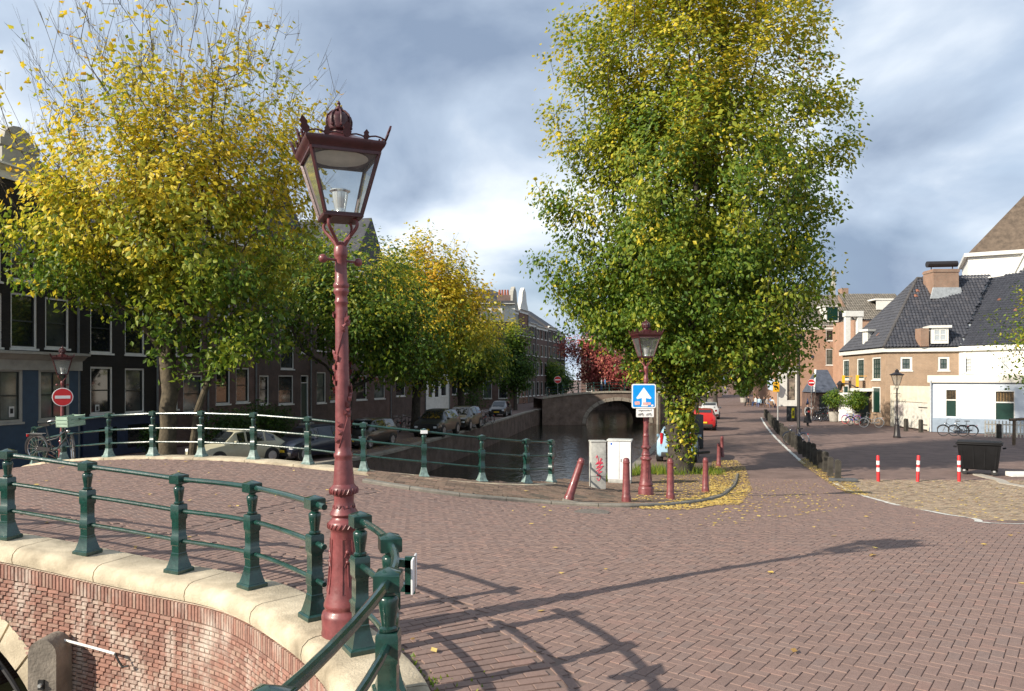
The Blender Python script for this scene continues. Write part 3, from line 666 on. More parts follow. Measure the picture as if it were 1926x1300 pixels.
    mb = MB(); a = rz+.35; cx, sx = math.cos(a), math.sin(a)       # ladder rest with ball ends
    mb.tube([(-.15*cx,-.15*sx,3.10),(.15*cx,.15*sx,3.10)], .011, 8)
    for q in (-1, 1): mb.sphere((q*.165*cx, q*.165*sx, 3.10), .036, 14, 10)
    mb.build('ladder_rest', MAROON, t)
    mb = MB()
    for k in range(4):                                       # curved cradle arms
        a = rz+math.pi/4+k*math.pi/2; pr = [(.025,3.20),(.05,3.24),(.10,3.30),(.145,3.345),(.165,3.385),(.155,3.42),(.125,3.44)]
        P = crom([(r*math.cos(a), r*math.sin(a), h) for r, h in pr], 4); mb.tube(P, [.017-.006*i/len(P) for i in range(len(P))], 8)
    mb.build('cradle', MAROON, t)
    hb, ht, z0, z1 = .145, .272, 3.455, 3.955
    rot = lambda x, y: (x*math.cos(rz)-y*math.sin(rz), x*math.sin(rz)+y*math.cos(rz))
    mb = MB(); mb.lathe([(.155,3.435),(.160,3.440),(.160,3.458),(.150,3.462)], sq=4, rot=rz)
    cor = [(1,1),(-1,1),(-1,-1),(1,-1)]
    for i, j in cor:
        a_ = (*rot(i*hb, j*hb), z0); b_ = (*rot(i*ht, j*ht), z1); mb.bar(a_, b_, .024, .024)
    for k in range(4):
        (i, j), (i2, j2) = cor[k], cor[(k+1) % 4]
        mb.bar((*rot(i*ht, j*ht), z1-.01), (*rot(i2*ht, j2*ht), z1-.01), .02, .03); mb.bar((*rot(i*hb, j*hb), z0+.008), (*rot(i2*hb, j2*hb), z0+.008), .02, .02)
    fr = mb.build('lantern_frame', MAROOND, t)
    mb = MB(); mb.lathe([(.262,3.953),(.285,3.955),(.292,3.975),(.305,3.985),(.318,4.012),(.318,4.03),(.300,4.036),(.24,4.055),(.13,4.105),(.095,4.125),(.08,4.127)], sq=4, rot=rz); mb.build('roof', MAROOND, t)
    for k in range(4):
        (i, j), (i2, j2) = cor[k], cor[(k+1) % 4]; h1, h2 = hb-.006, ht-.006
        MB().add([(*rot(i*h1,j*h1),z0),(*rot(i2*h1,j2*h1),z0),(*rot(i2*h2,j2*h2),z1),(*rot(i*h2,j*h2),z1)], [(0,1,2,3)]).build('glass_pane', CLEAR, t, 0)
    MB().lathe([(.235,3.945),(.22,3.938),(.05,3.925),(.02,3.924)], 28).build('reflector', CREAM, t)
    mb = MB().lathe([(.075,3.462),(.08,3.475),(.05,3.485),(.042,3.50),(.045,3.53),(.060,3.60),(.066,3.66),(.085,3.672),(.085,3.68),(.06,3.682),(.05,3.60),(.03,3.53)], 20); mb.build('lamp_holder', SILV, t)
    mb = MB(); crown = [(.08,4.12),(.083,4.14),(.068,4.15),(.064,4.165),(.086,4.178),(.092,4.195),(.090,4.212),(.098,4.245),(.094,4.28),(.072,4.312),(.034,4.328),(.028,4.338),(.036,4.35),(.030,4.368),(.013,4.378),(.011,4.392),(.016,4.40),(.004,4.425)]
    mb.lathe(crown, 24)
    for k in range(8):
        a = 2*math.pi*k/8+rz; P = [(r*math.cos(a), r*math.sin(a), h) for r, h in ((.094,4.20),(.104,4.23),(.106,4.26),(.096,4.295),(.06,4.33),(.03,4.345))]; mb.tube(P, .008, 6); mb.sphere((.098*math.cos(a), .098*math.sin(a), 4.205), .014, 6, 5)
    mb.build('crown', MAROOND, t)
    mb = MB()                                                # palmettes and scrolls round the eave
    for k in range(4):
        (i, j), (i2, j2) = cor[k], cor[(k+1) % 4]; A_ = Vector((*rot(i*.31, j*.31), 4.03)); B_ = Vector((*rot(i2*.31, j2*.31), 4.03)); e_ = (B_-A_).normalized(); nrm = e_.cross(Vector((0,0,1)))
        for q, w_, h_ in ((0,.07,.12),(.25,.05,.075),(.5,.075,.12),(.75,.05,.075)):
            c = A_+(B_-A_)*q; tilt = nrm*.25 if q else (Vector((c.x, c.y, 0)).normalized()*.45)
            P = leaf_poly(w_, h_); vs = []
            for dd in (-.008, .008): vs += [c+e_*x+(Vector((0,0,1))+tilt)*z+nrm*dd for x, z in P]
            n = len(P); mb.add(vs, [tuple(range(n)), tuple(range(2*n-1,n-1,-1))]+[(u,n+u,n+(u+1)%n,(u+1)%n) for u in range(n)])
        P = []
        for u in range(17): q = u/16; P.append(A_+(B_-A_)*q+Vector((0,0,.012+.022*abs(math.sin(q*4*math.pi)))))
        mb.tube(P, .007, 5)
    mb.build('eave_ornament', MAROOND, t)
    return t
lamp1 = make_lamp('tall maroon lamp with crowned square lantern, standing in the gap of the bridge railing', (-1.36, 6.05, gzf(-1.36,6.05)+.03), R(23.6), lean=R(-.75)); lamp1.scale = (.985,)*3
L2 = (3.36, 18.55); lz = gzf(*L2)+RISE
lamp2 = make_lamp('maroon crowned street lamp carrying a blue arrow sign', (L2[0], L2[1], lz), R(8))
L3 = (-15.2, 25.0)
lamp3 = make_lamp('crowned street lamp with a round no-entry sign before the blue shop', (L3[0], L3[1], gzf(*L3)), R(30), relief=False)

# ------------------------------------------------------------------ signs
WHITE = pm('sign_white', (.78,.78,.76), .35, .04); BLUE = pm('sign_blue', (.0,.26,.72), .35, .06, rgb2=(.0,.30,.78)); REDS = pm('sign_red', (.62,.018,.02), .35, .06); BLACK = pm('print_black', (.015,.015,.015), .5, .1)
GREYM = pm('galvanised', (.42,.43,.43), .45, .15, 10, metal=.4)
def rrect(w_, h_, r, n=5):
    P = []
    for cx, cy, a0 in ((w_/2-r,h_/2-r,0),(-w_/2+r,h_/2-r,90),(-w_/2+r,-h_/2+r,180),(w_/2-r,-h_/2+r,270)):
        for i in range(n+1): a = R(a0+90*i/n); P.append((cx+r*math.cos(a), cy+r*math.sin(a)))
    return P
def plate(w_, h_, r, mat, name, parent, y0=-.012, y1=0.0): return MB().prism(rrect(w_, h_, r), y0, y1).build(name, mat, parent, 0)
d = L2[1]-.12; sz = lz+.0
sg = thing('traffic_sign', 'square blue sign with a white arrow and stickers, above a white subplate', 'traffic sign', (PX(1210.5,d), d-.02, PZ(745,d)), R(2))
plate(.605,.605,.05, WHITE, 'backing', sg); plate(.545,.545,.03, BLUE, 'blue_field', sg, -.0155, -.0105)
MB().prism([(0,.215),(-.19,-.045),(-.165,-.075),(-.05,-.05),(-.05,-.24),(.05,-.24),(.05,-.05),(.165,-.075),(.19,-.045)], -.0185, -.0145).build('arrow', WHITE, sg, 0)
PINK = pm('sticker_pink', (.75,.42,.40), .5, .3, 30)
for nm, x, z, w_, h_, m in (('sticker',-.165,-.175,.13,.09,PINK),('sticker',.075,-.19,.2,.07,PINK),('sticker',.02,-.235,.17,.045,WHITE),('sticker',.21,-.235,.06,.05,WHITE)):
    q = MB().prism([(a+x, b+z) for a, b in rrect(w_, h_, .02)], -.0215, -.0175).build(nm, m, sg, 0)
plate(.44,.21,.02, WHITE, 'subplate', sg).location = (.03, 0, -.42)
tm = text_mesh('uitgezonderd', .062, BLACK); q = link('lettering', tm, sg, (.03, -.0145, -.358), (R(90),0,0))
mb = MB()
for cx in (-.10, .10):                                     # moped and bicycle pictograms
    for q in (-.045, .045):
        P = [(.03+cx+q+.027*math.cos(a), -.0145, -.468+.027*math.sin(a)) for a in np.linspace(0, 2*math.pi, 14)]; mb.tube(P, .004, 4)
    x = .03+cx
    for a_, b_ in (((x-.045,-.468),(x-.015,-.43)),((x-.015,-.43),(x+.03,-.435)),((x+.045,-.468),(x+.028,-.42)),((x-.012,-.468),(x+.03,-.435)),((x-.045,-.468),(x-.012,-.468))):
        mb.bar((a_[0],-.0145,a_[1]), (b_[0],-.0145,b_[1]), .008 if cx < 0 else .004, .006)
mb.build('pictogram', BLACK, sg)
mb = MB(); mb.box(-.05,.07,0,.03,.12,.15).box(-.05,.07,0,.03,-.17,-.14).box(-.05,.07,0,.03,-.43,-.40); mb.build('bracket', GREYM, sg)
def no_entry(label, loc, rz=0, dia=.6, pole=0, name='traffic_sign'):
    s_ = thing(name, label, 'traffic sign', loc, rz)
    MB().lathe([(dia/2,-.0),(dia/2,-.01),(dia/2-.004,-.013)], 32, axis='y').build('rim', WHITE, s_)
    MB().lathe([(dia*.46,-.0125),(dia*.46,-.0165)], 32, axis='y').build('red_disc', REDS, s_)
    MB().box(-dia*.36,dia*.36,-.0205,-.016,-dia*.08,dia*.08).build('white_bar', WHITE, s_, 0)
    if pole: MB().tube([(0,.03,dia*.4),(0,.03,-pole)], .03, 10).build('pole', GREYM, s_)
    return s_
d = L3[1]-.1
no_entry('round red no-entry sign fixed to the lamp before the blue shop', (PX(118,d), d, PZ(747,d)), R(28), .62)
no_entry('no-entry sign on a grey pole beside the parked bicycles near the brick houses', (PX(1526,63), 63, PZ(720,63)), R(-15), .6, PZ(720,63))
no_entry('tiny no-entry sign at the far end of the distant bridge', (PX(1049,92), 92, PZ(714.5,92)), 0, .9, 2.4)

# ------------------------------------------------------------------ bollards
def amsterdammer(label, loc, tilt=(0,0), grp=None):
    mb = MB(); mb.lathe([(.105,-.05),(.105,.10),(.098,.13),(.090,.15),(.070,.82),(.072,.835),(.078,.845),(.078,.865),(.070,.875),(.071,.90),(.062,.935),(.04,.955),(.004,.962)], 18)
    o = mb.build('bollard', MAROON); tag(o, label, 'bollard', grp); o.location = loc; o.rotation_euler = (tilt[0], tilt[1], 0); return o
def onp(px, py, rise_=RISE):
    x, y = G(px, py)
    if rise_:
        for _ in range(30): y = .5*y+.5*(CAMZ-rise_-gzf(PX(px, y), y))*F/(py-HY)
        x = PX(px, y)
    return x, y, gzf(x, y)+rise_
bl0 = amsterdammer('maroon bollard knocked askew at the pavement corner', onp(1068,943), (R(-4), R(19)))
x, y, z = onp(1078,947); q = MB().bbox(-.17,.17,-.13,.13,-.02,.05,.01).build('footing', KST, bl0); q.rotation_euler = (0, R(-6), 0); q.location = (.06,-.02,-.0)
amsterdammer('upright maroon bollard before the white utility cabinet', onp(1178,944))
amsterdammer('upright maroon bollard between the signed lamp and the elm', onp(1261,939))
amsterdammer('maroon bollard at the kerb bend beside the fallen yellow leaves', onp(1327,926))
for p, l_ in (((1352,877), 'slim maroon bollard amid the fallen leaves just past the kerb bend'), ((1358,859), 'slim maroon bollard closest to the dark street cabinet')): amsterdammer(l_, onp(*p, 0))
# stone bollards lining the street
STONE = pm('bollard_stone', (.052,.047,.038), .9, .35, 4, .5, 25)
def stone_mesh(h, w_, t_):
    P = [(-w_/2,0)]+[(-w_/2*math.cos(a), h-w_/2+w_/2*math.sin(a)) for a in np.linspace(0, math.pi, 9)]+[(w_/2,0)]
    return MB().prism(P, -t_/2, t_/2).mesh('stone_bollard', STONE, 30)
SM = [stone_mesh(.80,.19,.21), stone_mesh(.75,.18,.20), stone_mesh(.85,.20,.21)]
a0, a1 = np.array([11.5,26.2]), np.array([24.2,70.6]); dirb = (a1-a0)/np.linalg.norm(a1-a0); nst = 38
for i in range(nst):
    p = a0+(a1-a0)*i/(nst-1)+rng.normal(0, .03, 2)+np.array([.35*math.sin(i/37*math.pi)*-1.0, 0]); o = link('stone_bollard', SM[i % 3], None, (p[0], p[1], gzf(*p)-.02), (rng.normal(0,.03), rng.normal(0,.03), math.atan2(dirb[1], dirb[0])-math.pi/2+rng.normal(0,.1)))
    tag(o, 'dark rounded stone bollard in the row dividing street and square', 'bollard', 'stone bollards between street and square')
x, y = G(1588, 906); q = link('fallen_stone', MB().bbox(-.5,.42,-.15,.15,0,.12,.04).mesh('fallen_stone', pm('slab_stone', (.09,.095,.10), .8, .3, 5)), None, (x, y, gzf(x, y)), (0,0,R(-8))); tag(q, 'dark stone slab lying flat at the end of the bollard row', 'stone slab')
for i, (px, py) in enumerate(((1704,811),(1732,813),(1879,824))):
    x, y = G(px, py); o = link('stone_bollard', SM[2], None, (x, y, gzf(x, y)-.02), (0,0,.2)); o.scale = (1,1,1.05)
    tag(o, ('stone post standing before the hinge side of the cream gate', 'stone post at the cream gate next to the pale blue annex', 'stone post in front of the white picket fence')[i], 'bollard')
# red and white posts
for i, px in enumerate((1652,1726,1804)):
    x, y = G(px, 906); t = thing('marker_post', ('red and white marker post nearest the stone bollards', 'middle one of three red and white marker posts', 'red and white marker post in front of the black container')[i], 'marker post', (x, y, gzf(x, y)), 0, 'red and white marker posts'); t.rotation_euler = (R((1.5,-1,1)[i]), R((-1.5,2.5,-1)[i]), 0)
    MB().lathe([(.058,0),(.055,.02),(.055,.90),(.045,.925),(.004,.93)], 16).build('tube', pm('post_red', (.52,.02,.025), .5, .12), t)
    for z in (.36,.60): MB().lathe([(.057,z),(.0575,z+.005),(.0575,z+.135),(.057,z+.14)], 16).build('white_band', pm('post_white', (.72,.72,.7), .4, .08), t)

# ------------------------------------------------------------------ utility cabinets at the corner
x, y, z = onp(1125, 919); cb = thing('utility_cabinet', 'narrow grey concrete cabinet sprayed with red graffiti', 'utility cabinet', (x, y+.15, z-.02), R(4))
CONC = pm('grey_concrete', (.40,.40,.37), .9, .25, 5, .2, 40)
MB().bbox(-.19,.19,-.16,.16,0,1.20,.012).build('body', CONC, cb); MB().bbox(-.205,.205,-.175,.175,1.20,1.235,.01).build('lid', CONC, cb); MB().box(-.192,.192,-.1625,-.16,.33,.338).build('seam', BLACK, cb, 0)
GRAF = pm('graffiti_red', (.62,.04,.09), .6, .2, 8); mb = MB()
for P in ([(-.07,.80),(-.04,.86),(-.01,.72),(-.06,.66),(.02,.70),(.06,.80),(.03,.60),(-.05,.58)], [(.09,.78),(-.02,.66),(.10,.70),(-.06,.54),(.12,.60),(-.07,.46)], [(.10,.58),(-.02,.44),(.09,.46),(-.05,.36),(.05,.34),(0,.22),(-.05,.30)], [(-.09,.64),(.12,.66)]):
    Q = crom([(a, -.163, b) for a, b in P], 5); mb.tube(Q, .008, 4)
mb.build('graffiti', GRAF, cb)
x, y, z = onp(1168, 909); cb = thing('utility_cabinet', 'large white utility cabinet with a small blue sticker', 'utility cabinet', (x, y+.25, z-.02), R(-14))
CABW = pm('cabinet_white', (.70,.71,.71), .45, .08, 3)
MB().bbox(-.36,.36,-.21,.27,0,.12,.01).build('plinth', CONC, cb); MB().bbox(-.37,.37,-.22,.28,.125,1.36,.012).build('body', CABW, cb); MB().bbox(-.40,.40,-.25,.31,1.36,1.41,.015).build('lid', pm('cabinet_lid', (.52,.54,.52), .6, .15), cb)
MB().box(-.005,.005,-.2225,-.22,.15,1.34).build('door_gap', BLACK, cb, 0); MB().box(-.28,-.22,-.2235,-.2195,1.24,1.31).build('sticker', pm('sticker_blue', (.02,.12,.5), .4), cb, 0); MB().bbox(.04,.07,-.235,-.22,.70,.80,.004).build('handle', GREYM, cb)
MB().box(.371,.374,-.18,.24,.2,1.30).build('side_panel', pm('cabinet_side', (.10,.10,.10), .6, .3), cb, 0)
# tree guard rail at the elm
x, y, z = onp(1296, 884, 0); tg = thing('tree_guard', 'low dark timber rail on a maroon post at the foot of the elm', 'barrier', (x, y-.3, z))
MB().tube([(-.75,-.05,.62),(.75,.05,.74)], .055, 8).build('rail', pm('dark_timber', (.045,.04,.035), .7, .3, 8), tg); MB().tube([(-.02,0,0),(-.12,0,.62)], .06, 10).build('post', MAROON, tg)

# ------------------------------------------------------------------ bridge-side bits: mooring timber, pipe, string of lamps, litter
WOOD = pm('weathered_timber', (.19,.165,.135), .9, .3, 3, .6, 30)
mpx, mpy = NR.at(NR.near(-4.80, 8.45)[1].item(), .50); mp_ = thing('mooring_post', 'weathered grey timber fender rising before the brick bridge face', 'post', (float(mpx), float(mpy), WATER-.4))
P = [(-.15,0)]+[(-.15*math.cos(a), 2.98+.16*math.sin(a)) for a in np.linspace(0, math.pi, 9)]+[(.15,0)]
MB().prism(P, -.14, .14).build('timber', WOOD, mp_, 30); MB().box(-.03,.03,-.165,-.14,2.62,2.72).build('bolt_plate', BLACK, mp_, 0); MB().tube([(0,-.19,2.67),(0,-.15,2.67)], .02, 8).build('bolt', SILV, mp_)
P = []
sp = NR.near(-4.86, 8.47)[1].item()
for q in np.linspace(0, .95, 8): x, y = NR.at(sp-.05+q, .40); P.append((float(x), float(y), .78-.07*q))
o = MB().tube(P, .014, 8).build('conduit', pm('white_plastic', (.75,.74,.7), .5, .1)); tag(o, 'thin white conduit clipped to the brick bridge face', 'pipe')
x, y, z = P[-1]; o = MB().tube([(x,y,z),(x+.05,y-.02,z-.07),(x+.09,y-.02,z-.13),(x+.15,y-.02,z-.12)], .012, 6).build('cable_end', BLACK); tag(o, 'loose black cable end hanging from the white conduit', 'cable')
lt = thing('light_string', 'black cable with small bulbs along the bridge arch', 'light string')
P = [wall_pt(AC+(AW-.06)*math.cos(a), AZ+(AH-.06)*math.sin(a), .34) for a in np.linspace(.15, 1.4, 22)]
MB().tube(P, .028, 7).build('cable', BLACK, lt)
for i in range(1, 22, 3): MB().sphere((P[i][0], P[i][1]-.06, P[i][2]-.02), .032, 10, 8).build('bulb', pm('bulb_glass', (.6,.58,.5), .15, .05), lt)

# ------------------------------------------------------------------ bicycles
RUB = pm('rubber', (.016,.016,.016), .7, .2); CHR = pm('chrome', (.55,.55,.55), .2, .1, metal=.9); SADD = pm('saddle_black', (.02,.018,.016), .5, .1)
def make_bike(label, loc, rz, frame=(.02,.02,.022), lean=0, crate=None, steer=0, wheelc=None, group=None, name='bicycle', basket=False):
    t = thing(name, label, 'bicycle', loc, rz, group); t.rotation_euler = (lean, 0, rz)
    FM = pm('bike_%d_%d_%d' % tuple(int(c*255) for c in frame), frame, .35, .1, coat=.3); TM = RUB if wheelc is None else pm('tyre_%d' % int(wheelc[0]*255), wheelc, .6)
    def wheel(x, nm, ang=0):
        w_ = MB(); n = 28; q = math.cos(ang), math.sin(ang); P = [(.33*math.cos(a)*q[0], .33*math.cos(a)*q[1], .345+.33*math.sin(a)) for a in np.linspace(0, 2*math.pi, n+1)]; w_.tube(P, .019, 6, cap=False)
        o_ = w_.build(nm, TM, t); o_.location = (x, 0, 0)
        r_ = MB(); P = [(.305*math.cos(a)*q[0], .305*math.cos(a)*q[1], .345+.305*math.sin(a)) for a in np.linspace(0, 2*math.pi, n+1)]; r_.tube(P, .009, 4, cap=False)
        for k in range(14): a = 2*math.pi*k/14; r_.tube([(0,0,.345),(.3*math.cos(a)*q[0], .3*math.cos(a)*q[1], .345+.3*math.sin(a))], .0035, 3)
        r_.sphere((0,0,.345), .03, 8, 6); s_ = r_.build('rim', CHR, o_)
        g_ = MB(); P = [(.365*math.cos(a)*q[0], .365*math.cos(a)*q[1], .345+.365*math.sin(a)) for a in np.linspace(R(20), R(200) if x < 0 else R(170), 12)]; g_.tube(P, .022, 5); g2 = g_.build('mudguard', FM, t); g2.location = (x, 0, 0)
    wheel(-.52, 'wheel'); wheel(.55, 'wheel', steer)
    f = MB(); BB = (-.05,0,.30); ST = (-.20,0,.82); HT = (.36,0,.86); HB = (.40,0,.66)
    f.tube([BB, ST], .017, 7).tube([BB, (.1,0,.36), HB], .018, 7).tube([ST[:2]+(.55,), (.1,0,.62), (.37,0,.80)], .016, 7).tube([HT, HB], .02, 7).tube([BB, (-.52,0,.345)], .012, 6).tube([(-.17,0,.72), (-.52,0,.345)], .011, 6)
    for q in (-.045, .045): f.tube([HB, (.43,q,.62), (.55,q,.345)], .011, 6)
    f.tube([ST, (-.22,0,.92)], .013, 6)
    f.bar((-.10,-.03,.33), (-.50,-.03,.36), .03, .09)
    f.tube([(-.78,-.06,.72),(-.28,-.06,.72),(-.28,.06,.72),(-.78,.06,.72),(-.78,-.06,.72)], .008, 5).tube([(-.60,-.06,.72),(-.52,-.05,.36)], .006, 4).tube([(-.60,.06,.72),(-.52,.05,.36)], .006, 4)
    f.build('frame', FM, t)
    h = MB(); h.tube([HT, (.34,0,1.02)], .013, 6); h.tube(crom([(.16,-.29,1.07),(.28,-.25,1.10),(.35,0,1.04),(.28,.25,1.10),(.16,.29,1.07)], 4), .012, 6); h.build('handlebar', CHR, t)
    s_ = MB(); s_.prism([(-.14,-.09),(-.1,-.11),(0,-.05),(.13,-.025),(.13,.025),(0,.05),(-.1,.11),(-.14,.09)], .925, .975, plane='xy'); o_ = s_.build('saddle', SADD, t); o_.location = (-.22, 0, 0)
    p = MB(); p.tube([(-.05,-.08,.30),(-.05,.08,.30)], .012, 6); p.bar((.10,-.12,.24),(.10,-.06,.24), .08, .02); p.bar((-.20,.12,.36),(-.20,.06,.36), .08, .02); p.tube([(-.05,-.07,.30),(.10,-.07,.24)], .008, 5).tube([(-.05,.07,.30),(-.20,.07,.36)], .008, 5); p.build('pedals', SADD, t)
    MB().sphere((.45,0,.80), .045, 10, 7).build('headlight', CHR, t); MB().bbox(-.81,-.79,-.03,.03,.64,.70,.005).build('tail_light', REDS, t)
    if crate:
        c = MB(); x0, x1, y0, y1, z0, z1 = .36, .72, -.27, .27, .93, 1.20
        c.box(x0,x1,y0,y1,z0,z0+.015)
        for zz in (0,.09,.18): c.box(x0,x0+.012,y0,y1,z0+zz,z0+zz+.075).box(x1-.012,x1,y0,y1,z0+zz,z0+zz+.075).box(x0,x1,y0,y0+.012,z0+zz,z0+zz+.075).box(x0,x1,y1-.012,y1,z0+zz,z0+zz+.075)
        for xx in (x0,x1-.02):
            for yy in (y0,y1-.02): c.box(xx,xx+.02,yy,yy+.02,z0,z1)
        c.build('crate', crate, t)
    return t
x, y = PX(104, 18.5), 18.5
CRATE = pm('crate_green', (.30,.42,.32), .6, .15, 6)
make_bike('black bicycle with a pale green crate leaning on the bridge railing', (x, y, gzf(x, y)), R(-14), crate=CRATE, steer=R(-38), lean=R(4))
x, y = G(1498, 838); make_bike('dark blue bicycle parked against the tall black lamp post', (x, y, gzf(x, y)), R(115), (.015,.03,.07), steer=R(20))
x, y = G(1639, 804); wb_ = make_bike('white bicycle with white tyres beside the potted tree', (x, y, gzf(x, y)), R(172), (.75,.75,.73), wheelc=(.7,.7,.68), lean=R(-5))
bk = make_bike('black bicycle standing behind the white one', (0,0,0), 0)
bk.location = (*G(1614, 801), 0); bk.rotation_euler = (R(4), 0, R(150))
x, y = G(1601, 798); make_bike('bicycle painted in blue, white and red patches by the white board', (x, y, 0), R(120), (.05,.12,.5), lean=R(3), wheelc=(.5,.06,.06))
for i, px in enumerate((1538,1546,1553,1561,1568)):
    x, y = G(px, 792-i*.4); dup_thing(bk, (x, y+.2*i, 0), R(95+9*(i % 3)), 'dark bicycle parked in the cluster next to the potted trees', 'bicycles clustered beside the potted trees')
for i, (px, py, a) in enumerate(((1793,821,8),(1812,821,20))):
    x, y = G(px, py); dup_thing(bk, (x, y, 0), R(a+150), ('black bicycle propped against the pale blue annex', 'black bicycle with its front wheel turned, leaning on the picket fence corner')[i])
LBX = [(752,812,0),(764,811,1),(776,809,2),(903,801,3),(912,799,4),(921,797,5),(929,794,6),(985,757,7),(994,755,8)]
for px, py, i in LBX:
    x, y = G(px, py+2); dup_thing(bk, (x-.4, y, gzf(x-.4, y)), R(70+25*(i % 4)), ('bicycle parked between the black hatchback and the grey sport utility car', 'bicycle parked between the bronze sport utility car and the lone black car', 'bicycle parked on the quay past the lone black car')[0 if i < 3 else 1 if i < 7 else 2], ('bicycles behind the black hatchback', 'bicycles before the lone black car', 'bicycles past the lone black car')[0 if i < 3 else 1 if i < 7 else 2])

# ------------------------------------------------------------------ cars
CGLASS = glass_mat('car_glass', (.015,.018,.02), .03); PLAST = pm('black_plastic', (.02,.02,.02), .6, .1); LAMPG = pm('headlight_glass', (.75,.78,.8), .1, .05); TAILR = pm('tail_red', (.45,.01,.02), .2, .1); PLY = pm('plate_yellow', (.75,.50,.03), .4, .05)
RIM = pm('alloy', (.45,.45,.46), .3, .1, metal=.7)
def make_car(label, loc, rz, paint, st, roof=(2, 5), belt_in=0, wheelr=.31, axles=(-1.2, 1.25), hl=(.62,.55), tl='side', plate_f=True, coat=.6, cat='car'):
    """st: stations rear to front (x, zlow, zbelt, ztop, half width low, belt, top); roof: first and last station under the roof"""
    t = thing('parked_car', label, cat, loc, rz); PM = pm('carpaint_%d_%d_%d' % tuple(int(c*1000) for c in paint), paint, .35, .06, coat=coat)
    mb = MB(); vs = []; n = 14
    for (x, zl, zb, zt, wl, wb2, wt) in st:
        zm = zl+(zb-zl)*.62; half = [(wl*.90,zl),(wl,zl+.10),(wl*1.02+.0,zm),(wb2,zb),(wt,zt-.05 if zt-zb > .1 else zt-.01),(wt*.78,zt),(0,zt+.015)]
        ring = [(x,y_,z_) for y_, z_ in half]+[(x,-y_,z_) for y_, z_ in half[-2::-1]]; vs += ring
    k = 13; fs = []
    for i in range(len(st)-1):
        for j in range(k): fs.append((i*k+j, i*k+(j+1)%k, (i+1)*k+(j+1)%k, (i+1)*k+j))
    fs += [tuple(range(k)), tuple(range((len(st)-1)*k, len(st)*k))[::-1]]
    mb.add(vs, fs); mb.build('body', PM, t, 38)
    r0, r1 = roof
    def quad(a, b, c, d_, nm, mat=CGLASS, push=.012):
        P = [Vector(q) for q in (a, b, c, d_)]; nn = (P[1]-P[0]).cross(P[3]-P[0]).normalized(); cen = sum(P, Vector())/4
        if nn.dot(cen-Vector((0,0,.7))) < 0: nn = -nn
        P = [q+nn*push for q in P]; MB().add(P, [(0,1,2,3)]).build(nm, mat, t, 0)
    def side(i, up, s_):
        x, zl, zb, zt, wl, wb2, wt = st[i]; q = up; return (x, s_*(wb2+(wt-wb2)*q), zb+(zt-.05-zb)*q)
    for s_ in (-1, 1):
        for i in range(r0, r1):
            a, b = Vector(side(i, .12, s_)), Vector(side(i+1, .12, s_)); c, d_ = Vector(side(i+1, .90, s_)), Vector(side(i, .90, s_))
            e1 = .05; ab = (b-a); dc = (c-d_); f_ = e1/max(.2, ab.length)
            quad(a+ab*f_, b-ab*f_, c-dc*f_, d_+dc*f_, 'side_window')
    for (lo, hi, nm) in ((r1+1, r1, 'windscreen'), (r0-1, r0, 'rear_window')):
        if 0 <= lo < len(st):
            x, zl, zb, zt, wl, wb2, wt = st[lo]; x2, _, zb2, zt2, _, _, wt2 = st[hi]
            A_ = Vector((x, wt*.86, zt+.01)); B_ = Vector((x2, wt2*.86, zt2-.0)); m1 = A_.lerp(B_, .10); m2 = A_.lerp(B_, .93)
            quad(m1, (m1.x,-m1.y,m1.z), (m2.x,-m2.y,m2.z), m2, nm, push=.018)
    wmax = max(s_[4] for s_ in st)*1.02
    for ax_ in axles:
        for s_ in (-1, 1):
            MB().lathe([(wheelr*1.14,s_*(wmax-.25)),(wheelr*1.14,s_*(wmax+.004))], 24, (ax_,0,wheelr+.01), axis='y').build('wheel_arch', PLAST, t)
            w_ = MB().lathe([(wheelr*.60,s_*(wmax-.17)),(wheelr*.93,s_*(wmax-.17)),(wheelr,s_*(wmax-.14)),(wheelr,s_*(wmax-.0)),(wheelr*.93,s_*(wmax+.025)),(wheelr*.66,s_*(wmax+.028))], 26, (ax_,0,wheelr), axis='y').build('wheel', RUB, t)
            r_ = MB().lathe([(wheelr*.66,s_*(wmax+.029)),(wheelr*.60,s_*(wmax+.012)),(wheelr*.58,s_*(wmax+.010))], 22, (ax_,0,wheelr), axis='y')
            for q in range(5): a = 2*math.pi*q/5; r_.bar((ax_,s_*(wmax+.022),wheelr), (ax_+wheelr*.6*math.cos(a), s_*(wmax+.025), wheelr+wheelr*.6*math.sin(a)), .05, .02)
            r_.build('rim', RIM, w_)
    xf, xr = st[-1][0], st[0][0]; wf, wr = st[-1][4], st[0][4]
    for s_ in (-1, 1):
        MB().bbox(xf-.10,xf+.02,s_*hl[0]-.11,s_*hl[0]+.11,hl[1],hl[1]+.13,.03).build('headlight', LAMPG, t)
        if tl == 'tall': MB().bbox(xr-.0,xr+.16,s_*wr*.90-.06,s_*wr*.90+.06,.66,1.28,.03).build('tail_light', TAILR, t)
        else: MB().bbox(xr-.02,xr+.10,s_*wr*.82-.09,s_*wr*.82+.09,.70,.86,.03).build('tail_light', TAILR, t)
        i = r1; x, zl, zb, zt, wl, wb2, wt = st[i]; MB().bbox(x+.05,x+.17,s_*(wb2+.10)-.09,s_*(wb2+.10)+.09,zb+.02,zb+.15,.03).build('mirror', PM, t)
    MB().bbox(xf-.14,xf+.04,-wf*.92,wf*.92,.24,.42,.04).build('bumper', PLAST if coat > .3 else PM, t); MB().bbox(xr-.04,xr+.14,-wr*.92,wr*.92,.26,.46,.04).build('bumper', PLAST if coat > .3 else PM, t)
    MB().bbox(xf+.03,xf+.05,-.26,.26,.40,.51,.004).build('number_plate', PLY, t); MB().bbox(xr-.06,xr-.035,-.26,.26,.52,.63,.004).build('number_plate', PLY, t)
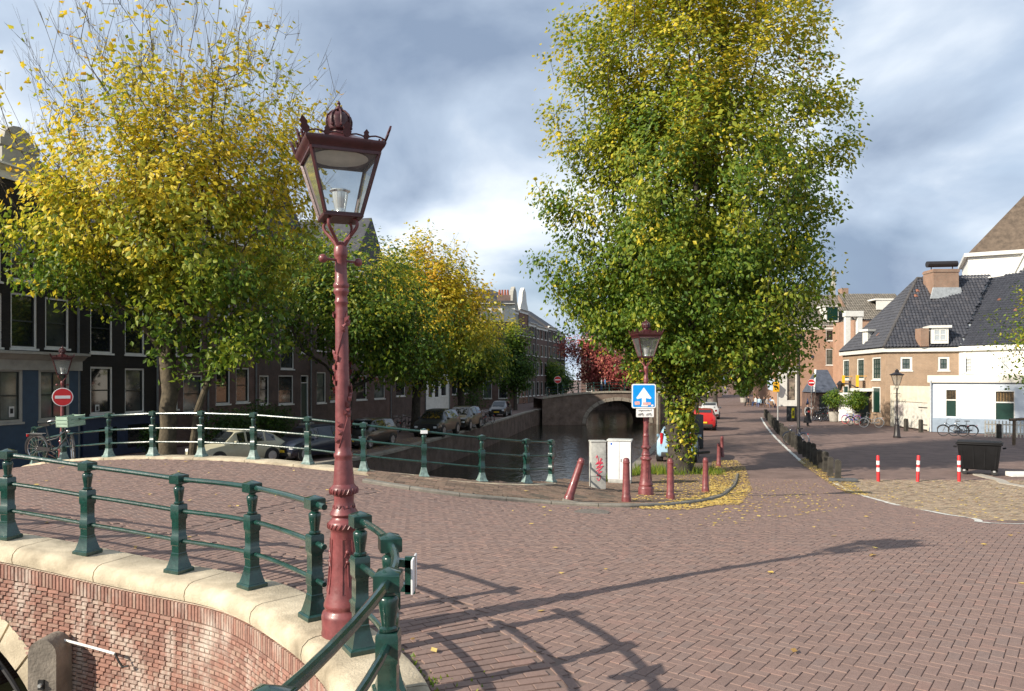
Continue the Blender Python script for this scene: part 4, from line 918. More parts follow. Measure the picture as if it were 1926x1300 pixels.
    MB().bbox(xf-.02,xf+.025,-.34,.34,.53,.64,.01).build('grille', PLAST, t)
    return t
HATCH = [(-1.85,.35,.78,.82,.68,.70,.60),(-1.78,.28,.92,1.22,.80,.80,.62),(-1.55,.22,.95,1.46,.82,.82,.60),(-.5,.20,.94,1.52,.83,.83,.62),(.35,.20,.92,1.49,.83,.82,.60),(.55,.20,.91,1.42,.83,.82,.58),(1.15,.21,.90,.95,.83,.80,.66),(1.65,.24,.78,.82,.80,.75,.60),(1.85,.32,.66,.70,.70,.66,.52)]
SUV = [(-2.15,.40,.85,.90,.78,.78,.68),(-2.05,.32,1.0,1.35,.90,.88,.66),(-1.75,.26,1.04,1.62,.92,.90,.66),(-.6,.25,1.03,1.68,.93,.90,.68),(.30,.25,1.02,1.65,.93,.90,.66),(.55,.25,1.02,1.56,.93,.90,.64),(1.15,.26,1.0,1.06,.92,.88,.72),(1.85,.29,.92,.96,.90,.84,.68),(2.12,.36,.78,.82,.80,.76,.60)]
SEDAN = [(-2.0,.34,.72,.76,.66,.66,.54),(-1.9,.28,.84,.90,.74,.73,.60),(-1.45,.24,.90,1.22,.76,.74,.56),(-.9,.22,.90,1.44,.77,.74,.56),(.0,.22,.90,1.48,.77,.74,.57),(.42,.22,.90,1.42,.77,.74,.55),(.95,.22,.88,.92,.76,.72,.60),(1.6,.24,.78,.83,.75,.70,.52),(1.95,.32,.62,.68,.70,.62,.42)]
def pcar(label, x, y, hd, paint, st, **k): return make_car(label, (x, y, gzf(x, y)), math.atan2(hd[1], hd[0]), paint, st, **k)
pcar('old cream saloon car with sloping tail parked behind the bridge railing', -11.75, 31.6, (-.62,-.78), (.42,.40,.29), SEDAN, roof=(2,5), hl=(.52,.62), coat=.2)
pcar('dark blue rounded hatchback parked next to the cream saloon', -9.2, 34.0, (-.5,-.86), (.010,.014,.03), HATCH, roof=(2,5), wheelr=.33)
pcar('black hatchback parked on the shaded quay behind the lamp shaft', -7.75, 39.8, (-.32,-.95), (.010,.010,.011), HATCH, roof=(2,5))
pcar('dark grey sport utility car with an orange plate under the yellow tree', -4.85, 48.0, (-.25,-.97), (.02,.022,.024), SUV, roof=(2,5), axles=(-1.35,1.35), wheelr=.36)
pcar('dark bronze sport utility car parked behind the grey one', -3.55, 53.8, (-.22,-.97), (.035,.03,.022), SUV, roof=(2,5), axles=(-1.35,1.35), wheelr=.36)
pcar('black car parked alone near the distant bridge ramp', -1.15, 72.5, (-.18,-.98), (.012,.014,.018), HATCH, roof=(2,5))
lb = pcar('pale blue small hatchback with tall red tail lights behind the elm', 7.55, 33.6, (.27,.96), (.30,.48,.62), HATCH, roof=(2,5), tl='tall')
pcar('red car parked along the street beyond the pale blue hatchback', 13.9, 53.5, (.28,.96), (.42,.02,.02), HATCH, roof=(2,5))
pcar('silver car parked behind the red one on the quay side', 18.2, 68, (.28,.96), (.45,.46,.47), HATCH, roof=(2,5))
x, y = 9.6, 38.6; o = MB().bbox(-.32,.32,-.3,.3,0,1.75,.03).build('street_cabinet', pm('cabinet_dark', (.025,.03,.035), .5, .2)); tag(o, 'dark street cabinet standing behind the elm trunk', 'utility cabinet'); o.location = (x, y, 0)

# ------------------------------------------------------------------ square: container, lamps, bin, plants, fence, posts
x, y = G(1850, 893); ct = thing('waste_container', 'large black wheeled waste container on the square', 'waste container', (x, y+.25, gzf(x, y)), R(-34))
BIN = pm('bin_black', (.006,.006,.007), .6, .25, 5, .1, 20, spec=.25)
mb = MB(); vs = []
for z, sx, sy in ((.20,.58,.42),(.24,.60,.44),(1.12,.70,.53),(1.14,.72,.55)): vs += [(-sx,-sy,z),(sx,-sy,z),(sx,sy,z),(-sx,sy,z)]
fs = [(3,2,1,0),(12,13,14,15)]+[(a*4+i, a*4+(i+1)%4, a*4+4+(i+1)%4, a*4+4+i) for a in range(3) for i in range(4)]
mb.add(vs, fs)
for q in np.linspace(-.5,.5,4): mb.bar((q,-.45,.26),(q*1.16,-.535,1.10), .05, .02)
mb.build('tub', BIN, ct); MB().bbox(-.76,.76,-.59,.57,1.14,1.19,.02).build('rim', BIN, ct); MB().bbox(-.72,.72,-.56,.55,1.19,1.25,.025).build('lid', BIN, ct)
for q in (-1,1):
    MB().tube([(q*.74,-.1,1.0),(q*.84,-.1,1.02),(q*.84,.1,1.02),(q*.74,.1,1.0)], .022, 7).build('handle', BIN, ct)
    for r_ in (-1,1): w_ = MB().lathe([(.10,-.03),(.11,-.02),(.11,.02),(.10,.03)], 16, (q*.48,r_*.34,.11), axis='y').build('castor', RUB, ct); MB().box(q*.48-.04,q*.48+.04,r_*.34-.05,r_*.34+.05,.12,.22).build('fork', GREYM, w_)
# old black lantern on the square
IRON = pm('black_iron', (.022,.018,.018), .45, .25, 8)
x, y = G(1687, 823); l4 = thing('street_lamp', 'dark iron lamp with open flared lantern on the square', 'street lamp', (x, y, gzf(x, y)))
MB().lathe([(.22,0),(.22,.08),(.19,.12),(.16,.5),(.13,.75),(.15,.78),(.10,.85),(.085,1.1),(.10,1.14),(.06,1.2),(.052,1.9),(.065,1.95),(.05,2.0),(.04,2.9),(.06,2.93),(.03,3.05)], 18).build('post', IRON, l4)
mb = MB().tube([(-.22,0,2.72),(.22,0,2.72)], .014, 6)
for k in range(6):
    a = math.pi*k/3; mb.tube([(.03*math.cos(a),.03*math.sin(a),2.98),(.10*math.cos(a),.10*math.sin(a),3.08),(.07*math.cos(a),.07*math.sin(a),3.22),(.17*math.cos(a),.17*math.sin(a),3.24)], .012, 5); mb.tube([(.17*math.cos(a),.17*math.sin(a),3.24),(.36*math.cos(a),.36*math.sin(a),3.85)], .013, 5)
for r_, z in ((.17,3.24),(.36,3.85)): mb.tube([(r_*math.cos(a), r_*math.sin(a), z) for a in np.linspace(0, 2*math.pi, 13)], .016, 6, cap=False)
mb.build('lantern_frame', IRON, l4); MB().lathe([(.37,3.85),(.43,3.90),(.30,3.95),(.14,4.02),(.10,4.08),(.12,4.12),(.05,4.2),(.004,4.25)], 12).build('roof', IRON, l4)
for k in range(6):
    a, b = math.pi*k/3+.05, math.pi*(k+1)/3-.05; MB().add([(.165*math.cos(a),.165*math.sin(a),3.26),(.165*math.cos(b),.165*math.sin(b),3.26),(.355*math.cos(b),.355*math.sin(b),3.84),(.355*math.cos(a),.355*math.sin(a),3.84)], [(0,1,2,3)]).build('glass_pane', CLEAR, l4, 0)
x, y = G(1502, 838); ml = thing('street_lamp', 'tall plain black lamp post with flat round head beside the bollards', 'street lamp', (x, y, gzf(x, y)))
hh = PZ(632, y); MB().lathe([(.11,0),(.11,.9),(.085,1.0),(.07,hh-.1),(.06,hh)], 14).build('post', IRON, ml); MB().lathe([(.05,hh-.12),(.24,hh-.03),(.27,hh+.04),(.24,hh+.12),(.05,hh+.16)], 18, (.12,0,0)).build('head', IRON, ml)
x, y = G(1463, 797); gp = thing('sign_pole', 'thin grey pole with a yellow notice sign at the end of the bollards', 'sign pole', (x, y, 0)); MB().tube([(0,0,0),(0,0,PZ(640,y))], .055, 10).build('pole', GREYM, gp); YEL = pm('sign_yellow', (.80,.42,.01), .4, .06)
MB().bbox(-.42,.10,-.10,-.07,PZ(737,y),PZ(718,y),.01).build('panel', YEL, gp); zc = PZ(728,y); MB().box(-.28,-.22,-.105,-.10,zc-.25,zc+.15).box(-.28,-.10,-.105,-.10,zc-.25,zc-.19).box(-.34,-.02,-.105,-.10,zc+.22,zc+.30).build('symbol', BLACK, gp, 0)
x, y = G(1489, 792); bn = thing('litter_bin', 'dark grey litter bin with a bright yellow panel', 'litter bin', (x, y, 0), R(18)); MB().bbox(-.3,.3,-.3,.3,0,1.2,.03).build('body', pm('bin_grey', (.05,.055,.06), .5, .1), bn); MB().bbox(-.31,.31,-.31,.31,1.2,1.27,.03).build('cap', pm('bin_grey', (.05,.055,.06), .5), bn); MB().box(-.24,.02,-.312,-.30,.25,1.12).build('yellow_panel', pm('bin_yellow', (.72,.68,.02), .4, .06), bn, 0)
MB().bbox(-.18,-.04,-.318,-.311,.45,.9,.02).build('pictogram', BLACK, bn)
# picket fence
FW = pm('fence_white', (.66,.62,.52), .7, .12, 6)
x0, y0 = G(1853, 822); x1, y1 = x0+4.6, y0-2.6; pf = thing('picket_fence', 'cream white picket fence beside the pale blue annex', 'fence'); nf = 30; pk = MB().prism([(-.035,0),(.035,0),(.035,.98),(0,1.04),(-.035,.98)], -.012, .012).mesh('picket', FW)
fa_ = math.atan2(y1-y0, x1-x0)
for i in range(nf): q = i/(nf-1); link('picket', pk, pf, (x0+(x1-x0)*q, y0+(y1-y0)*q, 0), (0,0,fa_))
for z in (.25,.78): MB().bar((x0,y0+.03,z),(x1,y1+.03,z), .03, .08).build('fence_rail', FW, pf)
x, y = G(1907, 838); wf = thing('timber_frame', 'rough brown timber post with a crossbar at the edge of the square', 'post', (x, y, 0)); MB().tube([(0,0,0),(.02,0,1.35)], .085, 10).build('post', pm('brown_timber', (.17,.12,.075), .85, .3, 5), wf); MB().tube([(-.25,-.02,1.38),(1.9,.1,1.48)], .075, 8).build('crossbar', pm('brown_timber', (.17,.12,.075)), wf)
x, y = G(1925, 896); o = MB().bbox(-.55,.55,-.2,.2,0,.17,.02).build('concrete_block', pm('block_white', (.70,.69,.66), .7, .1)); tag(o, 'pale concrete block lying on the square past the container', 'block'); o.location = (x, y, gzf(x, y))
# flush pale kerb strip at the container
P_ = Curve2([G(1838,893), G(1880,904), G(1935,917), (21.5,22.2)]); o = sweep(P_, 0, P_.L, [(.16,-.05),(.16,.035),(-.16,.035),(-.16,-.05)], gzf, 10).build('kerb', pm('kerb_pale', (.38,.35,.30), .85, .15)); o['kind'] = 'structure'
# manhole cover
x, y = G(1113, 964); mc = MB().lathe([(.33,.0),(.33,.012),(.30,.014)], 28).build('manhole_cover', pm('cast_iron', (.16,.14,.12), .7, .3, 20)); tag(mc, 'round iron manhole cover set in the brick street near the kerb', 'manhole cover'); mc.location = (x, y, gzf(x, y))
# painted lines
def line(pts, w_, lift=.006, parent=None, breaks=()):
    c = Curve2(pts, 6); n = int(c.L/.4); vs = []; fs = []
    for i in range(n+1):
        for o_ in (-w_/2, w_/2): x, y = c.at(c.L*i/n, o_+rng.normal(0, .012)); x, y = float(x), float(y); vs.append((x, y, gzf(x, y)+lift))
    for i in range(n):
        if not any(a <= i/n <= b for a, b in breaks): fs.append((2*i, 2*i+1, 2*i+3, 2*i+2))
    o = MB().add(vs, fs).build('road_marking', pm('road_paint', (.66,.65,.60), .7, .25, 9)); o['kind'] = 'structure'; return o
line(APRON_LINE, .13, breaks=((.28,.33),(.52,.55)))
line([(p[0]-.45-.35*math.sin(q*math.pi), p[1]) for q, p in ((q, a0+(a1-a0)*q) for q in np.linspace(.12, .97, 12))], .14)

# ------------------------------------------------------------------ people
def skin_body(name, joints, bones, mat, sub=2):
    """one continuous figure grown over a skeleton: joints {name:(x,y,z,r)}"""
    nm = list(joints); me = bpy.data.meshes.new(name); me.from_pydata([joints[n][:3] for n in nm], [(nm.index(a), nm.index(b)) for a, b in bones], [])
    ob = bpy.data.objects.new(name, me); COL.objects.link(ob); md = ob.modifiers.new('skin', 'SKIN'); md.use_smooth_shade = True
    for i, n in enumerate(nm):
        sv = me.skin_vertices[0].data[i]; r = joints[n][3]; sv.radius = (r, r) if not hasattr(r, '__len__') else r; sv.use_root = (n == 'pelvis')
    s2 = ob.modifiers.new('sub', 'SUBSURF'); s2.levels = sub; s2.render_levels = sub
    dg = bpy.context.evaluated_depsgraph_get(); m2 = bpy.data.meshes.new_from_object(ob.evaluated_get(dg)); bpy.data.objects.remove(ob)
    m2.materials.clear()
    for m in (mat if isinstance(mat, (list, tuple)) else [mat]): m2.materials.append(m)
    return m2
SKIN = pm('skin', (.50,.30,.21), .55, .08)
def person(label, loc, rz, top, bottom, hair=(.06,.04,.025), pose='stand', skirt=None, group=None, seated=False, shoes=(.02,.02,.02)):
    t = thing('person', label, 'person', loc, rz, group)
    T, B = pm('cloth_%d_%d_%d' % tuple(int(c*255) for c in top), top, .85, .12), pm('cloth_%d_%d_%d' % tuple(int(c*255) for c in bottom), bottom, .85, .12)
    J = dict(pelvis=(0,0,.94,(.15,.11)), waist=(0,0,1.08,(.13,.10)), chest=(0,0,1.30,(.16,.11)), neck=(0,0,1.47,.055), head0=(0,-.005,1.56,.075), head1=(0,-.01,1.66,.088), head2=(0,0,1.73,.06))
    bones = [('pelvis','waist'),('waist','chest'),('chest','neck'),('neck','head0'),('head0','head1'),('head1','head2')]
    for s_, q in ((-1,'l'),(1,'r')):
        if seated: leg = [(s_*.09,-.02,.92,.09),(s_*.11,-.42,.90,.07),(s_*.11,-.45,.50,.05),(s_*.11,-.45,.42,.04),(s_*.11,-.58,.41,.035)]
        else: leg = [(s_*.09,0,.86,.085),(s_*.10,-.02+.06*s_,.50,.060),(s_*.10,.05*s_,.14,.042),(s_*.10,.05*s_,.05,.04),(s_*.11,-.13+.05*s_,.035,.034)]
        for i, n in enumerate(('hip','knee','shin','ankle','toe')): J[n+q] = leg[i]
        bones += [('pelvis','hip'+q),('hip'+q,'knee'+q),('knee'+q,'shin'+q),('shin'+q,'ankle'+q),('ankle'+q,'toe'+q)]
        if pose == 'raise' and s_ == 1: arm = [(.19,0,1.40,.055),(.33,-.12,1.30,.045),(.30,-.30,1.46,.036),(.29,-.34,1.53,.03)]
        elif pose == 'reach': arm = [(s_*.19,0,1.40,.055),(s_*.26,-.10,1.14,.045),(s_*.18,-.32,1.14,.036),(s_*.16,-.40,1.15,.03)]
        else: arm = [(s_*.19,0,1.40,.055),(s_*.25,.02,1.13,.045),(s_*.25,-.05,.88,.034),(s_*.245,-.07,.80,.03)]
        for i, n in enumerate(('shoulder','elbow','wrist','hand')): J[n+q] = arm[i]
        bones += [('chest','shoulder'+q),('shoulder'+q,'elbow'+q),('elbow'+q,'wrist'+q),('wrist'+q,'hand'+q)]
    me = skin_body('body', J, bones, [T, B, SKIN, pm('shoe', shoes, .5)])
    hw = max(J['wristl'][2], 0)
    for p in me.polygons:
        c = p.center
        handy = any((c-Vector(J[n][:3])).length < .075 for n in ('handl','handr'))
        p.material_index = 2 if (c.z > 1.47 and abs(c.x) < .14 and c.y > -.2) or handy else 3 if c.z < .10 and not seated else 1 if c.z < (.98) and abs(c.x) < .19 else 0
    link('body', me, t)
    h = MB(); hp = [(.093,1.60),(.102,1.66),(.098,1.72),(.075,1.775),(.035,1.80),(.004,1.805)]; h.lathe(hp, 14, (0,.022,0)); ho_ = h.build('hair', pm('hair_%d' % int(hair[0]*1000), hair, .7, .2), t)
    f = MB()
    for s_ in (-1,1): f.sphere((s_*.032,-.088,1.655), .011, 6, 5)
    f.build('eyes', BLACK, t); MB().sphere((0,-.103,1.625), .014, 6, 5, sz=1.5).build('nose', SKIN, t)
    for s_ in (-1, 1):                                      # fingers and thumb
        q = 'l' if s_ < 0 else 'r'; c = Vector(J['hand'+q][:3]); w_ = Vector(J['wrist'+q][:3]); dr = (c-w_).normalized(); sd = dr.orthogonal().normalized(); mb = MB()
        for k in range(4): b = c+sd*(.018*(k-1.5)); mb.tube([b, b+dr*(.05+.008*(k in (1,2))), b+dr*.075+sd.cross(dr)*.02], .0085, 5)
        mb.tube([w_+dr*.02+sd*.02, c+sd*.05, c+sd*.045+dr*.03], .009, 5); mb.build('fingers', SKIN, t)
    if skirt:
        MB().lathe([(.15,1.05),(.17,.95),(.24,.6),(.30,.30),(.31,.26)], 18).build('skirt', pm('skirt_%d' % int(skirt[0]*1000), skirt, .9, .15), t)
    return t
x, y = G(1519, 802)
pw = person('person in black dress, white sleeves and pointed hat, holding up a long stick', (x, y, 0), R(20), (.72,.70,.66), (.02,.02,.024), pose='raise', skirt=(.018,.018,.022))
MB().lathe([(.135,1.10),(.165,1.22),(.168,1.36),(.10,1.45)], 16).build('vest', pm('vest_black', (.02,.02,.024), .9), pw); MB().bbox(-.10,.12,-.20,-.12,1.05,1.18,.02).build('red_pouch', pm('pouch_red', (.5,.03,.03), .7), pw)
MB().lathe([(.17,1.73),(.10,1.745),(.085,1.80),(.05,1.95),(.004,2.18)], 16).build('hat', pm('hat_blue', (.03,.05,.12), .8), pw)
hand = Matrix.Rotation(R(20), 3, 'Z') @ Vector((.29,-.36,1.55)); o = MB().tube([(hand.x-.02, hand.y, .75), (hand.x, hand.y, 1.55), (hand.x+.12, hand.y, 2.75)], .016, 7).build('stick', WOOD); tag(o, 'long thin stick held up by the person with the pointed hat', 'stick'); o.location = (x, y, 0)
# café guests at the far terrace, passers-by
tx = [((.02,.02,.03),(.02,.02,.02)),((.6,.6,.58),(.05,.08,.18)),((.35,.5,.6),(.08,.1,.2)),((.03,.03,.035),(.03,.03,.05)),((.55,.5,.45),(.1,.12,.2)),((.1,.25,.5),(.05,.05,.06)),((.65,.63,.6),(.06,.09,.2))]
for i, (px, py) in enumerate(((1408,764),(1421,764),(1428,766),(1437,766),(1443,767),(1449,765),(1453,768))):
    x, y = G(px, py); person('guest in '+('black','white and navy','pale blue','charcoal','beige','bright blue','cream and navy')[i]+' clothes sitting at the distant café terrace', (x, y, -.40), R(40*i-120), *tx[i], seated=True, group='guests at the café terrace'); 
CHB = pm('chair_wicker', (.16,.10,.06), .8, .2); 
for i, (px, py) in enumerate(((1408,764),(1421,764),(1428,766),(1437,766),(1443,767),(1449,765),(1453,768))):
    x, y = G(px, py); c = thing('cafe_chair', 'wicker chair under the terrace guest in '+('black','white and navy','pale blue','charcoal','beige','bright blue','cream and navy')[i], 'chair', (x, y, 0), R(40*i-120), 'chairs at the café terrace')
    MB().box(-.22,.22,-.24,.22,.40,.44).build('seat', CHB, c); MB().box(-.22,.22,.20,.24,.44,.88).build('backrest', CHB, c)
    for a in (-.19,.19):
        for b in (-.2,.2): MB().box(a-.02,a+.02,b-.02,b+.02,0,.40).build('leg', CHB, c)
for i, (px, py) in enumerate(((1388,738),(1394,739),(1398,737),(1403,740),(1379,733))):
    x, y = G(px, py); person('passer-by in '+('white and navy','pale blue','charcoal','beige','bright blue')[i]+' clothes far down the street', (x, y, 0), R(150*i), *tx[(i+1) % 7], group='passers-by far down the street')

# ------------------------------------------------------------------ trees
GREENLEAF = [(0,(.022,.055,.010)),(.22,(.055,.120,.016)),(.40,(.115,.205,.022)),(.60,(.33,.36,.033)),(.76,(.74,.60,.05)),(.9,(.76,.56,.045)),(1,(.66,.38,.035))]
LEAF = attr_mat('autumn_leaves', GREENLEAF, .5, trans=.45, var=0, spec=.4)
REDLEAF = attr_mat('red_leaves', [(0,(.16,.04,.04)),(.4,(.38,.09,.08)),(.75,(.52,.19,.14)),(1,(.48,.30,.07))], .6, trans=.3, var=0)
BARK = pm('elm_bark', (.105,.085,.06), .95, .35, 6, .8, 14)
BARKT = pm('mossy_bark', (.085,.068,.042), .95, .4, 5, .9, 10)
BARKD = pm('dark_bark', (.055,.046,.036), .95, .35, 6, .8, 14)
def seg_tubes(A, B, ra, rb, k):
    n = len(A); D = B-A; L = np.linalg.norm(D, axis=1, keepdims=True)+1e-9; D = D/L; U = np.where(np.abs(D[:,2:3]) < .9, np.array([[0,0,1.]]), np.array([[1.,0,0]])); X = np.cross(D, U); X /= np.linalg.norm(X, axis=1, keepdims=True); Y = np.cross(D, X)
    a = 2*np.pi*np.arange(k)/k; ring = X[:,None,:]*np.cos(a)[None,:,None]+Y[:,None,:]*np.sin(a)[None,:,None]
    V = np.concatenate([A[:,None]+ring*ra[:,None,None], (B+D*rb[:,None]*.4)[:,None]+ring*rb[:,None,None]], 1).reshape(-1, 3)
    f = np.array([(j, (j+1)%k, k+(j+1)%k, k+j) for j in range(k)]); return V, (np.arange(n)[:,None,None]*2*k+f[None]).reshape(-1, 4)
def leaf_cloud(C, l, w_, tint, droop=.7, lsd=.25, cen=None):
    n = len(C); o_ = C-(C.mean(0) if cen is None else cen); o_ = o_/(np.linalg.norm(o_, axis=1, keepdims=True)+1e-6); nm = o_*.75+rng.normal(0, .5, (n,3)); nm[:,2] += .55; nm /= np.linalg.norm(nm, axis=1, keepdims=True)
    d = rng.normal(0, 1, (n,3))+o_*.5; d[:,2] -= droop; d -= nm*(d*nm).sum(1, keepdims=True); d /= np.linalg.norm(d, axis=1, keepdims=True)+1e-9; s_ = np.cross(nm, d)
    nn = np.cross(s_, d); L = (l*(1+rng.normal(0, lsd, n)).clip(.5, 1.6))[:,None]; W = L*w_
    V = np.stack([C, C+d*L*.45+s_*W*.5+nn*L*.08, C+d*L, C+d*L*.45-s_*W*.5+nn*L*.08], 1).reshape(-1, 3); return V, np.arange(4*n).reshape(n, 4), tint
def tree(label, base, trunk_top, ell, nodes, per, leaf, tintf, trunk_r, mat=LEAF, bark=BARK, sigma=.42, wob=.16, leafy=None, twigs=0, group=None, step=1.3, seed=1, cat='tree', name='tree', lean=(0,0), shell=2.4, zmin=None):
    g = np.random.default_rng(seed); bx, by = base; bz = gzf(bx, by)-.05; t = thing(name, label, cat, (bx, by, bz), 0, group)
    P = []; par = []; hts = np.arange(0, trunk_top, .6)
    for i, h in enumerate(hts): P.append((lean[0]*h+g.normal(0,.02*min(i,3)), lean[1]*h+g.normal(0,.02*min(i,3)), h)); par.append(i-1)
    P = [np.array(p) for p in P]; split = P[-1]
    wts = np.array([e[3]*e[4]*e[5]*(e[6] if len(e) > 6 else 1) for e in ell]); cnt = np.maximum(1, (nodes*wts/wts.sum()).astype(int)); A = []
    for e, c in zip(ell, cnt):
        u = g.normal(0, 1, (c,3)); u /= np.linalg.norm(u, axis=1, keepdims=True); r = g.random(c)**(1/shell); A.append(np.array(e[:3])+u*r[:,None]*np.array(e[3:6])*(1+g.normal(0,.06,(c,1))))
    A = np.concatenate(A)
    if zmin is not None: A = A[A[:,2] > zmin+g.random(len(A))*1.2]
    A = A[np.argsort(np.linalg.norm((A-split)*np.array([1,1,.8]), axis=1))]
    term = []
    arr = np.zeros((len(P)+len(A)*14, 3)); arr[:len(P)] = P; n = len(P); par = par+[0]*(len(arr)-n); ds = np.zeros(len(arr)); ds[:n] = [max(0, (trunk_top-p[2])*.5) for p in P]
    for a in A:
        q = arr[:n]; v = a-q; dist = np.linalg.norm(v, axis=1); cost = dist+.55*ds[:n]+np.where(q[:,2] > a[2]+.3, 1.0, 0)+np.where(q[:,2] < trunk_top*.55, 4, 0); i = int(np.argmin(cost)); L = dist[i]; m = max(1, int(L/step)); cur = i
        for j in range(1, m+1):
            p = q[i]+v[i]*j/m; 
            if j < m: p = p+g.normal(0, wob*min(1, L*.3), 3)+np.array([0,0,.12*L*math.sin(math.pi*j/m)*.6])
            arr[n] = p; par[n] = cur; ds[n] = ds[cur]+L/m; cur = n; n += 1
            if n >= len(arr)-2: break
        term.append(cur)
        if n >= len(arr)-20: break
    arr = arr[:n]; par = np.array(par[:n]); r = np.zeros(n); acc = np.zeros(n)
    for i in range(n-1, -1, -1):
        r[i] = max(.007, acc[i]**(1/2.35)) if acc[i] > 0 else .007
        if par[i] >= 0: acc[par[i]] += r[i]**2.35
    r = r*np.interp(r, [.007, r[0]], [1, trunk_r/r[0]]); r[:3] *= np.array([1.35,1.12,1.04])[:min(3, n)]
    idx = np.arange(1, n); pr = par[1:]; ra = np.minimum(r[pr], r[idx]*1.35+.004); ra = np.where(idx < len(hts), r[pr], ra); thick = r[idx] > .03
    V1, F1 = seg_tubes(arr[pr][thick], arr[idx][thick], ra[thick], r[idx][thick], 9); link('trunk', np_mesh('trunk', V1, F1, bark, smooth=True), t)
    Vt, Ft = seg_tubes(arr[pr][~thick], arr[idx][~thick], ra[~thick], r[idx][~thick], 4)
    T = arr[term]
    if twigs:                                                # bare twigs fanning from the outer nodes
        k = twigs; A_ = np.repeat(T, k, 0); out_ = A_-split; out_ /= np.linalg.norm(out_, axis=1, keepdims=True); d = out_+g.normal(0, .30, A_.shape)+np.array([0,0,.25]); A_ = A_-out_*g.uniform(0, .7, (len(A_),1)); d /= np.linalg.norm(d, axis=1, keepdims=True); B_ = A_+d*g.uniform(.5, 1.3, (len(A_),1)); V2, F2 = seg_tubes(A_, B_, np.full(len(A_), .006), np.full(len(A_), .003), 3)
        Ft4 = np.column_stack([F2]) ; Vt = np.concatenate([Vt, V2]); Ft = np.concatenate([Ft, F2+len(Vt)-len(V2)])
    b_ = link('branches', np_mesh('branches', Vt, Ft, bark, smooth=True), t)
    dens = np.ones(len(T)) if leafy is None else leafy(T); cn = g.poisson(per*dens); C = np.repeat(T, cn, 0); pp = arr[par[term]]; back = np.repeat(pp-T, cn, 0)
    C = C+np.clip(g.normal(0, 1, C.shape), -1.7, 1.7)*sigma*np.array([1,1,.75])+back*g.random((len(C),1))*.9
    clump = np.repeat(g.normal(0, .10, len(T)), cn); tn = np.clip(tintf(C, g)+clump+g.normal(0,.07,len(C)), 0, 1); V, Fq, tn = leaf_cloud(C, leaf, .62, tn)
    c_ = link('crown', np_mesh('crown', V, Fq, mat, tn), t); return t
# the big elm at the corner
def tm(C, g): return np.interp(C[:,2], [0, 5, 9, 13, 20], [.42, .42, .47, .57, .70])+np.interp(C[:,0], [2,7], [0,.05])*(C[:,2] < 7)
tree('broad leafy elm, green below and gold on top, at the pavement corner', (6.4, 28.2), 3.4,
     [(.7,0,15.6,4.7,4.5,4.2),(.7,0,10.8,4.9,4.6,4.2),(.6,0,20.2,4.5,4.3,3.4),(.6,0,7.0,4.6,4.2,2.5,1.1),(.5,0,4.8,3.3,3.0,1.5,1.2),(-2.9,0,6.4,2.2,2.2,1.5,1.3),(-3.2,0,13.2,2.0,2.0,2.0,1.2),(3.5,0,5.4,2.0,2.0,1.6,1.2),(-4.6,0,10.4,1.5,1.4,1.0,1.6),(-3.9,-.4,7.6,1.7,1.6,1.2,1.4),(5.6,0,13.4,1.1,1.1,2.2,1.5),(4.9,0,7.6,1.3,1.3,1.6,1.3),(-3.7,0,16.2,1.5,1.5,1.6,1.3),(4.6,0,10.2,1.3,1.3,1.5,1.3)],
     1900, 84, .17, tm, .42, bark=BARKD, sigma=.36, seed=3, shell=3.2, leafy=lambda T: np.interp(T[:,2], [9,14,20], [1.05,.85,.65]))
ivy = thing('ivy', 'yellow-green ivy shoots climbing the foot of the elm', 'ivy', (6.4, 28.2, 0)); n = 2600; h = rng.random(n)**.8*4.2+.15; a = rng.random(n)*2*np.pi; rr = .38+np.abs(rng.normal(0, .13, n))*(.35+h/4.2); C = np.column_stack([rr*np.cos(a)+.05, rr*np.sin(a), h]); V, Fq, tn = leaf_cloud(C, .15, .75, np.clip(rng.normal(.52,.14,n), 0, 1)); link('leaves', np_mesh('leaves', V, Fq, LEAF, tn), ivy)
mb = MB()
for k in range(9): a = 2*math.pi*k/9; mb.tube([(.4*math.cos(a+.1*j)*(1-.03*j), .4*math.sin(a+.1*j)*(1-.03*j), .5*j) for j in range(8)], .015, 5)
mb.build('stems', BARK, ivy)
# the half-bare yellow tree behind the bridge
def tl_(C, g): return np.interp(C[:,2], [2, 5.5, 8, 10.5, 16], [.36, .43, .58, .73, .76])
def leafy_l(T): return np.interp(T[:,2], [3, 8, 11, 13.5, 16], [1.1, 1.15, .75, .32, .08])*np.where((T[:,0] < -2.2)&(T[:,2] > 11), .35, 1)
tree('tall half-bare tree turning yellow behind the bridge railing', (-12.7, 27.3), 4.6,
     [(.4,0,10.5,5.2,4.6,4.6),(.8,0,14.2,5.4,4.6,4.6),(-3.8,0,9.0,3.0,3.0,2.6),(-3.2,0,13.5,3.6,3.4,3.8,.8),(2.6,0,6.4,2.9,2.8,2.2),(-1.4,-.4,7.0,2.6,2.4,1.6),(4.4,0,10.8,1.7,2.0,3.4),(2.2,-.5,4.6,2.0,1.8,.9)],
     920, 64, .215, tl_, .29, bark=BARKT, sigma=.38, leafy=leafy_l, twigs=4, seed=11)
st_ = MB().tube([(-12.0,27.5,0),(-11.7,27.5,2.4),(-10.9,27.5,4.6)], [.16,.13,.09], 10).build('leaning_trunk', BARKT); tag(st_, 'second leaning trunk growing beside the yellow tree', 'tree trunk')
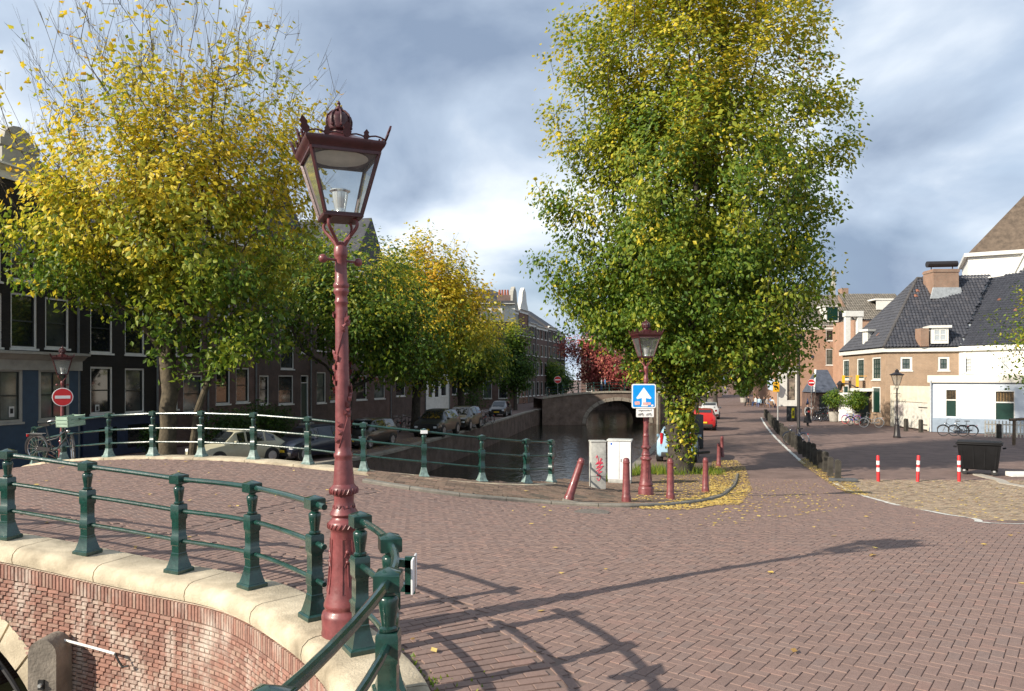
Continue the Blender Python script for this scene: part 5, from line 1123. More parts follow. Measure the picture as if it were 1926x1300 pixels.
# row on the shaded quay
def band(lo, hi, a, b): return lambda C, g: np.interp(C[:,2], [lo, hi], [a, b])
tree('dark green tree with heavy crooked limbs over the parked cars', (-9.0, 40.0), 3.4, [(0,0,8.2,4.6,4.2,3.6),(2.6,0,6.4,3.6,3.4,2.6),(-2.6,0,9.2,2.8,2.8,2.8),(3.4,-.5,4.6,2.6,2.2,1.4)], 480, 46, .22, band(3, 12, .32, .50), .36, bark=BARKD, sigma=.5, seed=21)
tree('bright yellow tree above the quay cars', (-6.6, 50.5), 3.6, [(0,0,9.0,4.6,4.2,3.6),(.6,0,11.2,3.4,3.2,2.6),(2.8,0,8.0,3.2,3.0,2.8),(1.0,0,5.2,4.2,3.6,1.8)], 520, 46, .25, band(4.5, 8, .44, .76), .3, bark=BARKD, sigma=.5, seed=31, twigs=2)
tree('orange and green tree beyond the bright yellow one', (-4.3, 62.5), 3.2, [(0,0,7.4,4.0,3.8,3.4),(1.4,0,5.4,3.2,3.0,2.2)], 330, 42, .28, band(3.5, 9.5, .32, .84), .26, bark=BARKD, sigma=.55, seed=41)
tree('slender dark green tree with a yellow tip by the far houses', (.4, 86), 2.4, [(0,0,5.2,2.4,2.2,3.2),(0,0,8.6,1.5,1.5,2.2)], 240, 36, .30, band(6.5, 10.5, .22, .62), .2, bark=BARKD, sigma=.45, seed=51)
tree('small reddish tree hanging over the distant bridge', (13.2, 99), 2.2, [(-1,0,5.4,4.0,3.2,3.2),(-4.0,0,7.8,3.2,2.6,2.2),(1.2,-2,4.4,3.2,2.5,1.8)], 320, 36, .32, lambda C, g: g.random(len(C))*.75, .2, mat=REDLEAF, bark=BARKD, sigma=.5, seed=61)
# row along the right-hand street
RS = [((10.2,45.5),71,'green tree behind the corner elm on the street side', .30,.55),((15.0,60.5),72,'yellow-green tree farther along the canal street', .42,.62),((20.0,77),73,'yellowing tree near the distant bridge', .40,.66),((27.5,100),74,'green tree past the distant bridge', .34,.5)]
for b_, sd_, lab, lo, hi in RS: tree(lab, b_, 3.2, [(0,0,8.6,4.2,4.0,4.2),(.8,0,6.0,3.8,3.6,2.4),(0,0,11.5,2.8,2.8,2.6)], 300, 28, .28, band(3.5, 12, lo, hi), .28, bark=BARKD, sigma=.5, seed=sd_)
tree('dark green tree shading the café terrace', (41.5, 122), 2.6, [(0,0,6.2,3.4,3.2,3.0)], 170, 36, .34, band(3, 9, .2, .4), .22, bark=BARKD, sigma=.5, seed=81)
tree('thin airy tree with small leaves at the edge of the square', (23.3, 31.5), 2.4, [(-1.4,0,5.6,1.9,1.6,1.3),(.4,0,7.0,2.0,2.0,1.5),(-1.3,0,3.9,1.3,1.0,.8)], 200, 20, .12, band(2, 8, .38, .52), .10, bark=BARK, sigma=.28, seed=91, wob=.1)
for i, (px, d, rr, lab) in enumerate(((775,131,3.2,'tall'),(1010,140,3.0,''))): pass
# far greenery closing the canal
for i, (x, y, hh, lo, hi) in enumerate(((17,137,7,.2,.4),(24,139,8,.25,.45),(31,138,8,.35,.6),(7.0,124,6,.2,.4))):
    tree(('rounded green tree beyond the distant bridge arch', 'tall green tree closing the view down the canal', 'pale yellow-green tree at the bend of the canal', 'small green tree before the far houses')[i], (x, y), 2.6, [(0,0,hh*.75,3.4,3.2,hh*.45),(1,0,hh*.5,2.8,2.8,hh*.3)], 170, 34, .36, band(3, hh, lo, hi), .22, bark=BARKD, sigma=.55, seed=100+i)
# potted trees
TERR = pm('pot_grey', (.36,.34,.30), .8, .2, 4)
for i, (px, py) in enumerate(((1569,793),(1608,797))):
    x, y = G(px, py); t = thing('potted_tree', ('round clipped olive tree in a grey tub beside the bicycles', 'round clipped tree in a pot before the green doorway')[i], 'potted tree', (x, y, 0))
    MB().lathe([(.36,0),(.48,.80),(.50,.82),(.44,.82),(.40,.75)], 20).build('pot', TERR, t); MB().tube([(0,0,.7),(.03,0,1.7)], .05, 7).build('trunk', BARK, t)
    n = 2600; u = rng.normal(0,1,(n,3)); u /= np.linalg.norm(u, axis=1, keepdims=True); C = u*(rng.random(n)**.45)[:,None]*np.array([.95,.95,.82])*(1+.14*np.sin(u[:,0:1]*7)*np.cos(u[:,2:3]*6))+np.array([0,0,1.95]); V, Fq, tn = leaf_cloud(C, .15, .5, np.clip(rng.normal(.37,.09,n), 0, 1)); link('crown', np_mesh('crown', V, Fq, LEAF, tn), t)
# shrubs against the left house fronts
SHR = [(318,33.5,1.2),(440,36.5,1.7),(472,38,1.6),(510,40,1.9),(545,42,1.6),(885,66,2.6)]
for i, (px, d, s_) in enumerate(SHR):
    x = PX(px, d)-(.6 if i < 5 else 0); t = thing('shrub', ('low dark shrub beside the blue plinth of the black house', 'dark shrub below the flower-box windows', 'bushy dark shrub between the flower-box house and the banner house', 'tall dark shrub under the french doors with the banner', 'dark shrub at the stoop next to the banner house door', 'tall climbing shrub at the end of the white ground floor')[i], 'shrub', (x, d, 0), 0, 'shrubs before the house fronts')
    n = 1100; u = rng.normal(0,1,(n,3)); u /= np.linalg.norm(u, axis=1, keepdims=True); C = u*(rng.random(n)**.5)[:,None]*np.array([.9,.9,.85])*s_*.7+np.array([0,0,s_*.75]); V, Fq, tn = leaf_cloud(C, .16, .6, np.clip(rng.normal(.16,.09,n), 0, 1)); link('foliage', np_mesh('foliage', V, Fq, LEAF, tn), t)
    mb = MB()
    for k in range(4): a = 1.6*k; mb.tube([(0,0,0),(.3*math.cos(a),.3*math.sin(a),s_*.7)], .02, 5)
    mb.build('stems', BARKD, t)
# fallen leaves and grass
FALLEN = attr_mat('fallen_leaf', [(0,(.28,.16,.05)),(.35,(.46,.31,.08)),(.7,(.62,.45,.11)),(1,(.55,.42,.16))], .7, var=0, spec=.3)
def litter(name, pts, zf, size, tlo, thi, label=None):
    n = len(pts); a = rng.random(n)*2*np.pi; L = size*(1+rng.normal(0,.25,n)).clip(.5,1.6); ca, sa = np.cos(a), np.sin(a); q = [(-.5,0),(0,-.32),(.5,0),(0,.32)]; zl = zf(pts[:,0], pts[:,1])+.006+rng.random(n)*.012
    V = np.stack([np.column_stack([pts[:,0]+(ca*u-sa*v)*L, pts[:,1]+(sa*u+ca*v)*L, zl+rng.random(n)*.014]) for u, v in q], 1).reshape(-1, 3)
    o = link(name, np_mesh(name, V, np.arange(4*n).reshape(n,4), FALLEN, rng.uniform(tlo, thi, n))); o['kind'] = 'stuff'; return o
def surf(x, y): return gz(x, y)+np.where(in_poly(x, y, SIDEWALK), RISE, 0)
def scatter(n, poly):
    P = np.array(poly); o = []
    while sum(map(len, o)) < n:
        q = np.column_stack([rng.uniform(P[:,0].min(), P[:,0].max(), n), rng.uniform(P[:,1].min(), P[:,1].max(), n)]); o.append(q[in_poly(q[:,0], q[:,1], poly)])
    return np.concatenate(o)[:n]
lp = [scatter(4300, [G(1320,952),G(1392,950),G(1415,920),G(1402,880),G(1385,866),G(1340,866),G(1335,900)]), scatter(1400, [G(1180,958),G(1290,960),G(1385,944),G(1360,930),G(1260,949)]), scatter(900, [G(1180,950),G(1300,945),G(1350,925),G(1340,880),G(1250,890)]),
      scatter(1700, [G(1500,868),G(1545,900),G(1600,930),G(1640,934),G(1600,905),G(1545,880),G(1515,860)]), scatter(900, APRON), scatter(420, [G(1300,1000),G(1600,960),G(1560,905),G(1400,905)]), scatter(110, [(-1,5),(12,5),(12,24),(0,17)]), scatter(60, [(-9,9.6),(-2,8.2),(-3,15.6),(-10,17)]), scatter(500, [(-9,33),(-6.5,37),(-4.9,45),(-6,46),(-9,38)])]
litter('fallen_leaves', np.concatenate(lp), surf, .075, .0, 1)
def blades(name, pts, h, tlo, thi, zf=surf):
    n = len(pts); a = rng.random(n)*2*np.pi; z = zf(pts[:,0], pts[:,1])-.01; H = h*rng.uniform(.4,1.2,n); w_ = .012; dx, dy = np.cos(a), np.sin(a); lx, ly = rng.normal(0,.35,n)*H, rng.normal(0,.35,n)*H
    V = np.stack([np.column_stack([pts[:,0]-dx*w_, pts[:,1]-dy*w_, z]), np.column_stack([pts[:,0]+dx*w_, pts[:,1]+dy*w_, z]), np.column_stack([pts[:,0]+lx, pts[:,1]+ly, z+H])], 1).reshape(-1,3)
    o = link(name, np_mesh(name, V, np.arange(3*n).reshape(n,3), LEAF, rng.uniform(tlo, thi, n))); o['kind'] = 'stuff'
blades('grass', np.concatenate([scatter(1500, [(4.6,27.3),(7.9,27.2),(8.0,29.6),(5.0,30)]), scatter(500, [(3.0,24),(3.6,26),(5,27.5),(4.4,27.8),(2.6,24)])]), .32, .3, .62)
mp2 = []
for q in np.arange(NR.near(-2.2,7.0)[1].item(), NR.near(-.9,2.6)[1].item(), .018):
    if rng.random() < .55: x, y = NR.at(q, -.30-abs(rng.normal(0,.03))); mp2.append((float(x), float(y)))
mp2 += [(p[0], p[1]) for p in [NR.at(NR.near(-.66,3.95)[1].item()+rng.uniform(-1.2,.9), -.32-rng.random()**2*.5) for _ in range(150)]]
blades('weeds', np.array(mp2, float), .035, .38, .55)

# ------------------------------------------------------------------ buildings
FRW = pm('window_white', (.66,.66,.62), .5, .08, 4); FRD = pm('sash_dark', (.02,.025,.022), .4, .1); FRG = pm('sash_green', (.02,.05,.04), .4, .1)
WGL = glass_mat('window_glass'); WGL2 = glass_mat('window_glass_pale', (.10,.12,.11), .06); WGLM = glass_mat('window_glass_grey', (.045,.05,.05), .05); CURT = pm('net_curtain', (.45,.45,.43), .8, .25, 5)
DGREEN = pm('door_green', (.008,.035,.026), .35, .15, 4); SLATE = pm('lead_flashing', (.36,.39,.41), .6, .2, 4)
ROOFD = attr_mat('dark_pantile', [(0,(.038,.040,.050)),(.6,(.058,.061,.073)),(.9,(.085,.080,.085)),(.96,(.20,.09,.06)),(1,(.30,.13,.08))], .55, var=.2, spec=.4, noise_scale=5)
ROOFG = attr_mat('grey_pantile', [(0,(.11,.10,.085)),(.6,(.17,.155,.13)),(1,(.21,.18,.15))], .8, var=.2, noise_scale=5)
FMESH = {}
def window(root, u0, u1, z0, z1, style='sash', fr=None, sash=None, gl=None, rev=.13, sill=True, nx=1, ny=2, fw=.085, name='window'):
    """frame set in the reveal, glazing bars, pane behind, sill below"""
    fr = fr or FRW; sash = sash or FRD; gl = gl or (WGL, WGL, WGLM, WGL, WGL2)[int(rng.integers(5))]; w_, h = u1-u0, z1-z0; mb = MB(); y0, y1 = rev-.09, rev+.02
    mb.box(0,fw,y0,y1,0,h).box(w_-fw,w_,y0,y1,0,h).box(fw,w_-fw,y0,y1,h-fw,h).box(fw,w_-fw,y0,y1,0,fw*.8)
    o = mb.build(name, fr, root, 0); o.location = (u0, 0, z0)
    s_ = MB(); b = .035; ys0, ys1 = rev-.055, rev-.005
    s_.box(fw,fw+b,ys0,ys1,fw*.8,h-fw).box(w_-fw-b,w_-fw,ys0,ys1,fw*.8,h-fw).box(fw+b,w_-fw-b,ys0,ys1,h-fw-b,h-fw).box(fw+b,w_-fw-b,ys0,ys1,fw*.8,fw*.8+b)
    for i in range(1, nx): x = fw+(w_-2*fw)*i/nx; s_.box(x-.014,x+.014,ys0+.01,ys1,fw*.8+b,h-fw-b)
    for j in range(1, ny): z = fw*.8+(h-1.8*fw)*j/ny; t_ = .03 if j == ny//2 or ny == 2 else .014; s_.box(fw+b,w_-fw-b,ys0+.012,ys1-.002,z-t_,z+t_)
    s_.build('sash', sash, o, 0)
    MB().add([(fw,rev,fw*.8),(w_-fw,rev,fw*.8),(w_-fw,rev,h-fw),(fw,rev,h-fw)], [(0,1,2,3)]).build('pane', gl, o, 0)
    if sill: MB().box(-.05,w_+.05,-.06,rev-.1,-.09,-.004).build('sill', fr, o, 0)
    return o
def wall_mb(w_, h, holes, rev=.13, depth=8, z0=0, x0=0):
    mb = MB(); xs = sorted({x0, w_, *[a for q in holes for a in q[:2]]}); zs = sorted({z0, h, *[a for q in holes for a in q[2:4]]})
    for i in range(len(xs)-1):
        for j in range(len(zs)-1):
            xc, zc = (xs[i]+xs[i+1])/2, (zs[j]+zs[j+1])/2
            if not any(q[0] < xc < q[1] and q[2] < zc < q[3] for q in holes): mb.add([(xs[i],0,zs[j]),(xs[i+1],0,zs[j]),(xs[i+1],0,zs[j+1]),(xs[i],0,zs[j+1])], [(0,1,2,3)])
    for a, b, c, d in [q[:4] for q in holes]:
        mb.add([(a,0,c),(b,0,c),(b,0,d),(a,0,d),(a,rev+.03,c),(b,rev+.03,c),(b,rev+.03,d),(a,rev+.03,d)], [(0,1,5,4),(1,2,6,5),(2,3,7,6),(3,0,4,7)])
    if depth: mb.add([(x0,0,z0),(w_,0,z0),(w_,depth,z0),(x0,depth,z0),(x0,0,h),(w_,0,h),(w_,depth,h),(x0,depth,h)], [(1,2,6,5),(2,3,7,6),(3,0,4,7),(4,5,6,7)])
    return mb
def cornice(root, w_, z, mat=None, proud=.35, h=.55, name='cornice'):
    P = [(0,-h),(-.06,-h),(-.06,-h*.45),(-.14,-h*.40),(-proud*.7,-h*.18),(-proud,-h*.14),(-proud,0),(0,.03)]
    n = len(P); vs = [(-.03,y,z+q) for y, q in P]+[(w_+.03,y,z+q) for y, q in P]
    return MB().add(vs, [tuple(range(n)), tuple(range(2*n-1,n-1,-1))]+[(i,n+i,n+(i+1)%n,(i+1)%n) for i in range(n)]).build(name, mat or FRW, root, 0)
def gable_roof(root, w_, z, depth, rise, mat, ov=.0, along='y'):
    if along == 'y': v = [(0,.05,z),(w_,.05,z),(w_/2,.05,z+rise),(0,depth,z),(w_,depth,z),(w_/2,depth,z+rise)]; f = [(0,3,5,2),(1,2,5,4),(0,2,1)[::-1],(3,4,5)]
    else: v = [(0,.1,z),(w_,.1,z),(w_,depth/2,z+rise),(0,depth/2,z+rise),(0,depth,z),(w_,depth,z)]; f = [(0,1,2,3),(3,2,5,4),(0,3,4),(1,5,2)]
    return MB().add(v, f).build('roof', mat, root, 0)
ROOFM = pm('roof_slate', (.045,.047,.055), .7, .25, 3, .3, 12)
class FLine:
    def __init__(s, o, d): s.o = o; l = math.hypot(*d); s.d = (d[0]/l, d[1]/l)
    def u(s, px): k = (px-CX)/F; return (k*s.o[1]-s.o[0])/(s.d[0]-k*s.d[1])
    def at(s, u): return (s.o[0]+s.d[0]*u, s.o[1]+s.d[1]*u)
    def z(s, px, py): return PZ(py, s.at(s.u(px))[1])
FL = FLine((-19.3, 33.0), (.236, .972))
def left_house(label, pxa, pxb, h, wallmat, wins, plinth=None, name='canal_house', crn=True, roof='flat', depth=9, doors=(), line=FL, style=None, cat='house'):
    """wins: (px0, px1, py0, py1) openings read off the photo"""
    ua, ub = line.u(pxa), line.u(pxb); x, y = line.at(ua); t = thing(name, label, cat, (x, y, 0), math.atan2(line.d[1], line.d[0])); w_ = ub-ua-.02; H = []
    for q in wins:
        pc = (q[0]+q[1])/2; H.append((line.u(q[0])-ua, line.u(q[1])-ua, line.z(pc, q[3]), line.z(pc, q[2]))+tuple(q[4:]))
    for q in doors:
        pc = (q[0]+q[1])/2; H.append((line.u(q[0])-ua, line.u(q[1])-ua, .05, line.z(pc, q[2]), 'door'))
    H = [(max(.06, a), min(w_-.06, b), max(.05, c), min(h-.1, d), *r) for a, b, c, d, *r in H]; H = [q for q in H if q[1]-q[0] > .25 and q[3]-q[2] > .25]
    wall_mb(w_, h, H, depth=depth).build('wall', wallmat, t, 0)
    for q in H:
        if len(q) > 4 and q[4] == 'door':
            o = MB().box(q[0]+.06,q[1]-.06,.10,.15,q[2],q[3]-.5).build('door', DGREEN, t, 0); MB().box(q[0],q[0]+.06,.02,.16,q[2],q[3]).box(q[1]-.06,q[1],.02,.16,q[2],q[3]).box(q[0]+.06,q[1]-.06,.02,.16,q[3]-.07,q[3]).box(q[0]+.06,q[1]-.06,.04,.16,q[3]-.56,q[3]-.5).build('frame', FRW, o, 0); MB().box(q[0]+.06,q[1]-.06,.12,.13,q[3]-.5,q[3]-.07).build('fanlight', WGL, o, 0)
        else: window(t, *q[:4], nx=2 if (style or {}).get('nx') == 2 else 1, **({k: v for k, v in (style or {}).items() if k != 'nx'}), gl=q[4] if len(q) > 4 else None)
    if crn: cornice(t, w_, h+.03)
    MB().tube([(w_-.12,-.09,.1),(w_-.12,-.09,h-.5)], .055, 8).build('downpipe', pm('zinc_pipe', (.16,.17,.17), .6, .2), t)
    for q in doors: a_, b_ = line.u(q[0])-ua, line.u(q[1])-ua; [MB().box(a_-.3,b_+.3,-.3*(3-k),-.003,.17*k,.17*(k+1)-.002).build('step', STN, t, 0) for k in range(3)]
    if roof == 'gable': gable_roof(t, w_, h+.02, depth, w_*.62, ROOFM)
    elif roof == 'ridge': gable_roof(t, w_, h+.02, depth, 3.0, ROOFM, along='x')
    return t, w_, ua
BLK = brick_mat('black_brick', (.024,.022,.019), (.031,.028,.024), (.018,.017,.015), .21, .062, .010, soil=.2)
BRN = brick_mat('brown_brick', (.17,.098,.079), (.135,.080,.066), (.12,.10,.09), .21, .062, .011, soil=.25)
BRN2 = brick_mat('dark_brown_brick', (.12,.076,.062), (.095,.064,.054), (.10,.085,.075), .21, .062, .011, soil=.25)
SHOPB = pm('shop_blue', (.030,.060,.100), .5, .15, 3); STN = pm('grey_stucco', (.34,.33,.29), .8, .15, 2); WSTUC = pm('white_stucco', (.62,.62,.58), .7, .1, 2)
# black house with the blue shop front
t1, w1, u1_ = left_house('black painted house with a dark blue shop front and cream cornice', -170, 149, 12.1, BLK,
    [(20,68,433,528),(85,129,436,534),(20,70,552,655),(85,130,561,655),(-60,3,430,525),(-60,4,548,652),(-140,-80,430,525),(-140,-80,548,652)], roof='ridge', crn=True)
UZ = lambda ln, px, py: (ln.u(px), ln.z(px, py))
shop = []
hz = FL.z(100, 692)
for a, b in ((-140,-60),(-45,38),(68,126)): shop.append((FL.u(a)-u1_, FL.u(b)-u1_, FL.z(60,792), hz-.05))
o = wall_mb(w1-.03, FL.z(100,690)+.15, shop, rev=.1, depth=0, x0=.02).build('shop_front', SHOPB, t1, 0); o.location = (0,-.12,0)
for q in shop: z_ = window(t1, *q, fr=STN, nx=2, ny=2, rev=.1, fw=.13, name='shop_window'); z_.location.y = -.12
c_ = cornice(t1, w1-.02, FL.z(100,664), STN, .5, .75, 'shop_cornice'); c_.location = (0,-.13,0)
q = MB().box(w1-3.9,w1-2.1,-.06,.4,12.9,13.2).add([(w1-3.0+.7*math.cos(a), .0, 13.2+.65*math.sin(a)) for a in np.linspace(0, math.pi, 9)]+[(w1-3.0+.7*math.cos(a), .3, 13.2+.65*math.sin(a)) for a in np.linspace(0, math.pi, 9)], [tuple(range(9)), tuple(range(17,8,-1))]+[(i,9+i,10+i,i+1) for i in range(8)]).box(w1-3.8,w1-2.2,-.02,.3,12.1,12.9).build('attic_gable', STN, t1, 0)
# second black house
t2, w2, _ = left_house('narrow black painted house with white sash windows and blue plinth', 150.5, 297, 10.6, BLK,
    [(170,212,690,778,WGL),(235,272,693,776),(170,212,570,664),(235,272,578,667),(170,212,478,548),(235,272,488,556)], roof='ridge')
hp = FL.z(220, 780); MB().box(.02,w2-.02,-.16,-.003,.0,hp-.12).build('plinth', pm('plinth_blue', (.022,.035,.075), .5, .15), t2, 0); MB().box(.0,w2,-.24,-.003,hp-.119,hp).build('plinth_cap', pm('plinth_blue', (.022,.035,.075)), t2, 0)
MB().box(.9,2.0,-.17,-.162,.35,1.35).box(2.7,4.1,-.17,-.162,.3,1.4).build('cellar_window', WGL, t2, 0)
for wdo, xx in ((0,0),): 
    q = MB().box(.66,.90,.085,.1,3.05,3.4); 
def notice(px, py):
    u, z = FL.u(px), FL.z(px, py); return u, z
for (px, py, root, ua, yy) in ((187,770,t2,FL.u(150.5),.118),(20,775,t1,u1_,-.045)):
    u, z = notice(px, py); MB().box(u-ua-.12,u-ua+.12,yy-.004,yy,z-.2,z+.22).build('notice', pm('paper_white', (.6,.6,.57), .8), root, 0); MB().box(u-ua-.07,u-ua+.07,yy-.008,yy-.0045,z-.06,z+.14).build('notice_print', BLACK, root, 0)
# brick row
left_house('brown brick house behind the tree trunk with a tall barred window', 297.5, 392, 11.8, BRN, [(345,381,706,775,WGL2),(312,335,700,770),(312,335,600,668),(350,380,600,668),(312,335,500,565),(350,380,505,568)], roof='gable')
left_house('brown brick house with flower boxes under its upper windows', 392.5, 482, 12.2, BRN, [(406,433,690,760),(444,469,692,757),(406,433,620,668),(444,469,617,668),(406,433,540,595),(444,469,545,597)], roof='gable')
left_house('brown brick house with french doors and a red banner upstairs', 482.5, 585, 12.6, BRN2, [(488,506,706,760),(524,552,706,760),(500,512,636,660),(528,553,620,694),(566,574,636,664),(500,512,570,595),(528,553,560,600)], doors=[(566,580,706)], roof='gable')
left_house('brick house with tall white windows beside the maroon shaft', 585.5, 660, 13.0, BRN2, [(596,613,610,660),(621,640,610,660),(596,613,700,758),(621,640,700,755),(596,613,530,580),(621,640,535,582)], roof='ridge')
left_house('dark brick canal house behind the dark green tree', 660.5, 735, 12.4, BRN, [(670,690,640,680),(704,724,645,682),(670,690,706,752),(704,724,708,750),(670,690,570,612),(704,724,575,615)], roof='gable')
left_house('brick canal house with white ground floor windows', 735.5, 800, 13.4, BRN2, [(745,762,645,685),(775,790,648,686),(745,762,705,745),(775,790,706,744),(745,762,590,622),(775,790,594,625)], roof='ridge')
left_house('house with white painted ground floor beside the yellow tree', 800.5, 845, 12.5, WSTUC, [(806,818,655,690),(826,840,656,690),(806,814,706,748),(818,826,706,748),(830,840,708,745),(806,818,600,630),(826,840,604,632)], roof='ridge')
tg, wg, _ = left_house('brick house with a white stepped gable and dark cornice', 845.5, 893, 13.2, BRN, [(850,860,660,690),(872,884,662,690),(850,860,705,742),(872,884,706,740),(850,860,600,628),(872,884,604,630)], roof='ridge')
MB().prism([(.3,13.2),(wg*.55,13.2),(wg*.55,14.6),(wg*.45,14.6),(wg*.45,15.9),(wg*.32,16.5),(wg*.18,15.9),(wg*.18,14.6),(.3,14.6)], -.1, .5).build('gable', WSTUC, tg, 0)
# corner house across the side street and the row behind it
FL2 = FLine((-4.0, 91.0), (.295, .955))
tcn, wcn, uc = left_house('corner house with a deep white frieze and rounded edge', 899, 957, 12.7, BRN2, [(947.5,951,598,625),(952,955.5,600,627),(947.5,951,640,672),(952,955.5,641,672),(947,951,690,722),(952,955.5,690,722)], line=FL2, crn=False, depth=9)
tcn.location = (*FL2.at(FL2.u(899)), 0)
fr_ = thing('corner_house', 'brick end wall of the far corner house under a white frieze', 'house', (PX(893,91), 91.2, 0), 0); w_ = 4.9
hs = [(1.0,2.1,5.2,7.4),(2.9,4.0,5.2,7.4),(1.0,2.1,1.2,3.4),(2.9,4.0,1.2,3.4)]
bp_ = brick_mat('rose_brick', (.20,.115,.095), (.17,.10,.085), (.16,.14,.12), .21, .062, .011, soil=.2)
wall_mb(w_, 10.6, hs, depth=6).build('wall', bp_, fr_, 0)
for q in hs: window(fr_, *q)
MB().box(-.05,w_+.05,-.05,6,10.62,12.5).build('frieze', WSTUC, fr_, 0); cornice(fr_, w_, 12.9, WSTUC, .55, .5); MB().box(.2,w_,.3,6,12.95,13.3).build('roof', ROOFM, fr_, 0)
for i in range(4): MB().lathe([(.16,0),(.12,.7)], 8, (3.0+.35*i,2.5,14.2)).build('chimney_pot', pm('terracotta', (.30,.10,.06), .8), fr_)
MB().box(2.7,4.4,2.1,2.9,13.3,14.2).build('chimney', bp_, fr_, 0)
FAR = [(958,975,14.6,STN,'pale stone gabled house beyond the corner house'),(975.5,993,15.0,brick_mat('orange_brick', (.22,.085,.05), (.17,.07,.045), (.20,.17,.13), .21, .062, .011),'orange brick house with banded gable beyond the corner house'),(993.5,1008,13.4,BRN2,'dark narrow house in the far row'),(1008.5,1030,13.2,BRN,'brown brick house with white windows in the far row'),(1030.5,1046,13.6,BRN2,'far house half hidden by the red tree'),(1046.5,1062,13.0,BLK,'dark house with white window frames above the distant bridge')]
for a, b, h, m, lab in FAR:
    ws = []
    n = 2 if b-a < 17 else 3
    for k in range(n):
        pa = a+(b-a)*(k+.22)/n; pb = a+(b-a)*(k+.80)/n
        dd = FL2.at(FL2.u((pa+pb)/2))[1]
        for zlo, zhi in ((1.0,3.2),(4.2,6.3),(7.2,9.1),(10.0,11.7)): ws.append((pa, pb, HY-(zhi-CAMZ)*F/dd, HY-(zlo-CAMZ)*F/dd))
    th, wh, _ = left_house(lab, a, b, h-1.2, m, ws, line=FL2, roof='ridge', depth=9)
    if h > 14.5: MB().prism([(.2,h-1.2),(wh-.2,h-1.2),(wh*.75,h+.1),(wh*.68,h+1.4),(wh*.5,h+2.1),(wh*.32,h+1.4),(wh*.25,h+.1)], -.15, .4).build('gable', STN if m is STN else WSTUC, th, 0)
# houses closing the view, beyond the trees
for i, (x, y, w_, h, rz, m) in enumerate(((14,150,9,12,-10,BRN),(23.5,149,9,13.5,-6,BRN2),(33,148,9,12.5,0,bp_),(52,170,10,13,0,BRN),(62.5,172,10,11,5,bp_))):
    t = thing('distant_house', ('brown house closing the view behind the distant bridge', 'dark house beyond the red tree', 'rose brick house at the canal bend', 'brown house at the far end of the street', 'low rose house far down the street')[i], 'house', (x, y, 0), R(rz)); hs = [(a, a+1.2, z, z+1.9) for z in (1,4.2,7.4) for a in (1,3.4,5.8)]; wall_mb(w_, h, hs, depth=8).build('wall', m, t, 0)
    for q in hs: window(t, *q)
    cornice(t, w_, h+.03); gable_roof(t, w_, h+.05, 8, 3.2, ROOFM, along='x')

# ------------------------------------------------------------------ roofs laid with pantiles
def tile_roof(name, poly, mat, root, tw=.24, tl=.33, lift=.05, tlo=.15, thi=.75, red=.005):
    """poly: planar 3D outline, first edge the eave (left to right seen from outside); tiles too small to pick apart stay joined"""
    P = [np.array(p, float) for p in poly]; e = P[1]-P[0]; e /= np.linalg.norm(e); nrm = np.cross(e, P[-1]-P[0]); nrm /= np.linalg.norm(nrm); up = np.cross(nrm, e)
    if up[2] < 0: up = -up; 
    if nrm[2] < 0: nrm = -nrm
    q2 = [((p-P[0])@e, (p-P[0])@up) for p in P]; U = [q[0] for q in q2]; W = [q[1] for q in q2]
    us, ws = np.meshgrid(np.arange(min(U)+tw/2, max(U), tw), np.arange(tl/2, max(W), tl)); us, ws = us.ravel(), ws.ravel(); k = in_poly(us, ws, q2); us, ws = us[k], ws[k]; n = len(us)
    pr = [(-.5,.0),(-.25,.055),(.08,.06),(.3,.012),(.5,.0)]; V = []
    for top in (0, 1):
        for a, hgt in pr: V.append(P[0]+np.outer(us+a*tw, e)+np.outer(ws+(tl*.56 if top else -tl*.5), up)+np.outer(np.full(n, lift+hgt+(.0 if top else .035))+rng.normal(0,.004,n), nrm))
    V = np.stack(V, 1).reshape(-1, 3); f = np.array([(i, i+1, 6+i, 5+i) for i in range(4)]); Fq = (np.arange(n)[:,None,None]*10+f[None]).reshape(-1, 4)
    tn = np.where(rng.random(n) < red, rng.uniform(.94,1,n), rng.uniform(tlo, min(thi,.88), n)); o = link(name, np_mesh(name, V, Fq, mat, np.repeat(tn, 4)), root); o['kind'] = 'stuff'
    return o
def solid(name, vs, fs, mat, root): return MB().add(vs, fs).build(name, mat, root, 0)
def face_frame(a, b):
    """local frame of a wall running from a to b seen from outside"""
    return math.atan2(b[1]-a[1], b[0]-a[0])
# main house with hipped roof on the square: corner C0, side A to CA, front B to CB
C0, CA, CB = (28.8,57.0), (29.5,66.0), (33.6,55.6); EZ = 6.0
OCH = brick_mat('ochre_brick', (.36,.225,.14), (.29,.185,.12), (.38,.31,.23), .20, .060, .012, soil=.15)
mh = thing('brick_house', 'ochre brick house with a big dark hipped roof on the square', 'house', (0,0,0))
def wall_part(root, a, b, h, holes, mat, z0=0, nm='wall', depth=0, rev=.12):
    o = wall_mb(math.hypot(b[0]-a[0], b[1]-a[1]), h, holes, rev=rev, depth=depth, z0=z0).build(nm, mat, root, 0); o.location = (*a, 0); o.rotation_euler = (0,0,face_frame(a, b)); return o
LA = FLine(CA, (C0[0]-CA[0], C0[1]-CA[1])); LB = FLine(C0, (CB[0]-C0[0], CB[1]-C0[1]))
def opn(line, l): return [(line.u(q[0]), line.u(q[1]), line.z((q[0]+q[1])/2, q[3]), line.z((q[0]+q[1])/2, q[2])) for q in l]
def put(win, line, y=0):
    a = math.atan2(line.d[1], line.d[0]); v = win.location.copy(); win.location = (line.o[0]+math.cos(a)*v.x-math.sin(a)*(v.y+y), line.o[1]+math.sin(a)*v.x+math.cos(a)*(v.y+y), v.z); win.rotation_euler = (0,0,a); return win
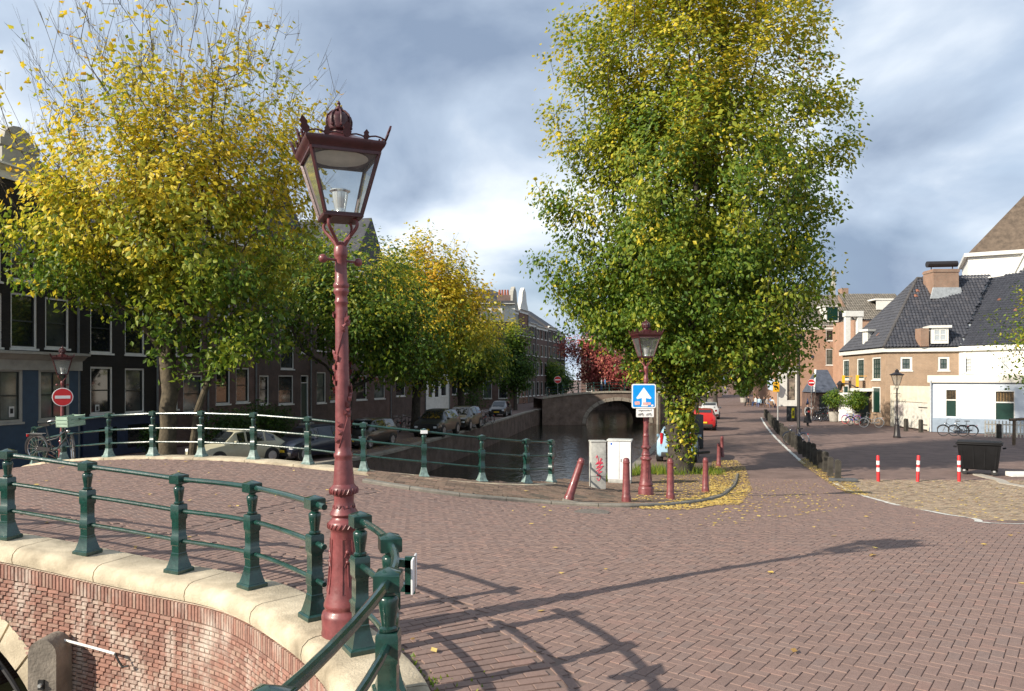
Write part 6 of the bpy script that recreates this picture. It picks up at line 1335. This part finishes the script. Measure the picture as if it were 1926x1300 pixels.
hA = opn(LA, [(1585,1597,676,714),(1611.5,1625,674,714),(1640,1656.5,671.5,714.5)]); dA = opn(LA, [(1586,1596,725,740),(1641,1656,728,776)])
wall_part(mh, CA, C0, EZ, hA+dA, OCH); hB = opn(LB, [(1693,1716,671,697),(1764,1786,671,697)]); wall_part(mh, C0, CB, EZ, hB, OCH)
for q in hA: put(window(mh, *q, sash=FRG, gl=WGL2, nx=3, ny=4, fw=.14), LA)
for q in hB: put(window(mh, *q, sash=FRG, gl=WGL2, nx=2, ny=2, fw=.16), LB)
for i, q in enumerate(dA):
    o = MB().box(q[0]+.09,q[1]-.09,.03,.09,q[2]+.02,q[3]-.09).build('shutter' if i == 0 else 'door', DGREEN, mh, 0); fr = MB().box(q[0],q[0]+.09,-.02,.12,q[2],q[3]).box(q[1]-.09,q[1],-.02,.12,q[2],q[3]).box(q[0]+.09,q[1]-.09,-.02,.12,q[3]-.09,q[3]).build('frame', FRW, o, 0); put(o, LA)
wA = math.hypot(C0[0]-CA[0], C0[1]-CA[1]); wB = math.hypot(CB[0]-C0[0], CB[1]-C0[1])
put(MB().box(-.25,wA+.18,-.22,-.003,EZ-.32,EZ).build('gutter', FRW, mh, 0), LA); put(MB().box(-.18,wB,-.22,-.003,EZ-.32,EZ).build('gutter', FRW, mh, 0), LB)
R1 = (PX(1725,61.5), 61.5, PZ(525,61.5)); R2 = (PX(1861,60.5), 60.5, PZ(527,60.5)); E1 = (38.6,48.2); R3 = (46.5,55.0,PZ(478,55)-.2)
eA, e0, eB = (CA[0]-.25,CA[1]+.1,EZ), (C0[0]-.28,C0[1]-.28,EZ), (CB[0]-.05,CB[1]-.25,EZ)
bkp = (37.5,67.0,EZ)
solid('roof_deck', [eA, e0, eB, R2, R1, bkp, (44,66,EZ)], [(0,1,4),(1,2,3,4),(0,4,5),(4,3,6,5)], ROOFM, mh)
tile_roof('pantiles', [eA, e0, R1], ROOFD, mh, red=.004, thi=.6); tile_roof('pantiles', [e0, eB, R2, R1], ROOFD, mh, red=.012)
RID = pm('ridge_tile', (.075,.07,.068), .8, .25, 5)
def ridge(a, b, root, r=.13):
    a, b = Vector(a), Vector(b); n = int((b-a).length/.38)
    for i in range(n): p, q = a.lerp(b, i/n), a.lerp(b, (i+1.08)/n); MB().tube([p+Vector((0,0,.06)), q+Vector((0,0,.06))], [r, r*.88], 8).build('ridge_tile', RID, root)
ridge(e0, R1, mh); ridge(R1, R2, mh); ridge(eA, R1, mh, .09)
solid('valley_lead', [Vector(eB)+Vector((-.08,0,.09)), Vector(eB)+Vector((.12,0,.09)), Vector(R2)+Vector((.12,0,.09)), Vector(R2)+Vector((-.08,0,.09))], [(0,1,2,3)], SLATE, mh)
# chimney on the ridge with iron hood
d = 60.0; x0, x1 = PX(1748,d), PX(1795,d); zt, zb = PZ(508,d), PZ(560,d)
CHM = brick_mat('chimney_brick', (.30,.15,.10), (.25,.14,.10), (.30,.26,.20), .20, .055, .010); ch = MB().box(x0,x1,d-.6,d+.9,zb,zt).box(x0-.05,x1+.05,d-.65,d+.95,zt-.25,zt-.08).build('chimney', CHM, mh, 0)
MB().prism([(x0-.3,zb-.15),(x1+.3,zb-.15),(x1+.08,zb+.75),(x0-.08,zb+.75)], d-.74, d-.61).build('flashing', SLATE, ch, 0)
mb = MB().tube([(x0-.2,d,zt+.45),(x1+.2,d,zt+.5)], .25, 10)
for xx in (x0+.15, x1-.15): mb.tube([(xx,d,zt-.1),(xx,d,zt+.4)], .04, 6)
mb.build('chimney_hood', IRON, ch)
d = 56.15; MB().box(PX(1728,d),PX(1743,d),d-.3,d+.5,PZ(652,d),PZ(618,d)).build('chimney', CHM, mh, 0)
def dormer(root, px0, px1, py0, py1, d, depth=2.6, nx=2, ny=2, rz=0, shutter=False):
    w_ = PX(px1,d)-PX(px0,d); z0, z1 = PZ(py1,d), PZ(py0,d); h = z1-z0
    dm = MB().box(0,w_,.02,.10,-.1,h).add([(0,.1,-.1),(0,.1,h),(0,depth,h),(w_,.1,-.1),(w_,.1,h),(w_,depth,h)], [(0,2,1),(3,4,5)]).box(-.18,w_+.18,-.15,depth,h,h+.18).build('dormer', FRW, root, 0); dm.location = (PX(px0,d), d, z0); dm.rotation_euler = (0,0,rz)
    if shutter: MB().box(.15,w_-.15,-.03,.018,.12,h-.12).build('shutter', DGREEN, dm, 0)
    else:
        MB().add([(.18,.005,.15),(w_-.18,.005,.15),(w_-.18,.005,h-.15),(.18,.005,h-.15)], [(0,1,2,3)]).build('pane', pm('pale_pane', (.38,.42,.44), .1, .1, spec=.8), dm, 0); mb = MB()
        for i in range(nx+1): x = .18+(w_-.36)*i/nx; mb.box(x-.03,x+.03,-.03,.012,.12,h-.12)
        for i in range(ny+1): z = .15+(h-.3)*i/ny; mb.box(.18,w_-.18,-.027,.010,z-.025,z+.025)
        mb.build('glazing_bars', FRW, dm, 0)
    return dm
dormer(mh, 1752, 1781, 617, 644, 55.75, rz=R(-14)); dA_ = dormer(mh, 1622, 1634, 624, 652, 61.5, rz=R(-70), depth=2.2)
# yellow signs and lantern on the wall
for px in (1603, 1630): 
    u, z = LA.u(px), LA.z(px,717); o = put(MB().box(u-.30,u+.30,-.75,-.72,z-.45,z+.5).box(u-.02,u+.02,-.72,0,z+.4,z+.44).build('hanging_sign', pm('banner_yellow', (.75,.40,.02), .6, .05), mh, 0), LA)
u, z = LA.u(1598), LA.z(1598,725); wl_ = thing('wall_lantern', 'iron bracket lantern on the ochre brick house above the white board', 'lantern', (*LA.at(u), 0), math.atan2(LA.d[1], LA.d[0]))
MB().tube([(1.9,-.02,z-.2),(1.5,-.6,z+.15),(.9,-1.0,z+.2)], .05, 6).box(1.8,2.0,-.06,.0,z-.6,z+.1).build('bracket', IRON, wl_); MB().lathe([(.12,-.5),(.22,0),(.32,.03),(.10,.30),(.004,.36)], 6, (.8,-1.1,z+.05)).build('lantern', IRON, wl_)
# white board, gate posts
LBd = FLine((PX(1577,62.5), 62.5), (.95,-.3)); wb2 = LBd.u(1606); bd = thing('white_board', 'plain white hoarding board beside the ochre house door', 'board', (*LBd.o, 0), math.atan2(LBd.d[1], LBd.d[0])); MB().bbox(0,wb2,-.03,.03,.05,2.45,.01).build('panel', WHITE, bd); 
for q in (.05, wb2-.05): MB().box(q-.04,q+.04,.03,.11,0,2.45).build('post', FRW, bd, 0)
pc = thing('porch', 'white porch frame over the dark doorway behind the potted tree', 'porch', (PX(1604,60), 60, 0), R(-20)); MB().box(0,.14,0,.9,0,2.6).build('post', FRW, pc, 0); MB().box(1.45,1.59,0,.9,0,2.6).build('post', FRW, pc, 0); MB().box(-.15,1.74,-.15,.9,2.6,2.85).build('lintel', FRW, pc, 0); MB().box(.14,1.45,.7,.75,0,2.6).build('dark_door', DGREEN, pc, 0)
# cream yard wall with plank gate
GA, GB = (28.95,56.6), (28.75,50.9); gw = thing('yard_gate', 'cream wall with a weathered white plank gate between house and annex', 'gate', (*GA, 0), face_frame(GA, GB)); L_ = math.hypot(GB[0]-GA[0], GB[1]-GA[1]); CRM = pm('cream_plaster', (.62,.58,.47), .8, .12, 2)
MB().box(0,L_,0,.25,1.95,3.1).build('lintel', CRM, gw, 0); MB().box(0,.4,0,.25,0,1.95).build('pier', CRM, gw, 0); MB().box(L_-.3,L_,0,.25,0,1.95).build('pier', CRM, gw, 0); pk2 = pm('gate_plank', (.60,.58,.52), .75, .15, 3)
n = 22; 
for i in range(n): a = .42+(L_-.74)*i/n; MB().box(a+.008,a+(L_-.74)/n-.008,.06,.10,.08,1.93).build('plank', pk2, gw, 0)
for z in (.4,1.6): MB().box(L_-1.6,L_-.32,.035,.058,z-.03,z+.03).build('hinge', IRON, gw, 0)
MB().box(.7,1.9,.040,.055,.9,1.7).build('poster', pm('poster_pale', (.45,.40,.38), .7, .4, 6), gw, 0)
# pale blue annex
AA, AB = (28.6,50.6), (36.6,45.6); LAn = FLine(AA, (AB[0]-AA[0], AB[1]-AA[1])); an = thing('annex', 'low pale blue annex with white cornice and barred windows', 'house', (*AA, 0), face_frame(AA, AB)); wan_ = math.hypot(AB[0]-AA[0], AB[1]-AA[1]); PBL = pm('pale_blue_plaster', (.56,.63,.70), .8, .06, 1.5)
hN = opn(LAn, [(1778,1800,732,783),(1871,1909,735,790)]); wall_mb(wan_, 3.35, hN, depth=5).build('wall', PBL, an, 0)
MB().box(-.15,wan_+.1,-.18,5.1,3.36,3.85).build('cornice', pm('cornice_cream', (.68,.65,.56), .7, .06), an, 0); MB().box(-.03,wan_,-.05,-.003,0,.95).build('plinth', pm('plinth_greyblue', (.24,.30,.37), .8, .12, 3), an, 0)
for q in hN:
    zm = q[2]+(q[3]-q[2])*.60; o = MB().box(q[0],q[0]+.06,-.02,.1,q[2],q[3]).box(q[1]-.06,q[1],-.02,.1,q[2],q[3]).box(q[0]+.06,q[1]-.06,-.02,.1,q[3]-.06,q[3]).box(q[0]+.06,q[1]-.06,-.02,.1,zm-.04,zm+.04).build('window', FRW, an, 0)
    MB().box(q[0]+.06,q[1]-.06,.02,.05,q[2],zm-.04).build('shutter', DGREEN, o, 0); MB().add([(q[0],.11,zm),(q[1],.11,zm),(q[1],.11,q[3]),(q[0],.11,q[3])], [(0,1,2,3)]).build('pane', pm('room_behind', (.20,.13,.06), .3, .5, 4), o, 0); mb = MB(); nb = 6
    for i in range(1, nb): x = q[0]+.06+(q[1]-q[0]-.12)*i/nb; mb.box(x-.015,x+.015,.03,.06,zm+.04,q[3]-.06)
    mb.build('bars', FRW if q[1]-q[0] > 1.3 else FRD, o, 0)
MB().tube([(.05,-.12,0),(.05,-.12,3.2),(.05,-.22,3.5)], .05, 8).build('downpipe', pm('pipe_grey', (.5,.53,.56), .5), an)
# white weatherboard wing and its roof
LW = FLine(CB, (E1[0]-CB[0], E1[1]-CB[1])); ww = math.hypot(E1[0]-CB[0], E1[1]-CB[1]); wg_ = thing('white_wing', 'white painted wing with small-paned windows under a dark pantile roof', 'house', (0,0,0)); hW = opn(LW, [(1809,1830,672,702),(1880,1900,668,700)])
WPL = pm('white_plaster', (.72,.70,.64), .75, .06, 2)
wall_part(wg_, CB, E1, EZ+.02, hW, WPL)
for q in hW: put(window(wg_, *q, sash=FRW, gl=pm('pale_pane', (.38,.42,.44)), nx=4, ny=4, fw=.1), LW)
put(MB().box(0,ww,-.25,-.003,EZ-.30,EZ+.04).build('gutter', FRW, wg_, 0), LW)
for q in (.35, ww*.5): put(MB().box(q,q+.16,-.06,-.003,0,EZ-.3).build('pilaster', FRW, wg_, 0), LW)
eE = (E1[0]-.1,E1[1]-.25,EZ); tile_roof('pantiles', [eB, eE, R3, R2], ROOFD, wg_, thi=.6, red=.006); solid('roof_deck', [eB, eE, R3, R2], [(0,1,2,3)], ROOFM, wg_); ridge(R2, R3, wg_)
# white church with outside stair behind
cw_ = thing('church', 'big white timber church with brown roof and outside stair', 'church', (PX(1821,82), 82, 0), R(-28)); cz = PZ(484,82)-.0
chole = []
nb = 26; BRD = pm('white_boards', (.74,.73,.68), .7, .05, 2)
MB().box(0,18,0,10,0,cz).build('wall', BRD, cw_, 0)
for i in range(nb): z = cz-8+8*i/nb; MB().box(-.02,18,-.03,-.002,z+.01,z+8/nb-.012).build('weatherboard', BRD, cw_, 0)
MB().box(-.4,18.4,-.5,10.4,cz,cz+.4).build('eave', FRW, cw_, 0)
cr = MB().add([(0,-.4,cz+.41),(18,-.4,cz+.41),(18,10,cz+.41),(0,10,cz+.41),(9,4.8,cz+11)], [(0,1,4),(1,2,4),(2,3,4),(3,0,4)]).build('roof', pm('church_roof', (.12,.09,.065), .85, .3, 2, .5, 20), cw_, 0)
st = MB(); n = 14
for i in range(n): q = i/n; st.box(3.4+2.2*q,3.9+2.2*q,-1.3,-.3,cz-4.6+5.2*q,cz-4.55+5.2*q)
for y in (-1.35,-.28): st.bar((3.3,y,cz-4.9),(5.9,y,cz+.9), .08, .3); st.bar((3.3,y,cz-3.9),(5.9,y,cz+1.9), .07, .1)
st.box(5.7,9.5,-1.4,-.2,cz+.6,cz+.75)
for i in range(5): st.box(5.75+.9*i,5.87+.9*i,-1.4,-1.3,cz+.75,cz+2.0)
for z in (1.35,1.95): st.box(5.7,9.5,-1.41,-1.31,cz+z,cz+z+.1)
st.build('stair', FRW, cw_, 0)
for xx in (1.6, 8.6): MB().lathe([(1.3,-.05),(1.3,.05)], 24, (xx,-.05,cz-5.3), axis='y').build('arched_window', pm('lattice_pane', (.30,.34,.30), .3, .3, 12), cw_)
# brick house behind, at the street corner
BH = (PX(1463,98), 98.0); bw_ = PX(1606,98)-PX(1463,98); LH = FLine(BH, (1,0)); bh = thing('brick_house', 'tall orange-brown brick house with shop front and green dormer shutter', 'house', (*BH, 0), 0); bz = PZ(612,98)
ORB = brick_mat('warm_brick', (.40,.215,.14), (.34,.185,.122), (.36,.28,.21), .20, .055, .010, soil=.12)
hh_ = opn(LH, [(1553,1576,620,641),(1553,1574,656,687),(1480,1496,702,753)]); wall_mb(bw_, bz, hh_, depth=10).build('wall', ORB, bh, 0)
window(bh, *hh_[0], nx=2, ny=1, fw=.12); window(bh, *hh_[1], nx=2, ny=2, fw=.12, sash=FRG, gl=WGL2); window(bh, *hh_[2], nx=1, ny=1, fw=.02, sill=False, name='shop_window', gl=pm('shop_display', (.20,.16,.12), .15, .9, 1.2, spec=.7))
u0 = LH.u(1466)-.0; MB().box(.05,LH.u(1480),-.08,-.003,0,4.9).box(LH.u(1496),LH.u(1502),-.08,-.003,0,4.9).box(LH.u(1480),LH.u(1496),-.08,-.003,LH.z(1488,702),4.9).box(LH.u(1480),LH.u(1496),-.08,-.003,0,LH.z(1488,753)).build('shop_front', WSTUC, bh, 0); MB().box(0,LH.u(1503),-.3,-.002,4.92,5.3).build('shop_cornice', STN, bh, 0)
cornice(bh, bw_, bz+.05, FRW, .3, .6)
for px, py in ((1528,671),(1525,716)): MB().lathe([(.22,-.03),(.22,.0)], 16, (LH.u(px),0,LH.z(px,py)), axis='y').build('oculus', WGL, bh)
for px, py in ((1540,650),(1580,652)): MB().box(LH.u(px)-.04,LH.u(px)+.04,-.05,-.002,LH.z(px,py)-.35,LH.z(px,py)+.35).build('wall_anchor', IRON, bh, 0)
rz1 = bz+4.4; rp_ = [(0,-.15,bz+.1),(bw_,-.15,bz+.1),(bw_,4.5,rz1),(0,4.5,rz1)]
def loc_roof(root, poly, mat, **k):
    tile_roof('pantiles', poly, mat, root, **k); solid('roof_deck', poly, [(0,1,2,3)], ROOFM, root)
loc_roof(bh, rp_, ROOFG, tw=.3, tl=.4); solid('roof_back', [(0,4.5,rz1),(bw_,4.5,rz1),(bw_,10,bz),(0,10,bz)], [(0,1,2,3)], ROOFM, bh)
dm = dormer(bh, 1553, 1577, 577, 604, 97.9, depth=3.2, shutter=True); dm.location = (dm.location.x-BH[0], dm.location.y-BH[1]-.05, dm.location.z)
MB().box(LH.u(1600),LH.u(1612),2.5,3.8,rz1-2.5,PZ(541,100)).build('chimney', CHM, bh, 0)
MB().prism([(LH.u(1592),rz1-1),(LH.u(1600),rz1-1),(LH.u(1600),PZ(512,103)),(LH.u(1597),PZ(505,103))], 4.6, 5.2).build('side_gable', STN, bh, 0)
# long grey roof between the two
lr = thing('grey_roofed_house', 'long house with grey pantile roof behind the ochre brick house', 'house', (PX(1606,92), 92, 0), 0); lw = PX(1720,92)-PX(1606,92); lz_ = PZ(602,92); wall_mb(lw, lz_, [], depth=9).build('wall', ORB, lr, 0); loc_roof(lr, [(0,-.2,lz_),(lw,-.2,lz_),(lw,4.5,PZ(553,96)),(0,4.5,PZ(553,96))], ROOFG, tw=.3, tl=.4)
MB().box(lw*.45,lw*.72,1.2,1.3,lz_+1.4,lz_+2.6).box(lw*.42,lw*.75,1.1,3.2,lz_+2.6,lz_+2.8).build('dormer', FRW, lr, 0)
# white hoist frame against it
hf = thing('hoist_frame', 'tall white portal frame between the brick houses', 'frame', (PX(1591,80), 80, 0), 0); fw_ = PX(1622,80)-PX(1591,80); fz = PZ(585,80)
MB().box(0,.5,0,.5,0,fz-.6).build('post', FRW, hf, 0); MB().box(fw_-.5,fw_,0,.5,0,fz-.6).build('post', FRW, hf, 0); MB().box(-.1,fw_+.1,-.1,.6,fz-.598,fz).build('lintel', FRW, hf, 0); MB().box(.5,fw_-.5,.1,.3,fz-4.2,fz-3.4).box(.5,fw_-.5,.1,.3,fz-5.6,fz-4.9).build('panel', FRW, hf, 0)
# lean-to with slate roof
le = thing('lean_to', 'small dark lean-to with a blue slate roof beside the bicycles', 'shed', (PX(1531,72), 72, 0), 0); lw2 = PX(1578,72)-PX(1531,72); za, zb2 = PZ(738,72), PZ(695,72)
MB().box(0,lw2,0,3,0,za-.02).build('wall', BRN, le, 0); solid('roof', [(-.15,-.25,za),(lw2,-.25,za),(lw2,2.6,zb2),(1.2,2.6,zb2),(-.15,2.6,za),(lw2,2.6,za)], [(0,1,2,3),(0,3,4),(1,5,2)], pm('blue_slate', (.075,.085,.11), .5, .25, 3, .3, 15), le); solid('verge', [(-.2,-.3,za+.03),(-.05,-.3,za+.03),(1.3,2.6,zb2+.05),(1.1,2.6,zb2+.05)], [(0,1,2,3)], FRW, le); MB().box(.5,1.2,-.04,-.002,.1,2.0).build('door', FRD, le, 0); MB().box(1.3,1.45,-.06,-.002,0,2.2).build('door_post', FRW, le, 0)
# street side of the far terrace
for i, (x, y, w_, h, m) in enumerate(((37.2,108,7,10.5,BRN2),(41.5,124,8,11,bp_),(47.5,142,9,11.5,BRN))):
    t = thing('street_house', ('dark gable house in shade beside the café terrace', 'rose house past the café terrace', 'brown house farthest along the bollard street')[i], 'house', (x+4, y, 0), R(-72)); 
    hs = [(a, a+1.2, z, z+1.9) for z in (1,4.2,7.2) for a in (1,3.2,5.4) if a+1.3 < w_]; wall_mb(w_, h, hs, depth=8).build('wall', m, t, 0)
    for q in hs: window(t, *q)
    cornice(t, w_, h+.03); gable_roof(t, w_, h+.05, 8, 3.0, ROOFM, along='x')
fl_ = thing('flag', 'pale blue and white flag hanging at the street corner', 'flag', (PX(1452,97), 97, PZ(722,97))); MB().tube([(.9,0,-.8),(-.6,0,1.3)], .03, 6).build('staff', GREYM, fl_); MB().add([(-.6,0,1.25),(.6,-.05,.2),(.5,.08,-.9),(.0,-.06,-.9),(-.5,.05,-.7),(-.62,0,.3)], [(0,1,2,3,4,5)]).build('cloth', pm('flag_blue', (.50,.62,.75), .8, .1), fl_, 0)
for i, (px, py, hgt) in enumerate(((1407,758,4.2),(1447,760,4.0))):
    x, y = G(px, py); t = thing('planter_shrub', ('dark clipped bush standing by the café terrace', 'yellowish bush between terrace and shop front')[i], 'shrub', (x, y+2, 0)); n = 1400; u = rng.normal(0,1,(n,3)); u /= np.linalg.norm(u, axis=1, keepdims=True); C = u*(rng.random(n)**.5)[:,None]*np.array([1.5,1.2,1.6])+np.array([0,0,2.4]); V, Fq, tn = leaf_cloud(C, .3, .6, np.clip(rng.normal((.22,.42)[i],.08,n), 0, 1)); link('foliage', np_mesh('foliage', V, Fq, LEAF, tn), t); MB().lathe([(.5,0),(.6,.7)], 12).build('tub', TERR, t); MB().tube([(0,0,.5),(0,0,2)], .08, 6).build('stem', BARKD, t)

# ------------------------------------------------------------------ the distant bridge
fb = thing('distant_bridge', 'shaded brick arch bridge with iron railing farther up the canal', 'bridge', (PX(1020,88), 88, 0), R(7)); W_ = 21.0; c0, sp2 = PX(1165.5,88)-PX(1020,88), (PX(1228,88)-PX(1103,88))/2
def deckz(u): return 1.95-.0088*(u-c0)**2
vs = []; fs = []; us = np.linspace(0, W_, 85)
for u in us:
    q = (u-c0)/sp2; zb = -2.4 if abs(q) >= 1 else -1.75+2.75*math.sqrt(1-q*q); vs += [(u,0,deckz(u)),(u,0,zb),(u,7,zb),(u,7,deckz(u))]
for i in range(84):
    for j in range(4): fs.append((i*4+j, i*4+(j+1)%4, i*4+4+(j+1)%4, i*4+4+j))
MB().add(vs, fs).build('wall', brick_mat('far_bridge_brick', (.19,.115,.085), (.15,.095,.075), (.20,.17,.14), .20, .058, .012, soil=.35), fb, 0)
n = 13
for i in range(n):
    a0_, a1_ = math.pi*i/n+.01, math.pi*(i+1)/n-.01; v_ = []
    for y in (-.06, .2):
        for a, g_ in ((a0_,0),(a1_,0),(a1_,.42),(a0_,.42)): v_.append((c0+(sp2+g_)*math.cos(a), y, -1.75+(2.75+g_)*math.sin(a)))
    MB().add(v_, [(0,1,2,3),(7,6,5,4),(0,4,5,1),(1,5,6,2),(2,6,7,3),(3,7,4,0)]).build('voussoir', pm('far_stone', (.30,.26,.21), .9, .2), fb, 0)
s_ = 0
while s_ < W_-.1:
    e_ = min(W_, s_+1.6); MB().add([(s_+.01,-.12,deckz(s_)),(e_-.01,-.12,deckz(e_)),(e_-.01,.4,deckz(e_)),(s_+.01,.4,deckz(s_)),(s_+.01,-.12,deckz(s_)+.22),(e_-.01,-.12,deckz(e_)+.22),(e_-.01,.4,deckz(e_)+.22),(s_+.01,.4,deckz(s_)+.22)], [(0,3,2,1),(4,5,6,7),(0,1,5,4),(1,2,6,5),(2,3,7,6),(3,0,4,7)]).build('coping_stone', pm('far_coping', (.34,.30,.24), .9, .2), fb, 0); s_ = e_
ps = list(np.arange(.6, W_, 1.9))
for u in ps: MB().lathe([(.1,0),(.06,.15),(.05,.95),(.08,1.0),(.07,1.1),(.004,1.14)], sq=4, c=(u,.15,deckz(u)+.22)).build('post', GREEN, fb)
for h in (.35,.68,1.02): MB().tube([(u,.15,deckz(u)+.22+h) for u in ps], .025, 6).build('rail', GREEN, fb)
MB().lathe([(.14,-2.5),(.14,1.8),(.004,1.9)], 10, (c0+sp2+.9,-.35,0)).build('fender', pm('fender_grey', (.30,.28,.24), .9, .2), fb)
for i, (px, tp) in enumerate(((1133,1),(1140,5))):
    u = PX(px,90)-PX(1020,90); person('pedestrian crossing the distant bridge', (PX(px,90.5), 91.5, deckz(u)+.1), R(90+180*i), *tx[tp], group='pedestrians on the distant bridge')
# iron railings at the far end of the shaded quay
for i in range(14):
    q = i/13; x, y = 1.6+2.2*q, 83+7*q; pass
